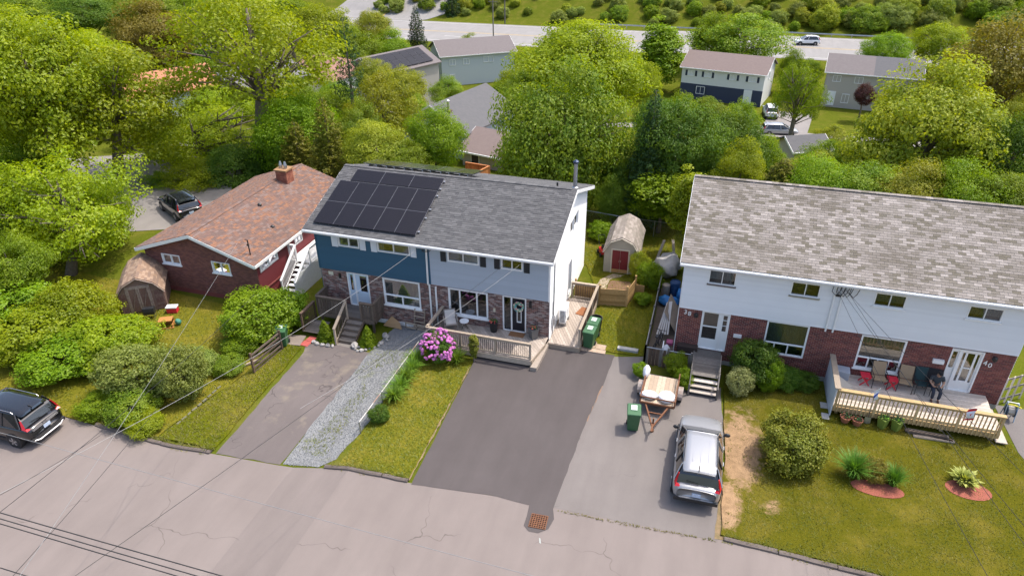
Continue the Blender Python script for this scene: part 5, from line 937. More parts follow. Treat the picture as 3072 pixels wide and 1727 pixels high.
# ================================================================== FENCES, SHEDS, YARD CLUTTER
def wire_fence(label, pts, z0f, z1, mat, postm, name='wire_fence', sp=.075, posts=2.0, top=True, cat='fence'):
    t = thing(name, label, cat, (pts[0][0], pts[0][1], 0)); o = Vector((pts[0][0], pts[0][1], 0)); k = MB()
    for (a, b) in zip(pts[:-1], pts[1:]):
        A, B = Vector((*a, 0))-o, Vector((*b, 0))-o; L = (B-A).length; u = (B-A)/L; h = z1-z0f; n = Vector((-u.y, u.x, 0)); m = int((L+h)/sp)
        for i in range(m):
            for s in (1, -1):
                s0, s1 = i*sp-h, i*sp; zz0, zz1 = (z0f, z1) if s > 0 else (z1, z0f); a0, a1 = max(0, s0), min(L, s1)
                if a1-a0 < .02: continue
                f0, f1 = (a0-s0)/h, (a1-s0)/h; p = A+u*a0+ZA*(zz0+(zz1-zz0)*f0); q = A+u*a1+ZA*(zz0+(zz1-zz0)*f1); d = ZA*.003; k.quad(p-d, q-d, q+d, p+d)
        if top: MB().cyl(A+ZA*z1, B+ZA*z1, .022, n=6).build('top_rail', mat, t)
        c = max(1, round(L/posts))
        for i in range(c+1): P = A+u*(L*i/c); MB().cyl(P+ZA*(hz(P.x+o.x, P.y+o.y)-.05), P+ZA*(z1+.03), .026, n=6).build('post', postm, t)
    tag(k.build('wire_mesh', STEEL, t), kind='stuff'); return t
PIPE = M('fence_pipe', (.55, .53, .5), .5, .4, nz=[(1.2, .8, (.28, .13, .08), .52, .6)])
wire_fence('low chain-link fence with rusty top pipe between gravel and front lawn', [(-6.08, -8.6), (-6.05, -2.35)], -.05, .55, PIPE, STEEL); wire_fence('chain-link fence at the back of the garden behind the beige shed', [(-3.5, 14.6), (1.2, 13.9), (6, 13.6)], .05, 1.15, STEEL, STEEL, sp=.12)
lf = thing('slatted_fence', 'open brown slatted fence screening a green bin beside the worn driveway', 'fence', (-13.2, -4.6, -.4)); o = Vector((-13.2, -4.6, -.4)); FP = [(-13.25, -5.9), (-13.05, -3.8), (-14.4, -3.45), (-14.2, -2.5)]; 
for a, b in zip(FP[:-1], FP[1:]):
    for i in range(5): z = .06+.25*i; MB().bar((a[0]-o.x, a[1]-o.y, z), (b[0]-o.x, b[1]-o.y, z), .035, .10).build('rail', OLDW, lf)
for p in FP: MB().bar((p[0]-o.x, p[1]-o.y, -.1), (p[0]-o.x, p[1]-o.y, 1.22), .09, .09, (1, 0, 0)).build('post', DKW, lf)
tag(MB().bar((-14.1, -5.7, -.28), (-13.5, -4.9, -.24), .09, .09).build('timber_log', RAILW), 'short timber beam lying beside the slatted fence', 'timber')
wf = thing('low_white_rail', 'low white weathered rail along the overgrown bed of the bungalow', 'rail', (-15.0, -5.5, -.4)); MB().bar((-1.2, -2.4, .28), (.7, 1.9, .34), .05, .10).build('rail', WHP, wf); [MB().bar((-1.2+1.9*t, -2.4+4.3*t, 0), (-1.2+1.9*t, -2.4+4.3*t, .42), .08, .08, (1, 0, 0)).build('post', WHP, wf) for t in (0, .5, 1)]
ed = thing('stone_edging', 'row of pale edging stones between verge lawn and the overgrown bed', 'edging', (-14.2, -8.5, -.4)); [MB().box((.12*i/9-.1, -1.5+i*.33, .05), (.10, .22+.06*(i % 2), .09), R_(random.uniform(-12, 12))).build('stone', M('mossy_stone', (.17, .16, .12), .95, nz=[(5, .6, (.09, .10, .04))]), ed, bevel=.02) for i in range(9)]
# honey coloured board fence
hf = thing('board_fence', 'honey coloured timber board fence closing off the back garden', 'fence', (1.7, 4.4, 0)); HP = [(-1.35, .28), (.05, -.02), (1.52, .22), (1.78, 1.55)]
for a, b in zip(HP[:-1], HP[1:]):
    for i in range(7): MB().bar((*a, .10+.15*i), (*b, .10+.15*i), .03, .145).build('board', FENW, hf)
for p in HP: MB().bar((*p, 0), (*p, 1.3), .1, .1, (1, 0, 0)).build('post', FENW, hf)
MB().bar((*HP[3], .5), (2.3, 1.5, .5), .03, .5).build('gate_panel', FENW, hf)
sheet('garden_bed', smooth_poly([(1.75, 5.1), (3.2, 4.9), (3.35, 6.2), (3.0, 7.4), (1.9, 7.2)], .06, .3, 3), .045, M('bark_mulch', (.20, .11, .065), .95, nz=[(12, .5, (.12, .06, .035)), (3, .4, (.3, .19, .12))], bump=(30, .6, .04)))
sheet('garden_path', smooth_poly([(1.2, 5.2), (1.7, 5.0), (1.85, 7.3), (2.6, 8.1), (1.9, 8.1), (1.3, 7.2)], .05, .3, 5), .04, M('sandy_path', (.42, .34, .25), .95, nz=[(8, .5, (.3, .24, .17))]))
def shed(label, loc, rz, W, D, hw, hk, hp, kx, wm, rm, doorm, trim, dx, dw, dh, braces=False, shing=None):
    t = thing('garden_shed', label, 'shed', loc, rz); hx = W/2; prof = [(-hx, hw), (-hx*kx, hk), (0, hp), (hx*kx, hk), (hx, hw)]
    w = MB(); w.ext([(-hx, 0, 0), (hx, 0, 0)]+[(p[0], 0, p[1]) for p in prof[::-1]], (0, D, 0)); w.build('wall', wm, t); e = .1
    P2 = [(p[0]*1.07, p[1]+.02) for p in prof]
    for (a, b) in zip(P2[:-1], P2[1:]):
        rf = MB().ext([(a[0], -e, a[1]), (b[0], -e, b[1]), (b[0], -e, b[1]+.05), (a[0], -e, a[1]+.05)], (0, D+2*e, 0)).build('roof_panel', rm, t); u = Vector((0, 1, 0)); s = Vector((b[0]-a[0], 0, b[1]-a[1])); L = s.length; s.normalize(); P0 = Vector((a[0], -e, a[1]+.05))
        if s.x*1 > 0 and s.z >= 0: shingles(rf, P0, u, s, D+2*e, L, rm, limit=80, seed=2) if False else None
        if shing:
            if s.z >= 0: shingles(rf, Vector((a[0], D+e, a[1]+.055)), -u, s, D+2*e, L, rm, limit=90)
            else: shingles(rf, Vector((b[0], -e, b[1]+.055)), u, -s, D+2*e, L, rm, limit=90)
        MB().bar((a[0], -e-.015, a[1]), (b[0], -e-.015, b[1]), .03, .10, (0, 1, 0)).build('rake_board', trim, t)
    for i in range(2):
        x0 = dx-dw/2+i*dw/2; dd = MB().bb(x0+.01, x0+dw/2-.01, -.03, -.002, .08, dh).build('door', doorm, t)
        if braces: k = MB(); k.bar((x0+.05, -.045, .12), (x0+dw/2-.05, -.045, dh-.05), .02, .09, (0, 1, 0)); k.bb(x0+.01, x0+.09, -.052, -.034, .08, dh); k.bb(x0+dw/2-.09, x0+dw/2-.01, -.053, -.034, .08, dh); k.bb(x0, x0+dw/2, -.051, -.033, dh-.09, dh); k.build('brace', trim if not braces == 2 else doorm, dd)
        else: MB().bb(x0+.01, x0+dw/2-.01, -.04, -.031, .08, .3).build('kick_board', FENW, dd); MB().box((dx+(.05 if i else -.05), -.045, dh*.55), (.02, .03, .12)).build('handle', STEEL, dd)
    for q in ((dx-dw/2-.07, dx-dw/2, 0, dh+.07), (dx+dw/2, dx+dw/2+.07, 0, dh+.07), (dx-dw/2, dx+dw/2, dh, dh+.07)): MB().bb(q[0], q[1], -.035, -.003, q[2], q[3]).build('door_trim', trim, t)
    return t
BEI = M('beige_siding', (.42, .38, .32), .7, nz=[(4, .3, (.34, .31, .26))]); SHED_R = M('dusty_shed_roof', (.28, .24, .21), .95, ramp=[(.30, .26, .23), (.25, .22, .19), (.33, .29, .26)], var=.1, nz=[(3, .5, (.16, .14, .12))])
g = shed('beige barn shed with burgundy double doors in the back garden', (2.28, 8.25, 0), R_(2), 2.0, 3.3, 1.35, 2.05, 2.35, .6, BEI, SHED_R, M('burgundy_door', (.16, .012, .022), .5), M('cream_trim', (.6, .55, .46), .7), -.05, .95, 1.55, shing=True)
for z in range(9): MB().bb(-.98, -.62, -.022, -.002, .12+z*.13, .235+z*.13).build('siding_board', BEI, g); MB().bb(.55, .98, -.022, -.002, .12+z*.13, .235+z*.13).build('siding_board', BEI, g)
BRN = M('peeling_brown_paint', (.13, .065, .05), .85, ramp=[(.12, .055, .045), (.18, .11, .09)], nz=[(14, .6, (.26, .19, .16), .55, .65)]); BROOF = M('brown_shed_roof', (.24, .16, .11), .9, ramp=[(.26, .17, .115), (.20, .135, .10), (.29, .20, .14)], var=.1)
g = shed('brown peeling barn shed with braced doors on the bungalow lawn', (-22.45, -2.75, -.38), R_(36), 2.3, 3.0, 1.15, 1.75, 2.15, .62, BRN, BROOF, BRN, M('worn_shed_trim', (.34, .27, .23), .8, nz=[(8, .6, (.16, .09, .07))]), -.08, 1.1, 1.62, braces=1, shing=True)
for z in range(9): MB().add([(.68, -.03, .1+z*.13), (1.1, -.03, .1+z*.13), (1.1, -.004, .22+z*.13), (.68, -.004, .22+z*.13), (.68, -.003, .1+z*.13), (1.1, -.003, .1+z*.13)], [(0, 1, 2, 3), (4, 5, 1, 0)]).build('siding_board', BRN, g); MB().add([(-1.1, -.03, .1+z*.13), (-.72, -.03, .1+z*.13), (-.72, -.004, .22+z*.13), (-1.1, -.004, .22+z*.13)], [(0, 1, 2, 3)]).build('siding_board', BRN, g)
co = thing('cool_box', 'red cool box with white lid beside the brown shed', 'cool box', (-20.95, -2.35, -.34), R_(20)); MB().bb(-.28, .28, -.17, .17, 0, .3).build('box_body', M('red_plastic', (.62, .02, .045), .5), co, bevel=.02); MB().bb(-.30, .30, -.19, .19, .302, .38).build('lid', WHITE, co, bevel=.02)
gl = thing('barbecue', 'small black barbecue with closed hood in front of the brown shed', 'barbecue', (-21.7, -3.2, -.35), R_(30)); MB().add([(-.3, -.2, .42), (.3, -.2, .42), (.3, .2, .42), (-.3, .2, .42), (-.3, -.14, .68), (.3, -.14, .68), (.3, .2, .64), (-.3, .2, .64)], [(0, 3, 2, 1), (4, 5, 6, 7), (0, 1, 5, 4), (1, 2, 6, 5), (2, 3, 7, 6), (3, 0, 4, 7)]).build('hood', BLK, gl, bevel=.03); MB().bb(-.28, .28, -.18, .18, .3, .415).build('fire_box', BLK, gl)
for x in (-.25, .25): [MB().bar((x, y, 0), (x, y, .32), .03, .03).build('leg', STEEL, gl) for y in (-.16, .16)]
ob = thing('orange_crate', 'orange wooden box open at one side on the bungalow lawn', 'crate', (-20.25, -3.65, -.35), R_(28)); OR = M('orange_stain', (.42, .19, .05), .7, nz=[(5, .3, (.34, .15, .04))]); MB().bb(-.35, .35, -.25, .25, .42, .46).build('top', OR, ob); MB().bb(-.35, .35, .21, .25, 0, .42).build('back', OR, ob); MB().bb(-.35, -.31, -.25, .21, 0, .42).build('side', OR, ob); MB().bb(.31, .35, -.25, .21, 0, .2).build('side', OR, ob); MB().bb(-.3, .4, -.3, -.22, 0, .05).build('base', OR, ob)
lump('watering_can', 'green garden bag beside the orange wooden box', (-19.75, -3.35, -.35), (.16, .14, .18), M('teal_green', (.05, .22, .16), .6), 4, 'bag')
# in front of the blue house
pl = thing('timber_pallet', 'tan timber pallet pieces leaning against the brick wall', 'pallet', (-6.95, -.38, -.16)); 
for x in (-.28, .28): MB().bar((x, .05, 0), (x, .3, 1.05), .04, .09, (0, 1, 0)).build('rail', RAILW, pl)
for i in range(4): MB().bar((-.32, .02+.07*i, .12+i*.28), (.32, .02+.07*i, .12+i*.28), .02, .09, (0, 1, 0)).build('slat', RAILW, pl)
MB().bar((-.75, -.05, .32), (.5, -.05, .26), .04, .09).build('slat', RAILW, pl); MB().bar((-.75, -.05, .05), (.5, -.05, .02), .04, .09).build('slat', RAILW, pl)
for x in (-.72, -.1, .48): MB().bar((x, -.05, -.02), (x, -.05, .36), .04, .06, (1, 0, 0)).build('post', RAILW, pl)
tag(MB().add([(-9.05, -.35, -.34), (-7.95, -.42, -.34), (-8.1, -.3, -.05), (-8.65, -.05, .12), (-9.05, -.33, -.30), (-7.95, -.40, -.30), (-8.1, -.28, -.01), (-8.65, -.03, .16)], [(0, 3, 2, 1), (4, 5, 6, 7), (0, 1, 5, 4), (1, 2, 6, 5), (2, 3, 7, 6), (3, 0, 4, 7)]).build('plywood_offcut', M('plywood', (.42, .27, .14), .8, nz=[(5, .3, (.34, .2, .1))])), 'tan plywood offcut leaning below the blue house window', 'plywood')
r = random.Random(4); RKM = M('pale_rock', (.42, .40, .37), .9, ramp=[(.48, .46, .43), (.33, .31, .29)], nz=[(9, .4, (.25, .23, .21))])
rock_spots = [(-9.5, -2.7), (-9.3, -2.82), (-9.12, -2.74), (-8.95, -2.62), (-8.8, -2.45), (-8.62, -2.3), (-8.5, -2.1), (-8.42, -1.9), (-9.62, -2.5), (-9.4, -2.5), (-8.45, -1.3), (-8.3, -1.5), (-8.6, -1.1), (-11.85, -2.75), (-11.6, -2.85), (-11.0, -2.82), (-11.3, -2.85), (-10.75, -2.78)]
for i, (x, y) in enumerate(rock_spots):
    s = r.uniform(.07, .15) if i not in (8, 10) else .2; mb = MB().ball((0, 0, s*.5), (s*r.uniform(.9, 1.4), s*r.uniform(.8, 1.1), s*.75), 7, 5); mb.v = [(v[0]*r.uniform(.85, 1.15), v[1]*r.uniform(.85, 1.15), max(0, v[2]*r.uniform(.85, 1.1))) for v in mb.v]; k = mb.build('rock', RKM); k.location = (x, y, hz(x, y)); k.rotation_euler.z = r.uniform(0, 6)
    tag(k, ['first', 'second', 'third', 'fourth', 'fifth', 'sixth', 'seventh', 'eighth', 'ninth', 'tenth', 'eleventh', 'twelfth', 'thirteenth', 'fourteenth', 'fifteenth', 'sixteenth', 'seventeenth', 'last'][sorted(rock_spots).index((x, y))]+' pale border stone from the left around the small spruces', 'rock', 'stones around the small spruces')
for i, (x, y) in enumerate(((-12.22, -2.95), (-12.15, -2.5))): tag(MB().box((x, y, hz(x, y)+.012), (.46, .44, .04), R_(-6)).build('paving_slab', M('red_paver', (.42, .09, .075), .9, nz=[(6, .3, (.33, .07, .06))]), bevel=.008, seg=1), ['red paving slab nearer the worn driveway', 'red paving slab nearer the lower deck'][i], 'slab', 'red slabs by the entry deck')
tag(MB().box((-12.95, -2.85, hz(-12.95, -2.85)+.02), (.95, .9, .05), R_(10)).build('paving_slab', M('brown_slab', (.24, .20, .17), .9, nz=[(4, .4, (.17, .14, .12))]), bevel=.01, seg=1), 'large brown slab beside the green bin behind the slatted fence', 'slab')
tag(MB().bb(3.42, 4.45, .38, .62, .0, .17).build('parking_block', CONC, bevel=.02), 'grey concrete block at the end of the grey driveway', 'block')
mw_ = thing('lawn_mower', 'red mower parked left of the beige shed', 'mower', (.95, 10.4, .03), R_(25)); MB().bb(-.3, .3, -.35, .35, .14, .42).build('deck', M('red_enamel', (.5, .03, .03), .4), mw_, bevel=.05); MB().bb(-.16, .16, -.15, .2, .42, .62).build('engine', BLK, mw_, bevel=.03); [MB().cyl((x-.04, y, .13), (x+.04, y, .13), .13, n=12).build('wheel', RUBBER, mw_) for x in (-.34, .34) for y in (-.28, .28)]; MB().tube([(-.22, .3, .3), (-.2, .85, .95), (.2, .85, .95), (.22, .3, .3)], .015).build('handle', BLK, mw_)
# side yard of number 38
sf = thing('side_yard_fence', 'grey fence with dark boards closing the cluttered side yard of number 38', 'fence', (4.85, -.35, 0))
for (a, b) in (((0, 0), (-.05, 7.4)), ((0, 0), (2.15, -.05))):
    A, B = Vector((*a, 0)), Vector((*b, 0)); L = (B-A).length; u = (B-A)/L; MB().cyl(A+ZA*1.02, B+ZA*1.02, .025, n=6).build('top_rail', STEEL, sf); n = int(L/.16)
    for i in range(n): P = A+u*(i+.5)*(L/n); MB().box(P+ZA*.5, (.13, .02, .9+.08*(i % 3)), Matrix.Rotation(math.atan2(u.y, u.x), 3, 'Z')).build('board', DKW if a != b and i % 4 else GREYW, sf)
    for i in range(max(2, round(L/1.9))+1): P = A+u*(L*i/max(2, round(L/1.9))); MB().box(P+ZA*.55, (.09, .09, 1.15)).build('post', GREYW, sf)
sheet('side_yard_floor', [(4.9, -.3), (6.1, -.3), (6.1, 7.2), (4.85, 7.2)], .02, M('packed_earth', (.16, .13, .10), .95, nz=[(4, .5, (.10, .08, .06))]))
def drum(label, loc, mat, r=.29, h=.9): t = thing('plastic_drum', label, 'drum', loc); MB().lathe((0, 0, 0), [(r*.94, 0), (r, .05), (r, h*.32), (r*1.03, h*.35), (r, h*.38), (r, h*.65), (r*1.03, h*.68), (r, h*.7), (r, h-.03), (r*.93, h), (r*.88, h), (r*.88, h-.05)], 16).build('shell', mat, t); MB().cyl((0, 0, h-.06), (0, 0, h-.045), r*.87, n=16).build('lid', mat, t)
drum('dark blue plastic drum at the back of the side yard', (5.62, 6.55, .03), M('navy_drum', (.012, .05, .14), .5)); drum('tan round container left of the blue drum', (5.15, 6.35, .03), M('tan_drum', (.30, .25, .20), .8), .22, .75)
BT = M('blue_tarp', (.02, .16, .42), .6, nz=[(4, .4, (.03, .24, .55))]); lump('blue_tarp', 'crumpled blue tarp in front of the blue drum', (5.45, 5.55, .02), (.55, .38, .22), BT, 5, 'tarp', .3); lump('blue_tarp', 'blue tarp bundle against the wall right of the blue drum', (5.95, 6.2, .02), (.16, .4, .35), BT, 6, 'tarp', .2)
lump('tarp_pile', 'grey white tarp over a pile behind the side yard', (5.0, 9.3, 0), (.75, 1.2, .5), M('dirty_tarp', (.42, .40, .38), .8, nz=[(4, .5, (.28, .26, .24))]), 7, 'tarp', .25)
for i, (x, y, a, L) in enumerate(((4.3, 10.9, 82, 2.2), (5.1, 11.4, 100, 1.8), (5.8, 10.6, 60, 1.6))): tag(MB().box((x, y, .42), (L, .16, .05), Matrix.Rotation(R_(a), 3, 'Z') @ Matrix.Rotation(R_(-18), 3, 'Y')).build('old_board', M('silver_board', (.24, .21, .18), .9)), ['weathered board propped left of the tarp pile', 'weathered board propped behind the tarp pile', 'weathered board propped right of the tarp pile'][i], 'board')
tag(MB().add([(5.35, 3.2, .9), (6.05, 2.4, .25), (6.09, 4.6, .3), (5.5, 5.0, 1.0), (5.35, 3.2, .93), (6.05, 2.4, .28), (6.09, 4.6, .33), (5.5, 5.0, 1.03)], [(0, 3, 2, 1), (4, 5, 6, 7), (0, 1, 5, 4), (1, 2, 6, 5), (2, 3, 7, 6), (3, 0, 4, 7)]).build('plywood_sheet', M('old_plywood', (.30, .24, .18), .85, nz=[(3, .4, (.22, .17, .13))])), 'large weathered plywood sheet leaning in the side yard', 'plywood')
vp = thing('vinyl_strips', 'bundle of pale vinyl siding strips lying in the side yard', 'siding strips', (5.3, 3.1, .25)); [MB().box((.09*i, 0, .35+.02*i), (.08, 2.4, .02), Matrix.Rotation(R_(-6+2*i), 3, 'Z') @ Matrix.Rotation(R_(14), 3, 'X')).build('strip', M('pale_vinyl', (.5, .47, .44), .6), vp) for i in range(5)]
bc = thing('bicycle', 'black bicycle standing inside the side yard fence', 'bicycle', (5.3, 1.0, .03), R_(78))
for x in (-.5, .5):
    w = MB().tube([(x+.31*math.cos(i*.3927), 0, .33+.31*math.sin(i*.3927)) for i in range(17)], .022, 6, False).build('wheel', RUBBER, bc); q = MB(); [q.tube([(x, 0, .33), (x+.3*math.cos(i*.7854), 0, .33+.3*math.sin(i*.7854))], .004, 3) for i in range(8)]; q.build('spoke', STEEL, w)
MB().tube([(-.5, 0, .33), (-.15, 0, .75), (.35, 0, .78), (.5, 0, .33)], .018).tube([(-.15, 0, .75), (-.05, 0, .3), (.38, 0, .72)], .018).tube([(-.5, 0, .33), (-.05, 0, .3)], .015).build('frame', BLK, bc); MB().tube([(.35, -.25, .98), (.36, 0, .95), (.35, .25, .98)], .015).tube([(.36, 0, .95), (.35, 0, .78)], .015).build('handlebar', BLK, bc); MB().box((-.2, 0, .92), (.24, .12, .05)).bar((-.2, 0, .9), (-.15, 0, .75), .03, .03).build('saddle', BLK, bc)
lump('rubbish_bag', 'white rubbish bag beside the brick corner of number 38', (5.75, .75, .03), (.2, .26, .24), TARP, 8, 'bag'); tag(MB().bb(5.7, 6.02, 1.5, 1.85, .03, .2).build('plastic_tub', M('pink_tub', (.5, .1, .22), .5), bevel=.03), 'pink plastic tub in the side yard', 'tub')
tag(MB().bb(5.6, 5.64, -.1, .5, .05, .95).build('vinyl_offcut', TRIM), 'narrow white vinyl offcut standing near the side yard corner', 'offcut')
# ================================================================== BACKGROUND HOUSES
def farhouse(label, loc, rz, W, D, H, rise, wm, rm, wins=(), doors=(), low=None, ridge='x', shut=None, name='house', rm2=None, hip=False, sidewins=()):
    t = thing(name, label, 'house', loc, R_(rz)); mb = MB(); base = -1.5
    mb.quad((0, 0, base), (W, 0, base), (W, 0, H), (0, 0, H)); mb.quad((W, 0, base), (W, D, base), (W, D, H), (W, 0, H)); mb.quad((W, D, base), (0, D, base), (0, D, H), (W, D, H)[:3] and (W, D, H), ) if False else mb.quad((W, D, base), (0, D, base), (0, D, H), (W, D, H)); mb.quad((0, D, base), (0, 0, base), (0, 0, H), (0, D, H)); sl = rise/(D/2) if ridge == 'x' else rise/(W/2)
    if not hip:
        if ridge == 'x': mb.quad((0, 0, H), (0, D/2, H+rise), (0, D, H)); mb.quad((W, 0, H), (W, D, H), (W, D/2, H+rise))
        else: mb.quad((0, 0, H), (W, 0, H), (W/2, 0, H+rise)); mb.quad((0, D, H), (W/2, D, H+rise), (W, D, H))
    mb.build('wall', wm, t); e = .35; th = .12
    if low: MB().bb(-.02, W+.02, -.05, -.003, -.3, low[1]).build('lower_wall', low[0], t)
    if hip: MB().add([(-e, -e, H), (W+e, -e, H), (W+e, D+e, H), (-e, D+e, H), (W*.42, D/2, H+rise), (W*.58, D/2, H+rise), (-e, -e, H-th), (W+e, -e, H-th), (W+e, D+e, H-th), (-e, D+e, H-th)], [(0, 1, 5, 4), (1, 2, 5), (2, 3, 4, 5), (3, 0, 4), (6, 9, 8, 7), (0, 6, 7, 1), (1, 7, 8, 2), (2, 8, 9, 3), (3, 9, 6, 0)]).build('roof', rm, t)
    elif ridge == 'x':
        parts = [(-e, W/2, rm), (W/2, W+e, rm2)] if rm2 else [(-e, W+e, rm)]
        for a, b, m in parts: MB().ext([(a, p[0], p[1]) for p in [(-e, H-sl*e), (D/2, H+rise), (D+e, H-sl*e), (D+e, H-sl*e+th), (D/2, H+rise+th), (-e, H-sl*e+th)]], (b-a, 0, 0)).build('roof', m, t)
        MB().bb(-e, W+e, -e-.09, -e-.003, H-sl*e-.03, H-sl*e+th-.02).build('gutter', TRIM, t)
        for x in (-e-.028, W+e+.003): MB().ext([(x, -e, H-sl*e-.08), (x, D/2, H+rise-.08), (x, D/2, H+rise+th), (x, -e, H-sl*e+th)], (.025, 0, 0)).build('rake_board', TRIM, t)
    else:
        MB().ext([(p[0], -e, p[1]) for p in [(-e, H-sl*e+th), (W/2, H+rise+th), (W+e, H-sl*e+th), (W+e, H-sl*e), (W/2, H+rise), (-e, H-sl*e)]], (0, D+2*e, 0)).build('roof', rm, t)
        for (xa, za), (xb, zb) in (((-e, H-sl*e), (W/2, H+rise)), ((W/2, H+rise), (W+e, H-sl*e))): MB().ext([(xa, -e-.028, za-.05), (xb, -e-.028, zb-.05), (xb, -e-.028, zb+th), (xa, -e-.028, za+th)], (0, .025, 0)).build('rake_board', TRIM, t)
    DG = M('far_window_glass', (.03, .035, .045), .35, spec=.25)
    for (a, b, z0, z1) in wins:
        w = window(t, V3(0, 0, 0), X1, FR, a, b, z0, z1, fw=.07, pane=DG, proud=.09)
        if shut: [MB().bb(x, x+.32, -.06, -.012, z0, z1).build('shutter', shut, t) for x in (a-.36, b+.04)]
    for (x, a, b, z0, z1) in sidewins: window(t, V3(x, 0, 0) if x > 0 else V3(0, D, 0), Y1 if x > 0 else -Y1, X1 if x > 0 else -X1, a, b, z0, z1, fw=.06, pane=DG, proud=.09, rows=((0, 1, ()),))
    for (a, b, z0, z1, m) in doors: MB().bb(a, b, -.10, -.02, z0, z1).build('door', m, t); MB().bb(a-.08, b+.08, -.08, -.015, z0, z1+.08).build('door_frame', TRIM, t)
    return t
RB = M('brown_roof', (.17, .13, .12), .95, nz=[(3, .4, (.21, .165, .15))], bump=(20, .4)); RD = M('dark_grey_roof', (.10, .10, .105), .95, nz=[(3, .4, (.135, .13, .135))], bump=(20, .4)); RGY = M('grey_brown_roof', (.15, .13, .13), .95, nz=[(3, .4, (.19, .17, .165))], bump=(20, .4)); ROR = M('orange_roof', (.42, .18, .10), .95, nz=[(3, .4, (.34, .15, .09))]); RRD = M('red_brown_roof', (.26, .14, .11), .95, nz=[(2, .4, (.30, .17, .13))])
FWH = M('far_white_siding', (.68, .68, .67), .6, nz=[(2, .2, (.6, .6, .58))]); FGR = M('far_grey_siding', (.46, .50, .54), .6); FBG = M('far_beige_siding', (.44, .40, .36), .6); FNV = M('far_navy_brick', (.035, .045, .085), .8); FCR = M('far_cream_siding', (.52, .46, .38), .7)
NAVS = M('navy_shutter', (.02, .03, .06), .6)
A_ = farhouse('far white semi with brown roof and navy shutters beyond the trees', (-.25, 89.1, -10.55), -11.5, 12.9, 8.4, 5.05, 1.7, FWH, RB, [(.95, 2.1, 3.7, 4.55), (3.6, 4.8, 3.7, 4.55), (7.6, 8.7, 3.7, 4.55), (10.5, 11.8, 3.7, 4.55), (2.6, 4.0, 1.0, 2.2)], [(10.2, 11.3, .4, 2.4, WHITE)], (FNV, 2.5), shut=NAVS, sidewins=[(12.9, 3.6, 4.3, 3.6, 4.8)])
farhouse('far beige semi with two-tone grey roof behind a small lawn', (21.45, 89.7, -10.5), -6.5, 12.9, 8.4, 5.35, 1.8, FBG, RGY, [(.95, 2.1, 3.9, 4.9), (4.0, 5.2, 3.9, 4.9), (8.0, 9.0, 3.9, 4.9), (2.75, 3.8, .8, 2.2)], [(.75, 1.75, .3, 2.4, WHITE)], None, rm2=RD)
MB_ = farhouse('far grey two-storey house with grey roof above the central trees', (-41.0, 86.7, -10.9), 35.6, 13.5, 8.4, 5.2, 1.8, FGR, RGY, [(1.4, 2.5, 3.5, 4.5), (3.9, 5.0, 3.5, 4.5), (7.6, 9.4, 3.6, 4.6), (1.4, 2.3, .4, 2.0)], [], None, sidewins=[(0, 2.0, 2.7, 3.4, 4.2), (0, 3.7, 4.3, 3.6, 4.2)])
D_ = farhouse('pale blue sided house with charcoal roof and brick flue behind the blue and grey semi', (-21.3, 29.2, -1.2), -14.2, 7.0, 8.5, 2.45, 1.9, M('pale_blue_siding', (.46, .52, .58), .6), RD, [(4.6, 5.6, 1.3, 2.1)], [], None, ridge='y', sidewins=[(7.0, .7, 1.5, 1.3, 2.05)])
bk = thing('brick_chimney', 'slim brown brick flue with metal pipe on the charcoal roof', 'chimney', (-16.6, 28.9, 1.2)); MB().bb(-.28, .28, -.28, .28, -.4, 1.5).build('stack', M('brown_flue', (.13, .085, .06), .9), bk); MB().cyl((0, 0, 1.5), (0, 0, 2.3), .1).build('pipe', STEEL, bk); MB().lathe((0, 0, 2.3), [(.1, 0), (.2, .05), (.05, .15)], 10).build('cap', STEEL, bk)
farhouse('low beige annex with brown roof right of the pale blue house', (-14.3, 26.0, -1.3), -14.2, 5.0, 5.5, 1.6, 1.1, M('annex_siding', (.45, .39, .34), .7), RB, [], [(1.0, 1.7, .3, 1.5, M('dark_doorway', (.05, .035, .03), .9))], None, ridge='x', name='annex')
od = thing('raised_deck', 'orange stained timber deck screen behind the solar roof', 'deck', (-12.6, 22.2, -.55)); ORW = wood('orange_stained_board', (.42, .15, .045), (.50, .20, .07))
for (a, b) in (((0, .1), (2.1, -.2)), ((2.1, -.2), (1.6, -1.7))):
    L = math.dist(a, b); n = int(L/.15); u = ((b[0]-a[0])/L, (b[1]-a[1])/L); [MB().box((a[0]+u[0]*(i+.5)*L/n, a[1]+u[1]*(i+.5)*L/n, .55), (L/n-.012, .02, 1.05), Matrix.Rotation(math.atan2(u[1], u[0]), 3, 'Z')).build('board', ORW, od) for i in range(n)]; MB().bar((*a, 1.1), (*b, 1.1), .14, .04).build('rail_cap', ORW, od)
MB().prism([(0, .1), (2.1, -.2), (1.6, -1.7), (-.4, -1.4)], -.15, 0).build('floor', ORW, od); [MB().bar((*p, -.9), (*p, 1.1), .1, .1, (1, 0, 0)).build('post', ORW, od) for p in ((0, .1), (2.1, -.2), (1.6, -1.7))]
farhouse('far house with red-brown hip roof and white porch behind the tall open tree', (-53.5, 56.5, -7.0), -12, 10.5, 9, 4.6, 2.2, FWH, RRD, [(1, 2.2, 2.6, 3.6), (5, 6.3, 2.6, 3.6), (8, 9.2, 2.6, 3.6)], [(3.4, 4.4, .2, 2.2, WHITE)], (WHITE, 2.2), hip=True)
F_ = farhouse('far grey gabled house with solar panels behind the thin pine', (-45.5, 62.0, -8.3), -25, 7.5, 11, 5.9, 1.7, M('far_taupe_siding', (.35, .33, .31), .7), RGY, [(2.0, 3.0, 3.2, 4.2), (4.6, 5.6, .6, 2.0)], [], (FCR, 2.4), ridge='y', sidewins=[(7.5, 2, 3.2, .7, 2.0), (7.5, 5, 6.2, .7, 2.0)])
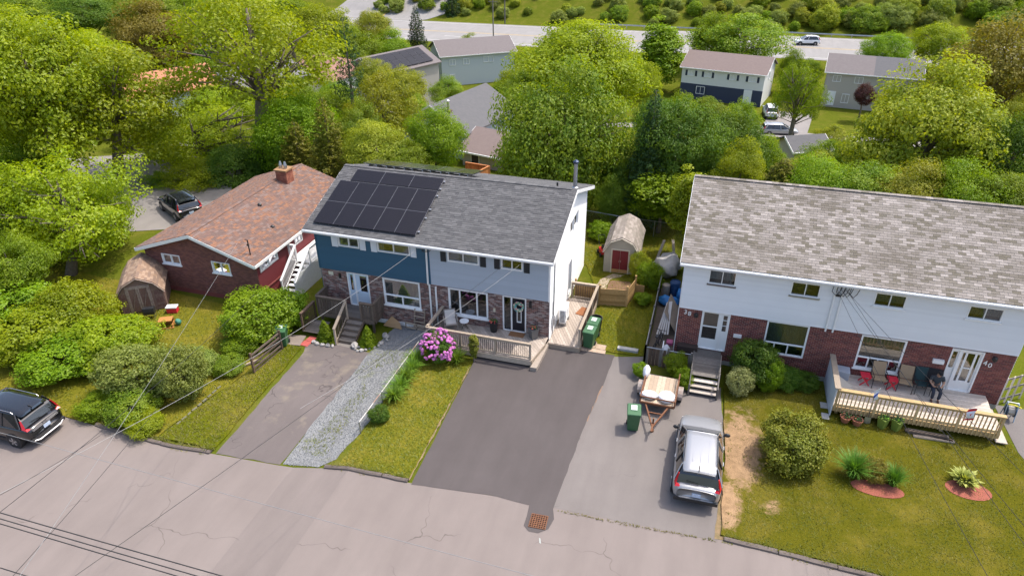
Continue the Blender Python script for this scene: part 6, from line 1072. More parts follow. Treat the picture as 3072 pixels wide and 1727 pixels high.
u_ = Vector((math.cos(R_(65)), math.sin(R_(65)), 0)); c_ = F_.location+Matrix.Rotation(R_(-25), 3, 'Z') @ Vector((7.85, .4, 5.9-.16+.16)); w_ = (Matrix.Rotation(R_(-25), 3, 'Z') @ Vector((-3.75, 0, 1.7))).normalized()
solar('white-framed solar panels on the far grey gabled house', c_, u_, w_, [(i*1.35+.3, i*1.35+1.6, j*1.75+.5, j*1.75+2.2) for i in range(7) for j in range(2)], lines=False)
G_ = farhouse('far house with bright orange roof half hidden by maple leaves', (-59.5, 33.5, -2.0), -31, 7.0, 10, 2.7, 1.6, FGR, ROR, [(1.2, 2.4, .9, 2.0)], [], None, ridge='y')
farhouse('far house with dull grey-violet roof right of the orange roof', (-58, 47.5, -4.9), -24, 8.5, 10, 3.4, 1.6, M('far_tan_siding', (.4, .36, .32), .7), M('violet_grey_roof', (.16, .15, .165), .95), [(1.2, 2.4, 1.2, 2.2), (5.5, 6.7, 1.2, 2.2)], [], None, ridge='y')
farhouse('far pale house glimpsed through the leftmost maples', (-66, 22, -.9), -20, 9, 9, 2.8, 1.5, FWH, RGY, [(1.2, 2.4, .9, 2.0), (5, 6.2, .9, 2.0)], [(3.2, 4.1, .1, 2.1, WHITE)], None, ridge='y')
farhouse('small grey-roofed shed in the trees behind the white semi', (13.2, 33.0, -1.6), 25, 3.0, 3.0, 2.0, .7, FBG, RD, [], [], None, name='garden_shed')
# far roadside things
gr = thing('guard_rail', 'long grey guard rail along the far side of the highway', 'guard rail', (20, 140.6, -9)); MB().ext([(-45, 0, .45), (-45, .05, .52), (-45, 0, .6), (-45, .05, .68), (-45, 0, .75), (-45, -.04, .6)], (95, 0, 0)).build('beam', STEEL, gr); [MB().bb(-45+i*4, -44.85+i*4, .06, .2, -.2, .75).build('post', STEEL, gr) for i in range(24)]
for i, (px, py, h, y) in enumerate(((1480, 100, 9, 117), (1515, 72, 11, 141))):
    p = pY(px, py, y); t = thing('utility_pole', ['wooden utility pole on the near side of the highway', 'tall utility pole on the far side of the highway'][i], 'pole', (p.x, y, hz(p.x, y))); MB().cyl((0, 0, -.3), (0, 0, h), .16, .11, 8).build('shaft', GREYW, t); MB().bar((-1, 0, h-.6), (1, 0, h-.6), .1, .12).build('crossarm', GREYW, t)
# street lamp head at the left edge, and cables
sl_ = thing('street_lamp', 'white street lamp head reaching in at the left edge', 'street lamp', (-17.2, -16.8, -.4)); MB().cyl((0, 0, 0), (0, 0, 6.6), .09, .06, 10).build('pole', GREYW, sl_); MB().tube([(0, 0, 6.3), (.8, .1, 6.6), (1.7, .1, 6.6)], .035).build('arm', STEEL, sl_); MB().ball((1.95, .1, 6.58), (.35, .14, .08), 12, 6).build('lamp_head', WHITE, sl_, smooth=True)
def cable(label, a, b, sag, r, mat, n=14, name='overhead_cable'):
    a, b = Vector(a), Vector(b); o = MB().tube([(a+(b-a)*(i/n)-ZA*(4*sag*(i/n)*(1-i/n)))-a for i in range(n+1)], r, 5).build(name, mat); o.location = a; return tag(o, label, 'cable')
CBL = M('black_cable', (.012, .012, .013), .5); CBW = M('pale_cable', (.26, .26, .26), .5, .2)
for i, (l, rr, hh) in enumerate((((0, 1533), (683, 1727), 8.6), ((0, 1551), (607, 1727), 8.3), ((0, 1566), (546, 1727), 8.0), ((0, 1698), (93, 1727), 7.2))):
    a, b = pz(*l, hh), pz(*rr, hh); d = (b-a).normalized(); cable('thick black power line crossing the lower left corner, ' + ('topmost', 'second from the top', 'third from the top', 'lowest')[i], a-d*8, b+d*8, .05, .011, CBL)
a, b = pz(0, 1296, 6.4), pz(1290, 1638, 6.4); d = (b-a).normalized(); cable('thin pale cable running across the street from the lamp head', a-d*1, b+d*14, .08, .007, CBW)
def drop(label, a, px, py, z, sag, r, m, k=1.25): a = Vector(a); e = pz(px, py, z); cable(label, a, a+(e-a)*k, sag, r, m)
drop('pale service cable from the blue house down over the worn driveway', (-6.5, -.3, 4.75), 0, 1430, 6.8, .75, .007, CBW); drop('pale service cable from the bungalow mast to the lower left', (-17.5, -.1, 3.35), 298, 1342, 7, .25, .006, CBW, 1.6)
drop('pale service cable from the grey house to the street, upper one', (-1.1, -.1, 4.75), 900, 1225, 5.6, .25, .006, CBW, 1.0); drop('dark cable from the grey house eave, standing in for a cable shadow across the gravel to the lower left', (-1.8, -.1, 4.72), 213, 1727, 7.0, .2, .007, CBL, 1.1)  # second cable darkened and laid along a shadow line to stand in for it
drop('dark cable sloping over the overgrown bed to the left street edge', (-13.0, -5.0, 3.6), 0, 1515, 7.0, .3, .008, CBL, 1.2)
for i, (px, py) in enumerate(((2760, 1330), (2860, 1290), (3072, 1395))): drop('dark service cable from the white semi to the lower right, ' + ('left', 'middle', 'right')[i], (12.55+.17*i, .5, 5.0), px, py, 5.6, .25, .008, CBL, 1.7)
drop('longest dark cable crossing the wide lawn from the white semi', (12.95, .5, 5.0), 3072, 1610, 6.2, .2, .008, CBL, 1.3)

a, b = pz(38, 1727, 7.2), pz(363, 1350, 6.2); cable('thin dark line standing in for a cable shadow across the three power lines at the left', a, a+(b-a)*1.5, .05, .006, CBL); a, b = pz(0, 1484, 7.2), pz(225, 1350, 6.6); cable('thin dark line standing in for a cable shadow at the left edge above the power lines', a, a+(b-a)*1.4, .05, .006, CBL)  # added dark tubes standing in for the shadows of overhead lines
# ================================================================== VEGETATION
def leaf_cloud(P, Nrm, size, g, asp=.62):
    n = len(P); up = g.normal(size=(n, 3)); t = np.cross(Nrm, up); t /= np.linalg.norm(t, axis=1)[:, None]+1e-9; b = np.cross(Nrm, t)
    s = (size*g.uniform(.65, 1.35, n))[:, None]; V = np.stack([P-t*s*.5, P-b*s*asp*.5+Nrm*s*.08, P+t*s*.5, P+b*s*asp*.5+Nrm*s*.08], 1)
    return V.reshape(-1, 3), np.arange(4*n).reshape(-1, 4)
def unit(a): return a/(np.linalg.norm(a, axis=-1, keepdims=True)+1e-9)
def crown(seed, R, Rz, nc, nl, leaf, cr, lobes=9, hollow=.45, low=-.55, flat=.6):
    g = np.random.default_rng(seed); d = unit(g.normal(size=(nc*4, 3))); d = d[d[:, 2] > low][:nc]; nc = len(d)
    L = unit(g.normal(size=(lobes, 3))*[1, 1, .8]); amp = g.uniform(.6, 1.0, lobes); q = (np.clip(d @ L.T, 0, 1)**4*amp).max(1); rr = .62+.42*q
    rad = rr*(hollow+(1-hollow)*g.random(nc)**.45); C = d*rad[:, None]*[R, R, Rz]
    cs = cr*g.uniform(.6, 1.35, nc); m = np.maximum(8, (nl*(cs/cr)**1.6).astype(int)); idx = np.repeat(np.arange(nc), m)
    off = g.normal(size=(len(idx), 3)); off *= (np.minimum(1, 1.5/np.linalg.norm(off, axis=1)))[:, None]
    P = C[idx]+off*cs[idx][:, None]*[1, 1, flat]*.62; N = unit(unit(P)*.35+unit(off)*.55+[0, 0, .42]+g.normal(size=P.shape)*.36)
    V, F = leaf_cloud(P, N, leaf, g); return V, F, C
def conifer(seed, R, H, rows, leaf, droop=.25, nl=40, narrow=1., start=.08, gap=1.):
    g = np.random.default_rng(seed); P = []; N = []; C = []
    for i in range(rows):
        t = start+(1-start)*i/rows; z = H*t; r = R*(1-t)**narrow*g.uniform(.82, 1.1)+.04*R; nb = max(4, int(9*(1-t)**.5*gap)+2)
        for a in g.uniform(0, .7)+np.arange(nb)*6.283/nb:
            rb = r*g.uniform(.75, 1.12); k = max(4, int(nl*(rb/R)**1.1)); s = np.sqrt(g.uniform(.02, 1, k)); w = .20*rb*(1-s*.6)+.03
            x = s*rb; y = g.normal(size=k)*w*.7; zz = z-droop*x+.10*x*s+g.normal(size=k)*.03*R
            P.append(np.c_[x*np.cos(a)-y*np.sin(a), x*np.sin(a)+y*np.cos(a), zz]); N.append(unit(np.c_[np.full(k, .35*np.cos(a)), np.full(k, .35*np.sin(a)), np.ones(k)]+g.normal(size=(k, 3))*.45)); C.append((rb*.8*math.cos(a), rb*.8*math.sin(a), z-droop*rb*.8))
    V, F = leaf_cloud(np.concatenate(P), np.concatenate(N), leaf, g, .4); return V, F, np.array(C)
PRO = {}
def proto(key, data, R, Rz):
    V, F, C = data; me = npmesh('crown', V, F, BARK); PRO[key] = (me, C, R, Rz)
for i in range(4): proto(('B', i), crown(20+i, 5, 4.3, 270, 140, .19, .98, 9+i, .42, -.92), 5, 4.3)
for i in range(3): proto(('O', i), crown(40+i, 5, 4.6, 150, 115, .195, .90, 8, .25, -.85, .5), 5, 4.6)
proto(('X', 0), crown(47, 5, 4.6, 130, 100, .19, .85, 7, .3, -.6, .5), 5, 4.6)
for i in range(4): proto(('S', i), crown(60+i, 2, 1.7, 240, 60, .125, .36, 8+i, .55, -.9), 2, 1.7)
for i in range(2): proto(('C', i), conifer(80+i, 2.2, 8, 30, .22, nl=62, narrow=.72, gap=1.35), 2.2, 8)
proto(('L', 0), conifer(90, 2.2, 8, 14, .2, .02, 70, .5, .40, .8), 2.2, 8)
for i in range(2): proto(('P', i), crown(95+i, 2.2, 5.0, 210, 70, .23, .62, 7, .35, -.9), 2.2, 5.0)
LM = dict(lime=leafm('lime_leaf', (.17, .26, .005), (.36, .43, .010), .5), green=leafm('green_leaf', (.1053, .1989, .0117), (.2691, .3393, .0234), .45), dark=leafm('dark_leaf', (.0526, .1287, .0094), (.1521, .2340, .0187)), olive=leafm('olive_leaf', (.1755, .2340, .0140), (.3627, .3744, .0281), .45),
    rust=leafm('rusty_leaf', (.17, .145, .018), (.25, .215, .03)), grey=leafm('grey_green_leaf', (.16, .22, .035), (.30, .35, .08)), fir=leafm('fir_needle', (.022, .055, .015), (.055, .10, .022), .15), gold=leafm('golden_cedar_needle', (.12, .145, .012), (.20, .19, .02), .2), mid=leafm('mid_leaf', (.12, .22, .005), (.26, .36, .010), .45), purple=leafm('purple_leaf', (.06, .02, .025), (.09, .035, .03)), varieg=leafm('variegated_leaf', (.22, .26, .08), (.42, .42, .20)))
def mk_crown(root, key, mat, sx, sz, z, rz):
    me, C, R, Rz = PRO[key]; o = link('crown', me, root); o.material_slots[0].link = 'OBJECT'; o.material_slots[0].material = LM[mat]; o.location = (0, 0, z); o.rotation_euler = (0, 0, rz); o.scale = (sx, sx, sz); return C
trr = random.Random(11)
def trunk(root, h, zc, r, C, sx, sz, rz, nl, lean=(0, 0), mat=BARK):
    mb = MB(); fork = max(.3, min(zc*.72, zc-1.1*sz)) if nl else h; rt = Matrix.Rotation(rz, 3, 'Z'); L0 = Vector((lean[0], lean[1], 0))
    mb.tube([L0*0, L0*.4+Vector((trr.uniform(-.1, .1), trr.uniform(-.1, .1), fork*.5)), L0+ZA*(fork if nl else h*.9), L0+ZA*h], [r*1.35, r, r*.75, r*.12] if nl else [r*1.2, r*.6, r*.12, r*.1], 8)
    if nl:
        for i in trr.sample(range(len(C)), min(nl, len(C))):
            e = rt @ Vector((C[i][0]*sx, C[i][1]*sx, C[i][2]*sz))+ZA*zc; z0 = fork*trr.uniform(.7, 1.0)+trr.random()*max(0, e.z-fork)*.6; s = L0+ZA*min(z0, h*.9)
            if e.z < s.z-.5: s.z = max(.4*fork, e.z-.2)
            m = s+(e-s)*.5+Vector((trr.uniform(-.12, .12), trr.uniform(-.12, .12), .12))*(e-s).length*.5; rr = min(r*.42, .16)*min(1, (e-s).length/4); mb.tube([s, m, e], [rr, rr*.55, rr*.14], 5)
            for _ in range(2):
                e2 = m+(e-m)*trr.uniform(.2, .7)+Vector((trr.uniform(-1, 1), trr.uniform(-1, 1), trr.uniform(-.2, .8)))*(e-s).length*.28; mb.tube([m, e2], [rr*.4, rr*.1], 4)
    mb.build('trunk', mat, root, smooth=True)
def tree(label, px, py, Y, rx, rz_, kind, mat, limbs=16, GROW=1.2, group=None, base=None, name='broadleaf_tree', cat='tree', thick=1.):
    P = pY(px, py, Y); d = (P-CP).dot(cF); a, b = rx*d/FPX*GROW, rz_*d/FPX*GROW*1.06; key = (kind, trr.randrange({'B': 4, 'X': 1, 'O': 3, 'S': 4, 'C': 2, 'L': 1, 'P': 2}[kind])); me, C, R, Rz = PRO[key]
    bx, by = (P.x, P.y) if base is None else base; gz = hz(bx, by); rot = trr.uniform(0, 6.28)
    t = thing(name, label, cat, (bx, by, gz), 0, group)
    if kind in 'CL':
        H = b*2; z0 = P.z-b-gz; mk_crown(t, key, mat, a/R, H/Rz, z0, rot); trunk(t, z0+H*.97, 1, max(.1, a*.09), C, 1, 1, 0, 0, (P.x-bx, P.y-by))
    else:
        zc = P.z-gz; o = mk_crown(t, key, mat, a/R, b/Rz, zc, rot); t.children[-1].location.xy = (P.x-bx, P.y-by); trunk(t, zc+b*.55, zc, max(.07, a*.062)*thick, C, a/R, b/Rz, rot, limbs, (P.x-bx, P.y-by))
    return t
def shrub(label, x, y, r, h, mat, kind='S', z0=0., name='shrub', group=None, idx=None):
    key = (kind, trr.randrange(4) if idx is None else idx); me, C, R, Rz = PRO[key]; t = thing(name, label, 'shrub', (x, y, hz(x, y)), 0, group); rot = trr.uniform(0, 6.28); r *= 1.18; mk_crown(t, key, mat, r/R, h*.6/Rz, h*.5+z0, rot); trunk(t, h*.6, h*.5, .03+.012*r, C, r/R, h*.55/Rz, rot, 7); return t
# --- near left, beyond the bungalow lawn
tree('large lime maple beyond the bungalow lawn with leaning dark trunk', 205, 640, 1.0, 205, 165, 'O', 'lime', 22, base=(-29.9, -.6), thick=.85); tree('wide lime maple over the turning circle with forked dark trunk', 330, 325, 13, 235, 185, 'O', 'lime', 22, base=(-38.3, 12.3), thick=.9); tree('lime maple at the upper left edge of the photo', 95, 250, 9, 215, 190, 'B', 'lime', 18); tree('shaded green maple at the left edge beside the bungalow lawn', 15, 690, 0, 140, 170, 'B', 'mid', 16)
tree('lime maple spreading low over the dark parked car', 585, 425, 20, 165, 105, 'O', 'lime', 16, base=(-31.5, 22.5)); _b = pg(796, 508); tree('tall open lime tree with many bare grey limbs behind the bungalow', 765, 165, _b.y+.5, 240, 190, 'X', 'lime', 30, base=(_b.x, _b.y), thick=1.3); tree('smaller green tree under the tall open tree', 880, 395, 19, 125, 110, 'B', 'mid', 10); tree('dark green undergrowth tree behind the bungalow ridge', 715, 510, 17, 110, 70, 'B', 'dark', 8); tree('golden cedar behind the bungalow and the blue house', 985, 435, 15, 75, 115, 'C', 'gold', name='cedar_tree'); tree('second golden cedar further left behind the bungalow', 900, 480, 15.5, 85, 95, 'C', 'gold', name='cedar_tree')
tree('olive green tree left of the charcoal-roofed house', 1150, 330, 24, 105, 130, 'O', 'olive', 16); tree('bright green tree behind the solar panels', 1305, 420, 17, 85, 85, 'B', 'mid', 10); tree('olive bush-like tree just above the solar ridge', 1130, 455, 14.5, 110, 75, 'B', 'olive', 8); tree('thin pine with bare dark trunk in front of the solar house', 1050, 245, 32, 60, 150, 'L', 'fir', name='pine_tree')
tree('rusty golden tree far behind the orange roof', 455, 120, 52, 120, 90, 'B', 'rust', 10); tree('dark green tree behind the violet-grey roof', 560, 150, 58, 85, 70, 'B', 'dark', 8)
# --- centre
tree('huge dense green tree behind the grey house roof', 1688, 425, 16.5, 188, 195, 'B', 'green', 16, thick=1.2); tree('broad yellow-green maple behind the huge central tree', 1745, 190, 48, 190, 115, 'B', 'lime', 14); tree('small yellow-green tree left of the broad maple', 1535, 275, 52, 60, 55, 'B', 'lime', 8); tree('dark green tree behind the beige shed', 2030, 425, 17, 125, 120, 'B', 'dark', 12); tree('dark spreading tree right of the beige shed', 2180, 455, 21, 115, 118, 'B', 'dark', 12); tree('dark fir between the huge tree and the beige shed', 1950, 470, 15.5, 75, 165, 'C', 'fir', name='fir_tree'); tree('low bright green tree behind the beige shed', 1985, 590, 14.5, 80, 75, 'P', 'mid', 8); tree('yellow-green sapling left of the white semi roof', 2075, 610, 11.5, 60, 100, 'P', 'lime', 8); tree('yellow-green rounded tree above the white semi ridge end', 2225, 510, 15, 75, 75, 'B', 'lime', 8)
# --- right
tree('open tree with dark slanting trunk above the white semi roof', 2395, 290, 41, 75, 105, 'X', 'mid', 26, base=(pY(2362, 480, 40).x, 40), thick=1.3); tree('big yellow-green tree at the right behind the white semi', 2790, 400, 24, 205, 175, 'B', 'olive', 16); tree('brownish tree at the far right edge', 2985, 250, 46, 175, 150, 'B', 'rust', 12); tree('dark green tree at the right edge above the roof', 3040, 470, 22, 110, 130, 'B', 'dark', 10)
for i, (px, py, r, k, m) in enumerate(((2340, 560, 90, 'C', 'gold'), (2450, 575, 110, 'B', 'mid'), (2590, 590, 120, 'B', 'green'), (2730, 600, 120, 'B', 'olive'), (2880, 600, 120, 'B', 'mid'), (3020, 610, 110, 'B', 'green'), (2300, 600, 70, 'B', 'dark'), (2570, 500, 75, 'B', 'mid'))): tree(['golden cedar top just above the white semi ridge', 'green treetop right of the golden cedar above the ridge', 'green treetop over the middle of the white semi ridge', 'olive treetop over the ridge below the big yellow-green tree', 'bright treetop over the right part of the ridge', 'treetop over the right end of the ridge at the photo edge', 'dark treetop left of the golden cedar', 'round green tree in front of the far small lawn'][i], px, py, (15 if i < 7 else 30), r, r*.8, k, m, 8)
# --- mid and far belt
far = [(1180, 170, 70, 70, 70, 'B', 'mid'), (1250, 105, 88, 42, 75, 'C', 'fir'), (1070, 160, 66, 85, 65, 'B', 'mid'), (960, 95, 72, 110, 80, 'B', 'lime'), (1120, 85, 84, 60, 55, 'B', 'olive'), (1345, 275, 62, 55, 38, 'B', 'green'), (1400, 140, 104, 40, 40, 'O', 'grey'), (1470, 150, 104, 38, 38, 'O', 'mid'), (1985, 165, 92, 72, 100, 'P', 'mid'), (2235, 120, 104, 150, 95, 'O', 'green'), (2140, 130, 106, 80, 75, 'B', 'mid'), (2375, 215, 96, 42, 60, 'B', 'mid'), (2425, 225, 94, 40, 50, 'B', 'green'), (2660, 150, 108, 70, 55, 'B', 'mid'), (2820, 130, 112, 85, 60, 'B', 'lime'), (2900, 220, 84, 100, 80, 'B', 'mid'), (1935, 260, 70, 60, 65, 'B', 'lime'), (2040, 345, 50, 70, 55, 'B', 'mid'), (2592, 285, 82, 34, 32, 'B', 'purple'), (2665, 315, 74, 45, 50, 'O', 'olive'), (2210, 365, 50, 70, 55, 'B', 'mid'), (60, 60, 60, 130, 60, 'B', 'green'), (250, 45, 66, 130, 60, 'B', 'dark'), (420, 30, 74, 120, 55, 'B', 'green'), (560, 45, 80, 110, 60, 'B', 'mid'), (700, 40, 84, 120, 60, 'B', 'lime'), (640, 110, 62, 110, 70, 'B', 'lime'), (860, 40, 92, 90, 50, 'B', 'mid'), (130, 20, 95, 140, 45, 'B', 'dark'), (780, 15, 112, 90, 35, 'B', 'green'), (1010, 300, 44, 70, 60, 'B', 'mid'), (1210, 270, 56, 75, 70, 'B', 'olive'), (720, 330, 40, 100, 70, 'B', 'lime'), (180, 450, 24, 130, 80, 'B', 'mid'), (60, 480, 18, 120, 90, 'B', 'green'), (2500, 410, 40, 55, 45, 'O', 'olive'), (2120, 330, 62, 45, 42, 'B', 'green'), (1560, 300, 40, 90, 80, 'B', 'mid'), (2480, 480, 26, 85, 80, 'O', 'mid')]
words = {'B': 'round', 'O': 'open', 'P': 'slim upright', 'C': 'conical'}; cw = dict(mid='bright green', lime='yellow-green', green='green', dark='dark green', olive='olive', grey='grey-green', rust='rusty', fir='blackish green', purple='purple-leaved')
wh = ['left of the far grey house', 'beside the far grey house wall', 'above the solar house', 'below the highway ramp', 'at the ramp corner', 'right below the far grey house', 'by the highway left of the pole', 'by the highway right of the pole', 'left of the far white house', 'over the far white house roof', 'behind the left end of the far white house', 'right of the far white house', 'between the two far semis', 'behind the far beige semi', 'right of the far beige semi', 'in front of the right edge highway', 'below the purple tree by the broad maple', 'in front of the far white house left end', 'in front of the far beige semi', 'over the lawn of the far beige semi', 'in front of the far white house middle', 'at the upper left corner', 'in the upper left wood', 'top left above the rusty tree', 'top left beyond the rusty tree', 'behind the tall open tree crown', 'between the rusty tree and the tall open tree', 'below the ramp at the top', 'at the very top left', 'at the top beside the ramp', 'below the solar house', 'above the olive tree by the charcoal roof', 'beside the trunk of the tall open tree', 'behind the leftmost maples', 'at the left edge behind the shaded maple', 'below the far small lawn', 'behind the dark trees in the middle', 'left behind the huge central tree', 'above the white semi ridge near the slanting trunk']
for i, (px, py, Y, rx, rz_, k, m) in enumerate(far): tree(f'{words[k]} {cw[m]} tree {wh[i]}', px, py, Y, rx, rz_, k, m, 6, 1.08, name='fir_tree' if k == 'C' else 'broadleaf_tree', group='trees behind the houses')
# understory filling the wooded strip behind the gardens
ORD = 'leftmost second third fourth fifth sixth seventh eighth ninth tenth eleventh twelfth thirteenth fourteenth fifteenth sixteenth seventeenth eighteenth nineteenth twentieth'.split()+['%dth' % k for k in range(21, 80)]
fill = [(1885, 545, 17, 85, 105, 'B', 'dark'), (1840, 600, 15, 60, 70, 'B', 'green'), (1930, 620, 15.5, 70, 60, 'B', 'dark'), (2110, 540, 17, 80, 80, 'B', 'dark'), (2040, 510, 20, 90, 90, 'B', 'green'), (2150, 375, 30, 70, 60, 'B', 'green'), (1965, 360, 32, 70, 70, 'B', 'dark'), (2290, 470, 24, 70, 70, 'B', 'mid'), (2440, 520, 22, 80, 60, 'B', 'olive'), (2650, 500, 26, 90, 80, 'B', 'olive'), (2900, 480, 30, 110, 100, 'B', 'mid'), (3060, 370, 40, 90, 90, 'B', 'olive'), (2900, 320, 55, 100, 70, 'B', 'olive'), (1080, 400, 20, 80, 80, 'B', 'green'), (1210, 470, 14.5, 80, 50, 'B', 'mid'), (1010, 330, 34, 90, 70, 'B', 'mid'), (860, 300, 36, 90, 80, 'B', 'mid'), (650, 330, 34, 110, 80, 'B', 'lime'), (500, 480, 20, 90, 60, 'O', 'lime'), (590, 520, 14.5, 105, 55, 'O', 'lime'), (480, 545, 13.5, 60, 40, 'O', 'mid'), (660, 500, 19, 80, 60, 'O', 'mid'), (440, 400, 22, 110, 80, 'O', 'lime'), (90, 540, 8, 130, 110, 'B', 'mid'), (300, 620, 4, 110, 110, 'O', 'lime'), (230, 330, 22, 130, 110, 'B', 'lime'), (60, 380, 20, 120, 110, 'B', 'lime'), (200, 170, 34, 150, 80, 'B', 'lime'), (20, 130, 32, 130, 90, 'B', 'lime'), (360, 200, 42, 70, 60, 'B', 'mid'), (600, 230, 52, 70, 60, 'B', 'mid'), (1120, 230, 48, 60, 50, 'B', 'olive'), (1240, 350, 32, 60, 55, 'B', 'mid'), (1570, 470, 26, 80, 70, 'B', 'green'), (1480, 360, 40, 55, 60, 'B', 'lime'), (30, 800, -4.5, 120, 80, 'B', 'mid'), (1330, 330, 44, 40, 35, 'B', 'mid')]
for i, (px, py, Y, rx, rz_, k, m) in enumerate(sorted(fill)): tree(f'{ORD[i]} understory tree from the left in the wooded strip, {cw[m]}', px, py, Y, rx, rz_, k, m, 6, 1.08, group='understory trees behind the gardens')
# shrubs on the embankment beyond the highway
tree('lone dark spruce standing on the highway embankment', 1358, 45, 146, 40, 75, 'C', 'fir', name='spruce_tree')
er = random.Random(5); spots = []; eb = []
for i in range(260):
    px = er.uniform(1130, 3060); py = er.uniform(-12, 100) if px > 1500 else er.uniform(-10, 80)
    if any(abs(px-a)*.6+abs(py-b)*1.5 < 27 for a, b in spots) or 1600 < px < 2080 and er.random() < .6: continue
    p = pg(px, py)
    if p.y < 143.5: continue
    spots.append((px, py)); eb.append((p, px, py, er.uniform(1.3, 2.6)*(1.45 if px > 2400 else 1), er.choice(['grey', 'grey', 'green', 'mid', 'olive', 'grey'])))
ORD = 'leftmost second third fourth fifth sixth seventh eighth ninth tenth eleventh twelfth thirteenth fourteenth fifteenth sixteenth seventeenth eighteenth nineteenth twentieth'.split()+['%dth' % k for k in range(21, 80)]
cnt = {}
for p, px, py, s, m in sorted(eb, key=lambda e: e[1]):
    ck = (m, s > 2); cnt[ck] = cnt.get(ck, 0)+1; key = ('S', er.randrange(4)); cn = 'grey-green' if m == 'grey' else cw[m]
    t = thing('shrub', f"{ORD[cnt[ck]-1]} {'large' if s > 2 else 'small'} {cn} wild shrub along the highway embankment, counted from the left", 'shrub', (p.x, p.y, p.z-.15), 0, 'wild shrubs on the highway embankment'); mk_crown(t, key, m, s/2, s*.85/1.7, s*.6, er.uniform(0, 6)); MB().tube([(0, 0, -.1), (.05, 0, s*.8)], [.08, .03], 5).build('stem', BARK, t)
# --- near left bushes
shrub('lime leafed bush at the middle of the bungalow lawn', -20.9, -6.5, 1.95, 2.1, 'lime', idx=0); shrub('lime leafed bush in front of the brown shed', -24.4, -5.3, 1.9, 2.6, 'lime', idx=1); shrub('lime leafed bush at the left side of the bungalow lawn', -25.2, -7.0, 2.4, 2.2, 'lime', idx=2); shrub('lime leafed bush behind the black car', -22.3, -8.2, 2.0, 1.7, 'mid', idx=3); shrub('green bush at the left photo edge behind the black car', -28, -6.2, 2.3, 2.6, 'mid', idx=0)
shrub('grey-green willow shrub at the street corner of the bungalow lawn', -17.6, -8.6, 1.7, 2.3, 'grey', idx=1); shrub('grey-green shrub next to the edging stones', -15.5, -8.3, 1.25, 2.5, 'grey', idx=2); shrub('dark green shrub by the kerb below the willow shrub', -16.6, -10.1, 1.15, 1.2, 'green', idx=3); shrub('low lime shrub at the kerb corner', -15.4, -10.7, .8, .8, 'lime', idx=0); shrub('low green shrub at the kerb left of the corner', -18.3, -10.3, .9, .8, 'mid', idx=1)
shrub('dense round lime bush between the bungalow and the entry deck', -15.1, -2.75, 2.0, 2.3, 'mid', idx=2); shrub('right half of the dense lime bush by the white stairs', -13.95, -1.7, 1.2, 1.9, 'mid', idx=0); shrub('low green plants behind the slatted fence', -14.9, -4.4, 1.0, .9, 'mid', idx=3); shrub('low dark shrub in the overgrown bed beside the white rail', -14.5, -6.1, .7, .8, 'green', idx=1); shrub('wild low bush at the start of the overgrown bed', -15.9, -6.4, .9, 1.1, 'grey', idx=0)
# --- around the white semi and the back garden
shrub('large dark rose bush beside the window of number 38', 9.75, -.25, 1.05, 2.3, 'dark', idx=0); shrub('bright leafy rose shoots on the dark rose bush', 10.55, -.75, .62, 1.6, 'mid', idx=1); shrub('variegated cream shrub beside the steps of number 38', 9.2, -1.35, .62, 1.35, 'varieg', idx=2); shrub('dark low shrub under the window of number 38', 11.2, -.15, .75, .95, 'dark', idx=3); shrub('dark low shrub nearest the white porch panel', 12.2, -.1, .6, .7, 'dark', idx=1); shrub('green weeds between the trailer and the steps', 6.85, -1.6, .42, .95, 'mid', idx=0); shrub('vine on the side yard fence corner', 6.35, -.75, .5, 1.2, 'mid', idx=3); shrub('weeds at the left of the trailer', 4.75, -1.4, .35, .75, 'mid', idx=2); shrub('leafy bush against the side yard fence by the beige shed', 4.15, 7.0, .75, 1.6, 'mid', idx=1); shrub('pale sapling bush in front of the beige shed', 3.45, 8.0, .6, 1.7, 'olive', idx=2); shrub('low green bush behind the board fence', 4.0, 5.2, .5, .7, 'mid', idx=0); shrub('bush at the back left of the garden', .3, 12.6, .8, 1.2, 'mid', idx=3)
fl = MB(); r = random.Random(3); [fl.ball((10.55+r.uniform(-.4, .4), -1.15+r.uniform(-.1, .2), r.uniform(.7, 1.4)), .05, 6, 4) for _ in range(3)]; tag(fl.build('rose_blooms', M('pink_rose', (.65, .06, .18), .8)), 'pink rose blooms on the bush beside number 38', 'flowers')
gc = shrub('rounded golden cedar bush on the wide lawn', 11.35, -5.3, 1.28, 2.1, 'gold', idx=0)
# dense inner twigs keep the clipped bushes opaque
for (x, y, r_, h) in ((11.35, -5.35, .8, 1.3), (-14.6, -1.6, 1.2, 1.7)): pass
def dwarf(label, x, y, r_, h): t = thing('dwarf_spruce', label, 'shrub', (x, y, hz(x, y))); mk_crown(t, ('DW', 0), 'mid', r_/.5, h/1.2, 0, trr.uniform(0, 6)); MB().tube([(0, 0, -.05), (0, 0, h*.8)], [.05, .02], 6).build('trunk', BARK, t)
proto(('DW', 0), conifer(101, .5, 1.2, 26, .075, .1, 70, .75, .02, 1.6), .5, 1.2); proto(('CE', 0), crown(103, .24, .95, 150, 34, .06, .09, 6, .55, -.95, 1.2), .24, .95)
dwarf('small dwarf spruce left of the entry stairs', -11.4, -2.3, .46, 1.2); dwarf('small dwarf spruce right of the entry stairs', -9.0, -2.15, .46, 1.2)
t = thing('columnar_cedar', 'slim columnar cedar in front of the deck railing', 'shrub', (-3.1, -2.5, 0)); mk_crown(t, ('CE', 0), 'gold', 1., 1., .92, 0); MB().tube([(0, 0, -.05), (0, 0, 1.3)], [.05, .02], 6).build('trunk', BARK, t)
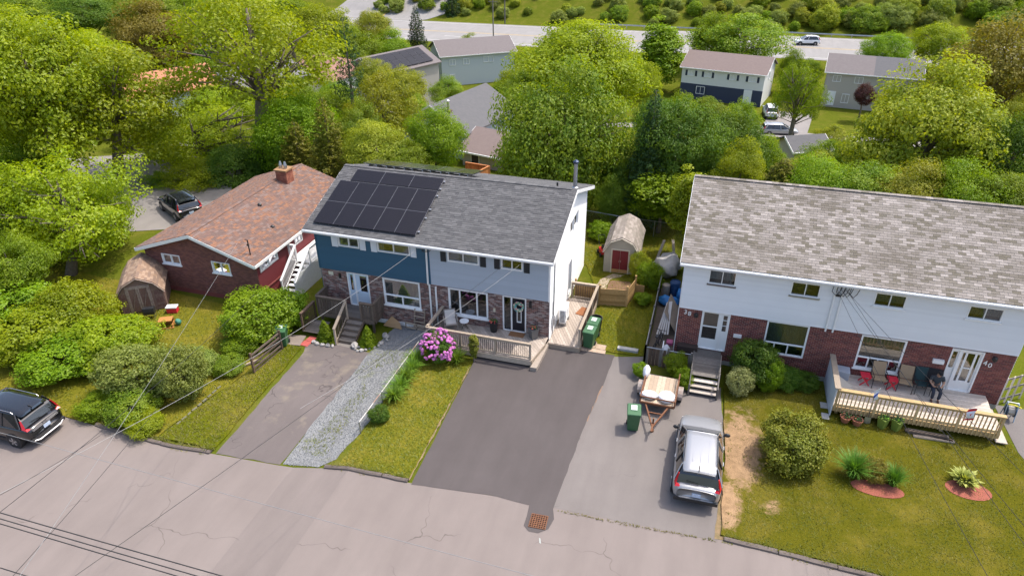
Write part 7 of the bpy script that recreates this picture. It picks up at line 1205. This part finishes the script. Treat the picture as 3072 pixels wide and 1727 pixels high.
def blades(name, label, x, y, n, L, w, mat, seed, arch=1., cat='plant', dz=.06, group=None):
    g = np.random.default_rng(seed); V = []; F = []
    for i in range(n):
        a = g.uniform(0, 6.283); l = L*g.uniform(.6, 1.15); b = g.uniform(.0, .13); o = g.uniform(0, 6.28); c0 = np.array([b*math.cos(o), b*math.sin(o), 0]); dr = np.array([math.cos(a), math.sin(a), 0]); sd = np.array([-dr[1], dr[0], 0]); tilt = g.uniform(.25, .95)*arch; base = len(V)
        for k in range(5):
            s = k/4; p = c0+dr*l*(s*.45*tilt+s*s*.45*tilt)+np.array([0, 0, l*(s*.95-s*s*.62*tilt)]); ww = w*(1-s**2)*g.uniform(.9, 1.1)+.001; V += [p-sd*ww/2, p+sd*ww/2]
        F += [(base+2*k, base+2*k+1, base+2*k+3, base+2*k+2) for k in range(4)]
    t = thing(name, label, cat, (x, y, hz(x, y)+dz), 0, group); link('leaves', npmesh('leaves', np.array(V), np.array(F), mat), t); MB().ball((0, 0, .0), (.12, .12, .06), 6, 4).build('root_crown', BARK, t); return t
LILY = leafm('daylily_leaf', (.11, .22, .02), (.21, .33, .045), .35); GRS = leafm('ornamental_grass', (.07, .17, .02), (.14, .26, .04), .3); HOS = leafm('hosta_leaf', (.26, .32, .05), (.42, .44, .13), .25)
blades('daylily', 'daylily clump between the pink rhododendron and the cedar', -3.85, -2.85, 220, .95, .04, LILY, 1)
for i, (x, y) in enumerate(((-5.72, -3.5), (-5.68, -4.15), (-5.66, -4.85), (-5.62, -5.55), (-5.6, -6.25))): blades('daylily', ['daylily clump nearest the rhododendron along the wire fence', 'second daylily clump from the rhododendron along the wire fence', 'middle daylily clump along the wire fence', 'fourth daylily clump from the rhododendron along the wire fence', 'daylily clump nearest the street along the wire fence'][i], x, y, 240, 1.0, .04, LILY, 10+i, group='daylilies along the wire fence')
shrub('dark peony bush at the street end of the wire fence', -5.62, -7.75, .45, .75, 'dark', idx=2)
MUL = M('red_mulch', (.30, .09, .06), .95, nz=[(15, .5, (.2, .06, .04))], bump=(30, .6, .03))
sheet('mulch_bed', [(14.45+.95*math.cos(a*.35), -5.95+.42*math.sin(a*.35)) for a in range(18)], .098, MUL); sheet('mulch_bed', [(17.75+.8*math.cos(a*.35), -5.05+.5*math.sin(a*.35)) for a in range(18)], .098, MUL)
blades('ornamental_grass', 'larger green ornamental grass at the left of the mulch bed', 13.6, -5.5, 620, 1.45, .026, GRS, 31, .8); blades('ornamental_grass', 'smaller green ornamental grass at the right of the mulch bed', 15.02, -5.55, 480, 1.1, .022, GRS, 32, .75); shrub('dull reddish heather between the two ornamental grasses', 14.32, -5.35, .5, .9, 'rust', idx=1)
blades('hosta', 'yellow-green hosta in a red mulch bed on the wide lawn', 17.65, -4.75, 260, .78, .21, HOS, 33, .9)
# rhododendron with its flower trusses
rh = thing('rhododendron', 'pink flowering rhododendron beside the front deck', 'shrub', (-4.75, -2.85, 0)); mk_crown(rh, ('S', 1), 'dark', .86/2, .80/1.7, .80, .4); trunk(rh, 1.0, .8, .05, PRO[('S', 1)][1], .43, .45, .4, 8)
PK = M('rhododendron_pink', (.55, .10, .42), .7, ramp=[(.50, .10, .40), (.66, .22, .55)], nz=[(30, .4, (.72, .34, .62))]); tm = MB(); r = random.Random(8)
for i in range(16): th = math.acos(1-2*(i+.5)/16); ph = i*2.4; c = Vector((math.sin(th)*math.cos(ph), math.sin(th)*math.sin(ph), math.cos(th)))*.06; tm.ball(c, .036, 6, 4)
tme = tm.mesh('flower_truss', PK)
g = np.random.default_rng(9)
for i in range(250):
    d = unit(g.normal(size=3))
    if d[2] < -.45: continue
    k = .93+.14*math.sin(5*d[0]+3*d[1])+g.uniform(-.06, .06); o = link('flower_truss', tme, rh); o.location = (d[0]*.86*k, d[1]*.86*k, .82+d[2]*.80*k); s = g.uniform(.62, 1.05); o.scale = (s, s, s*.85); o.rotation_euler = (g.uniform(0, 3), g.uniform(0, 3), 0)
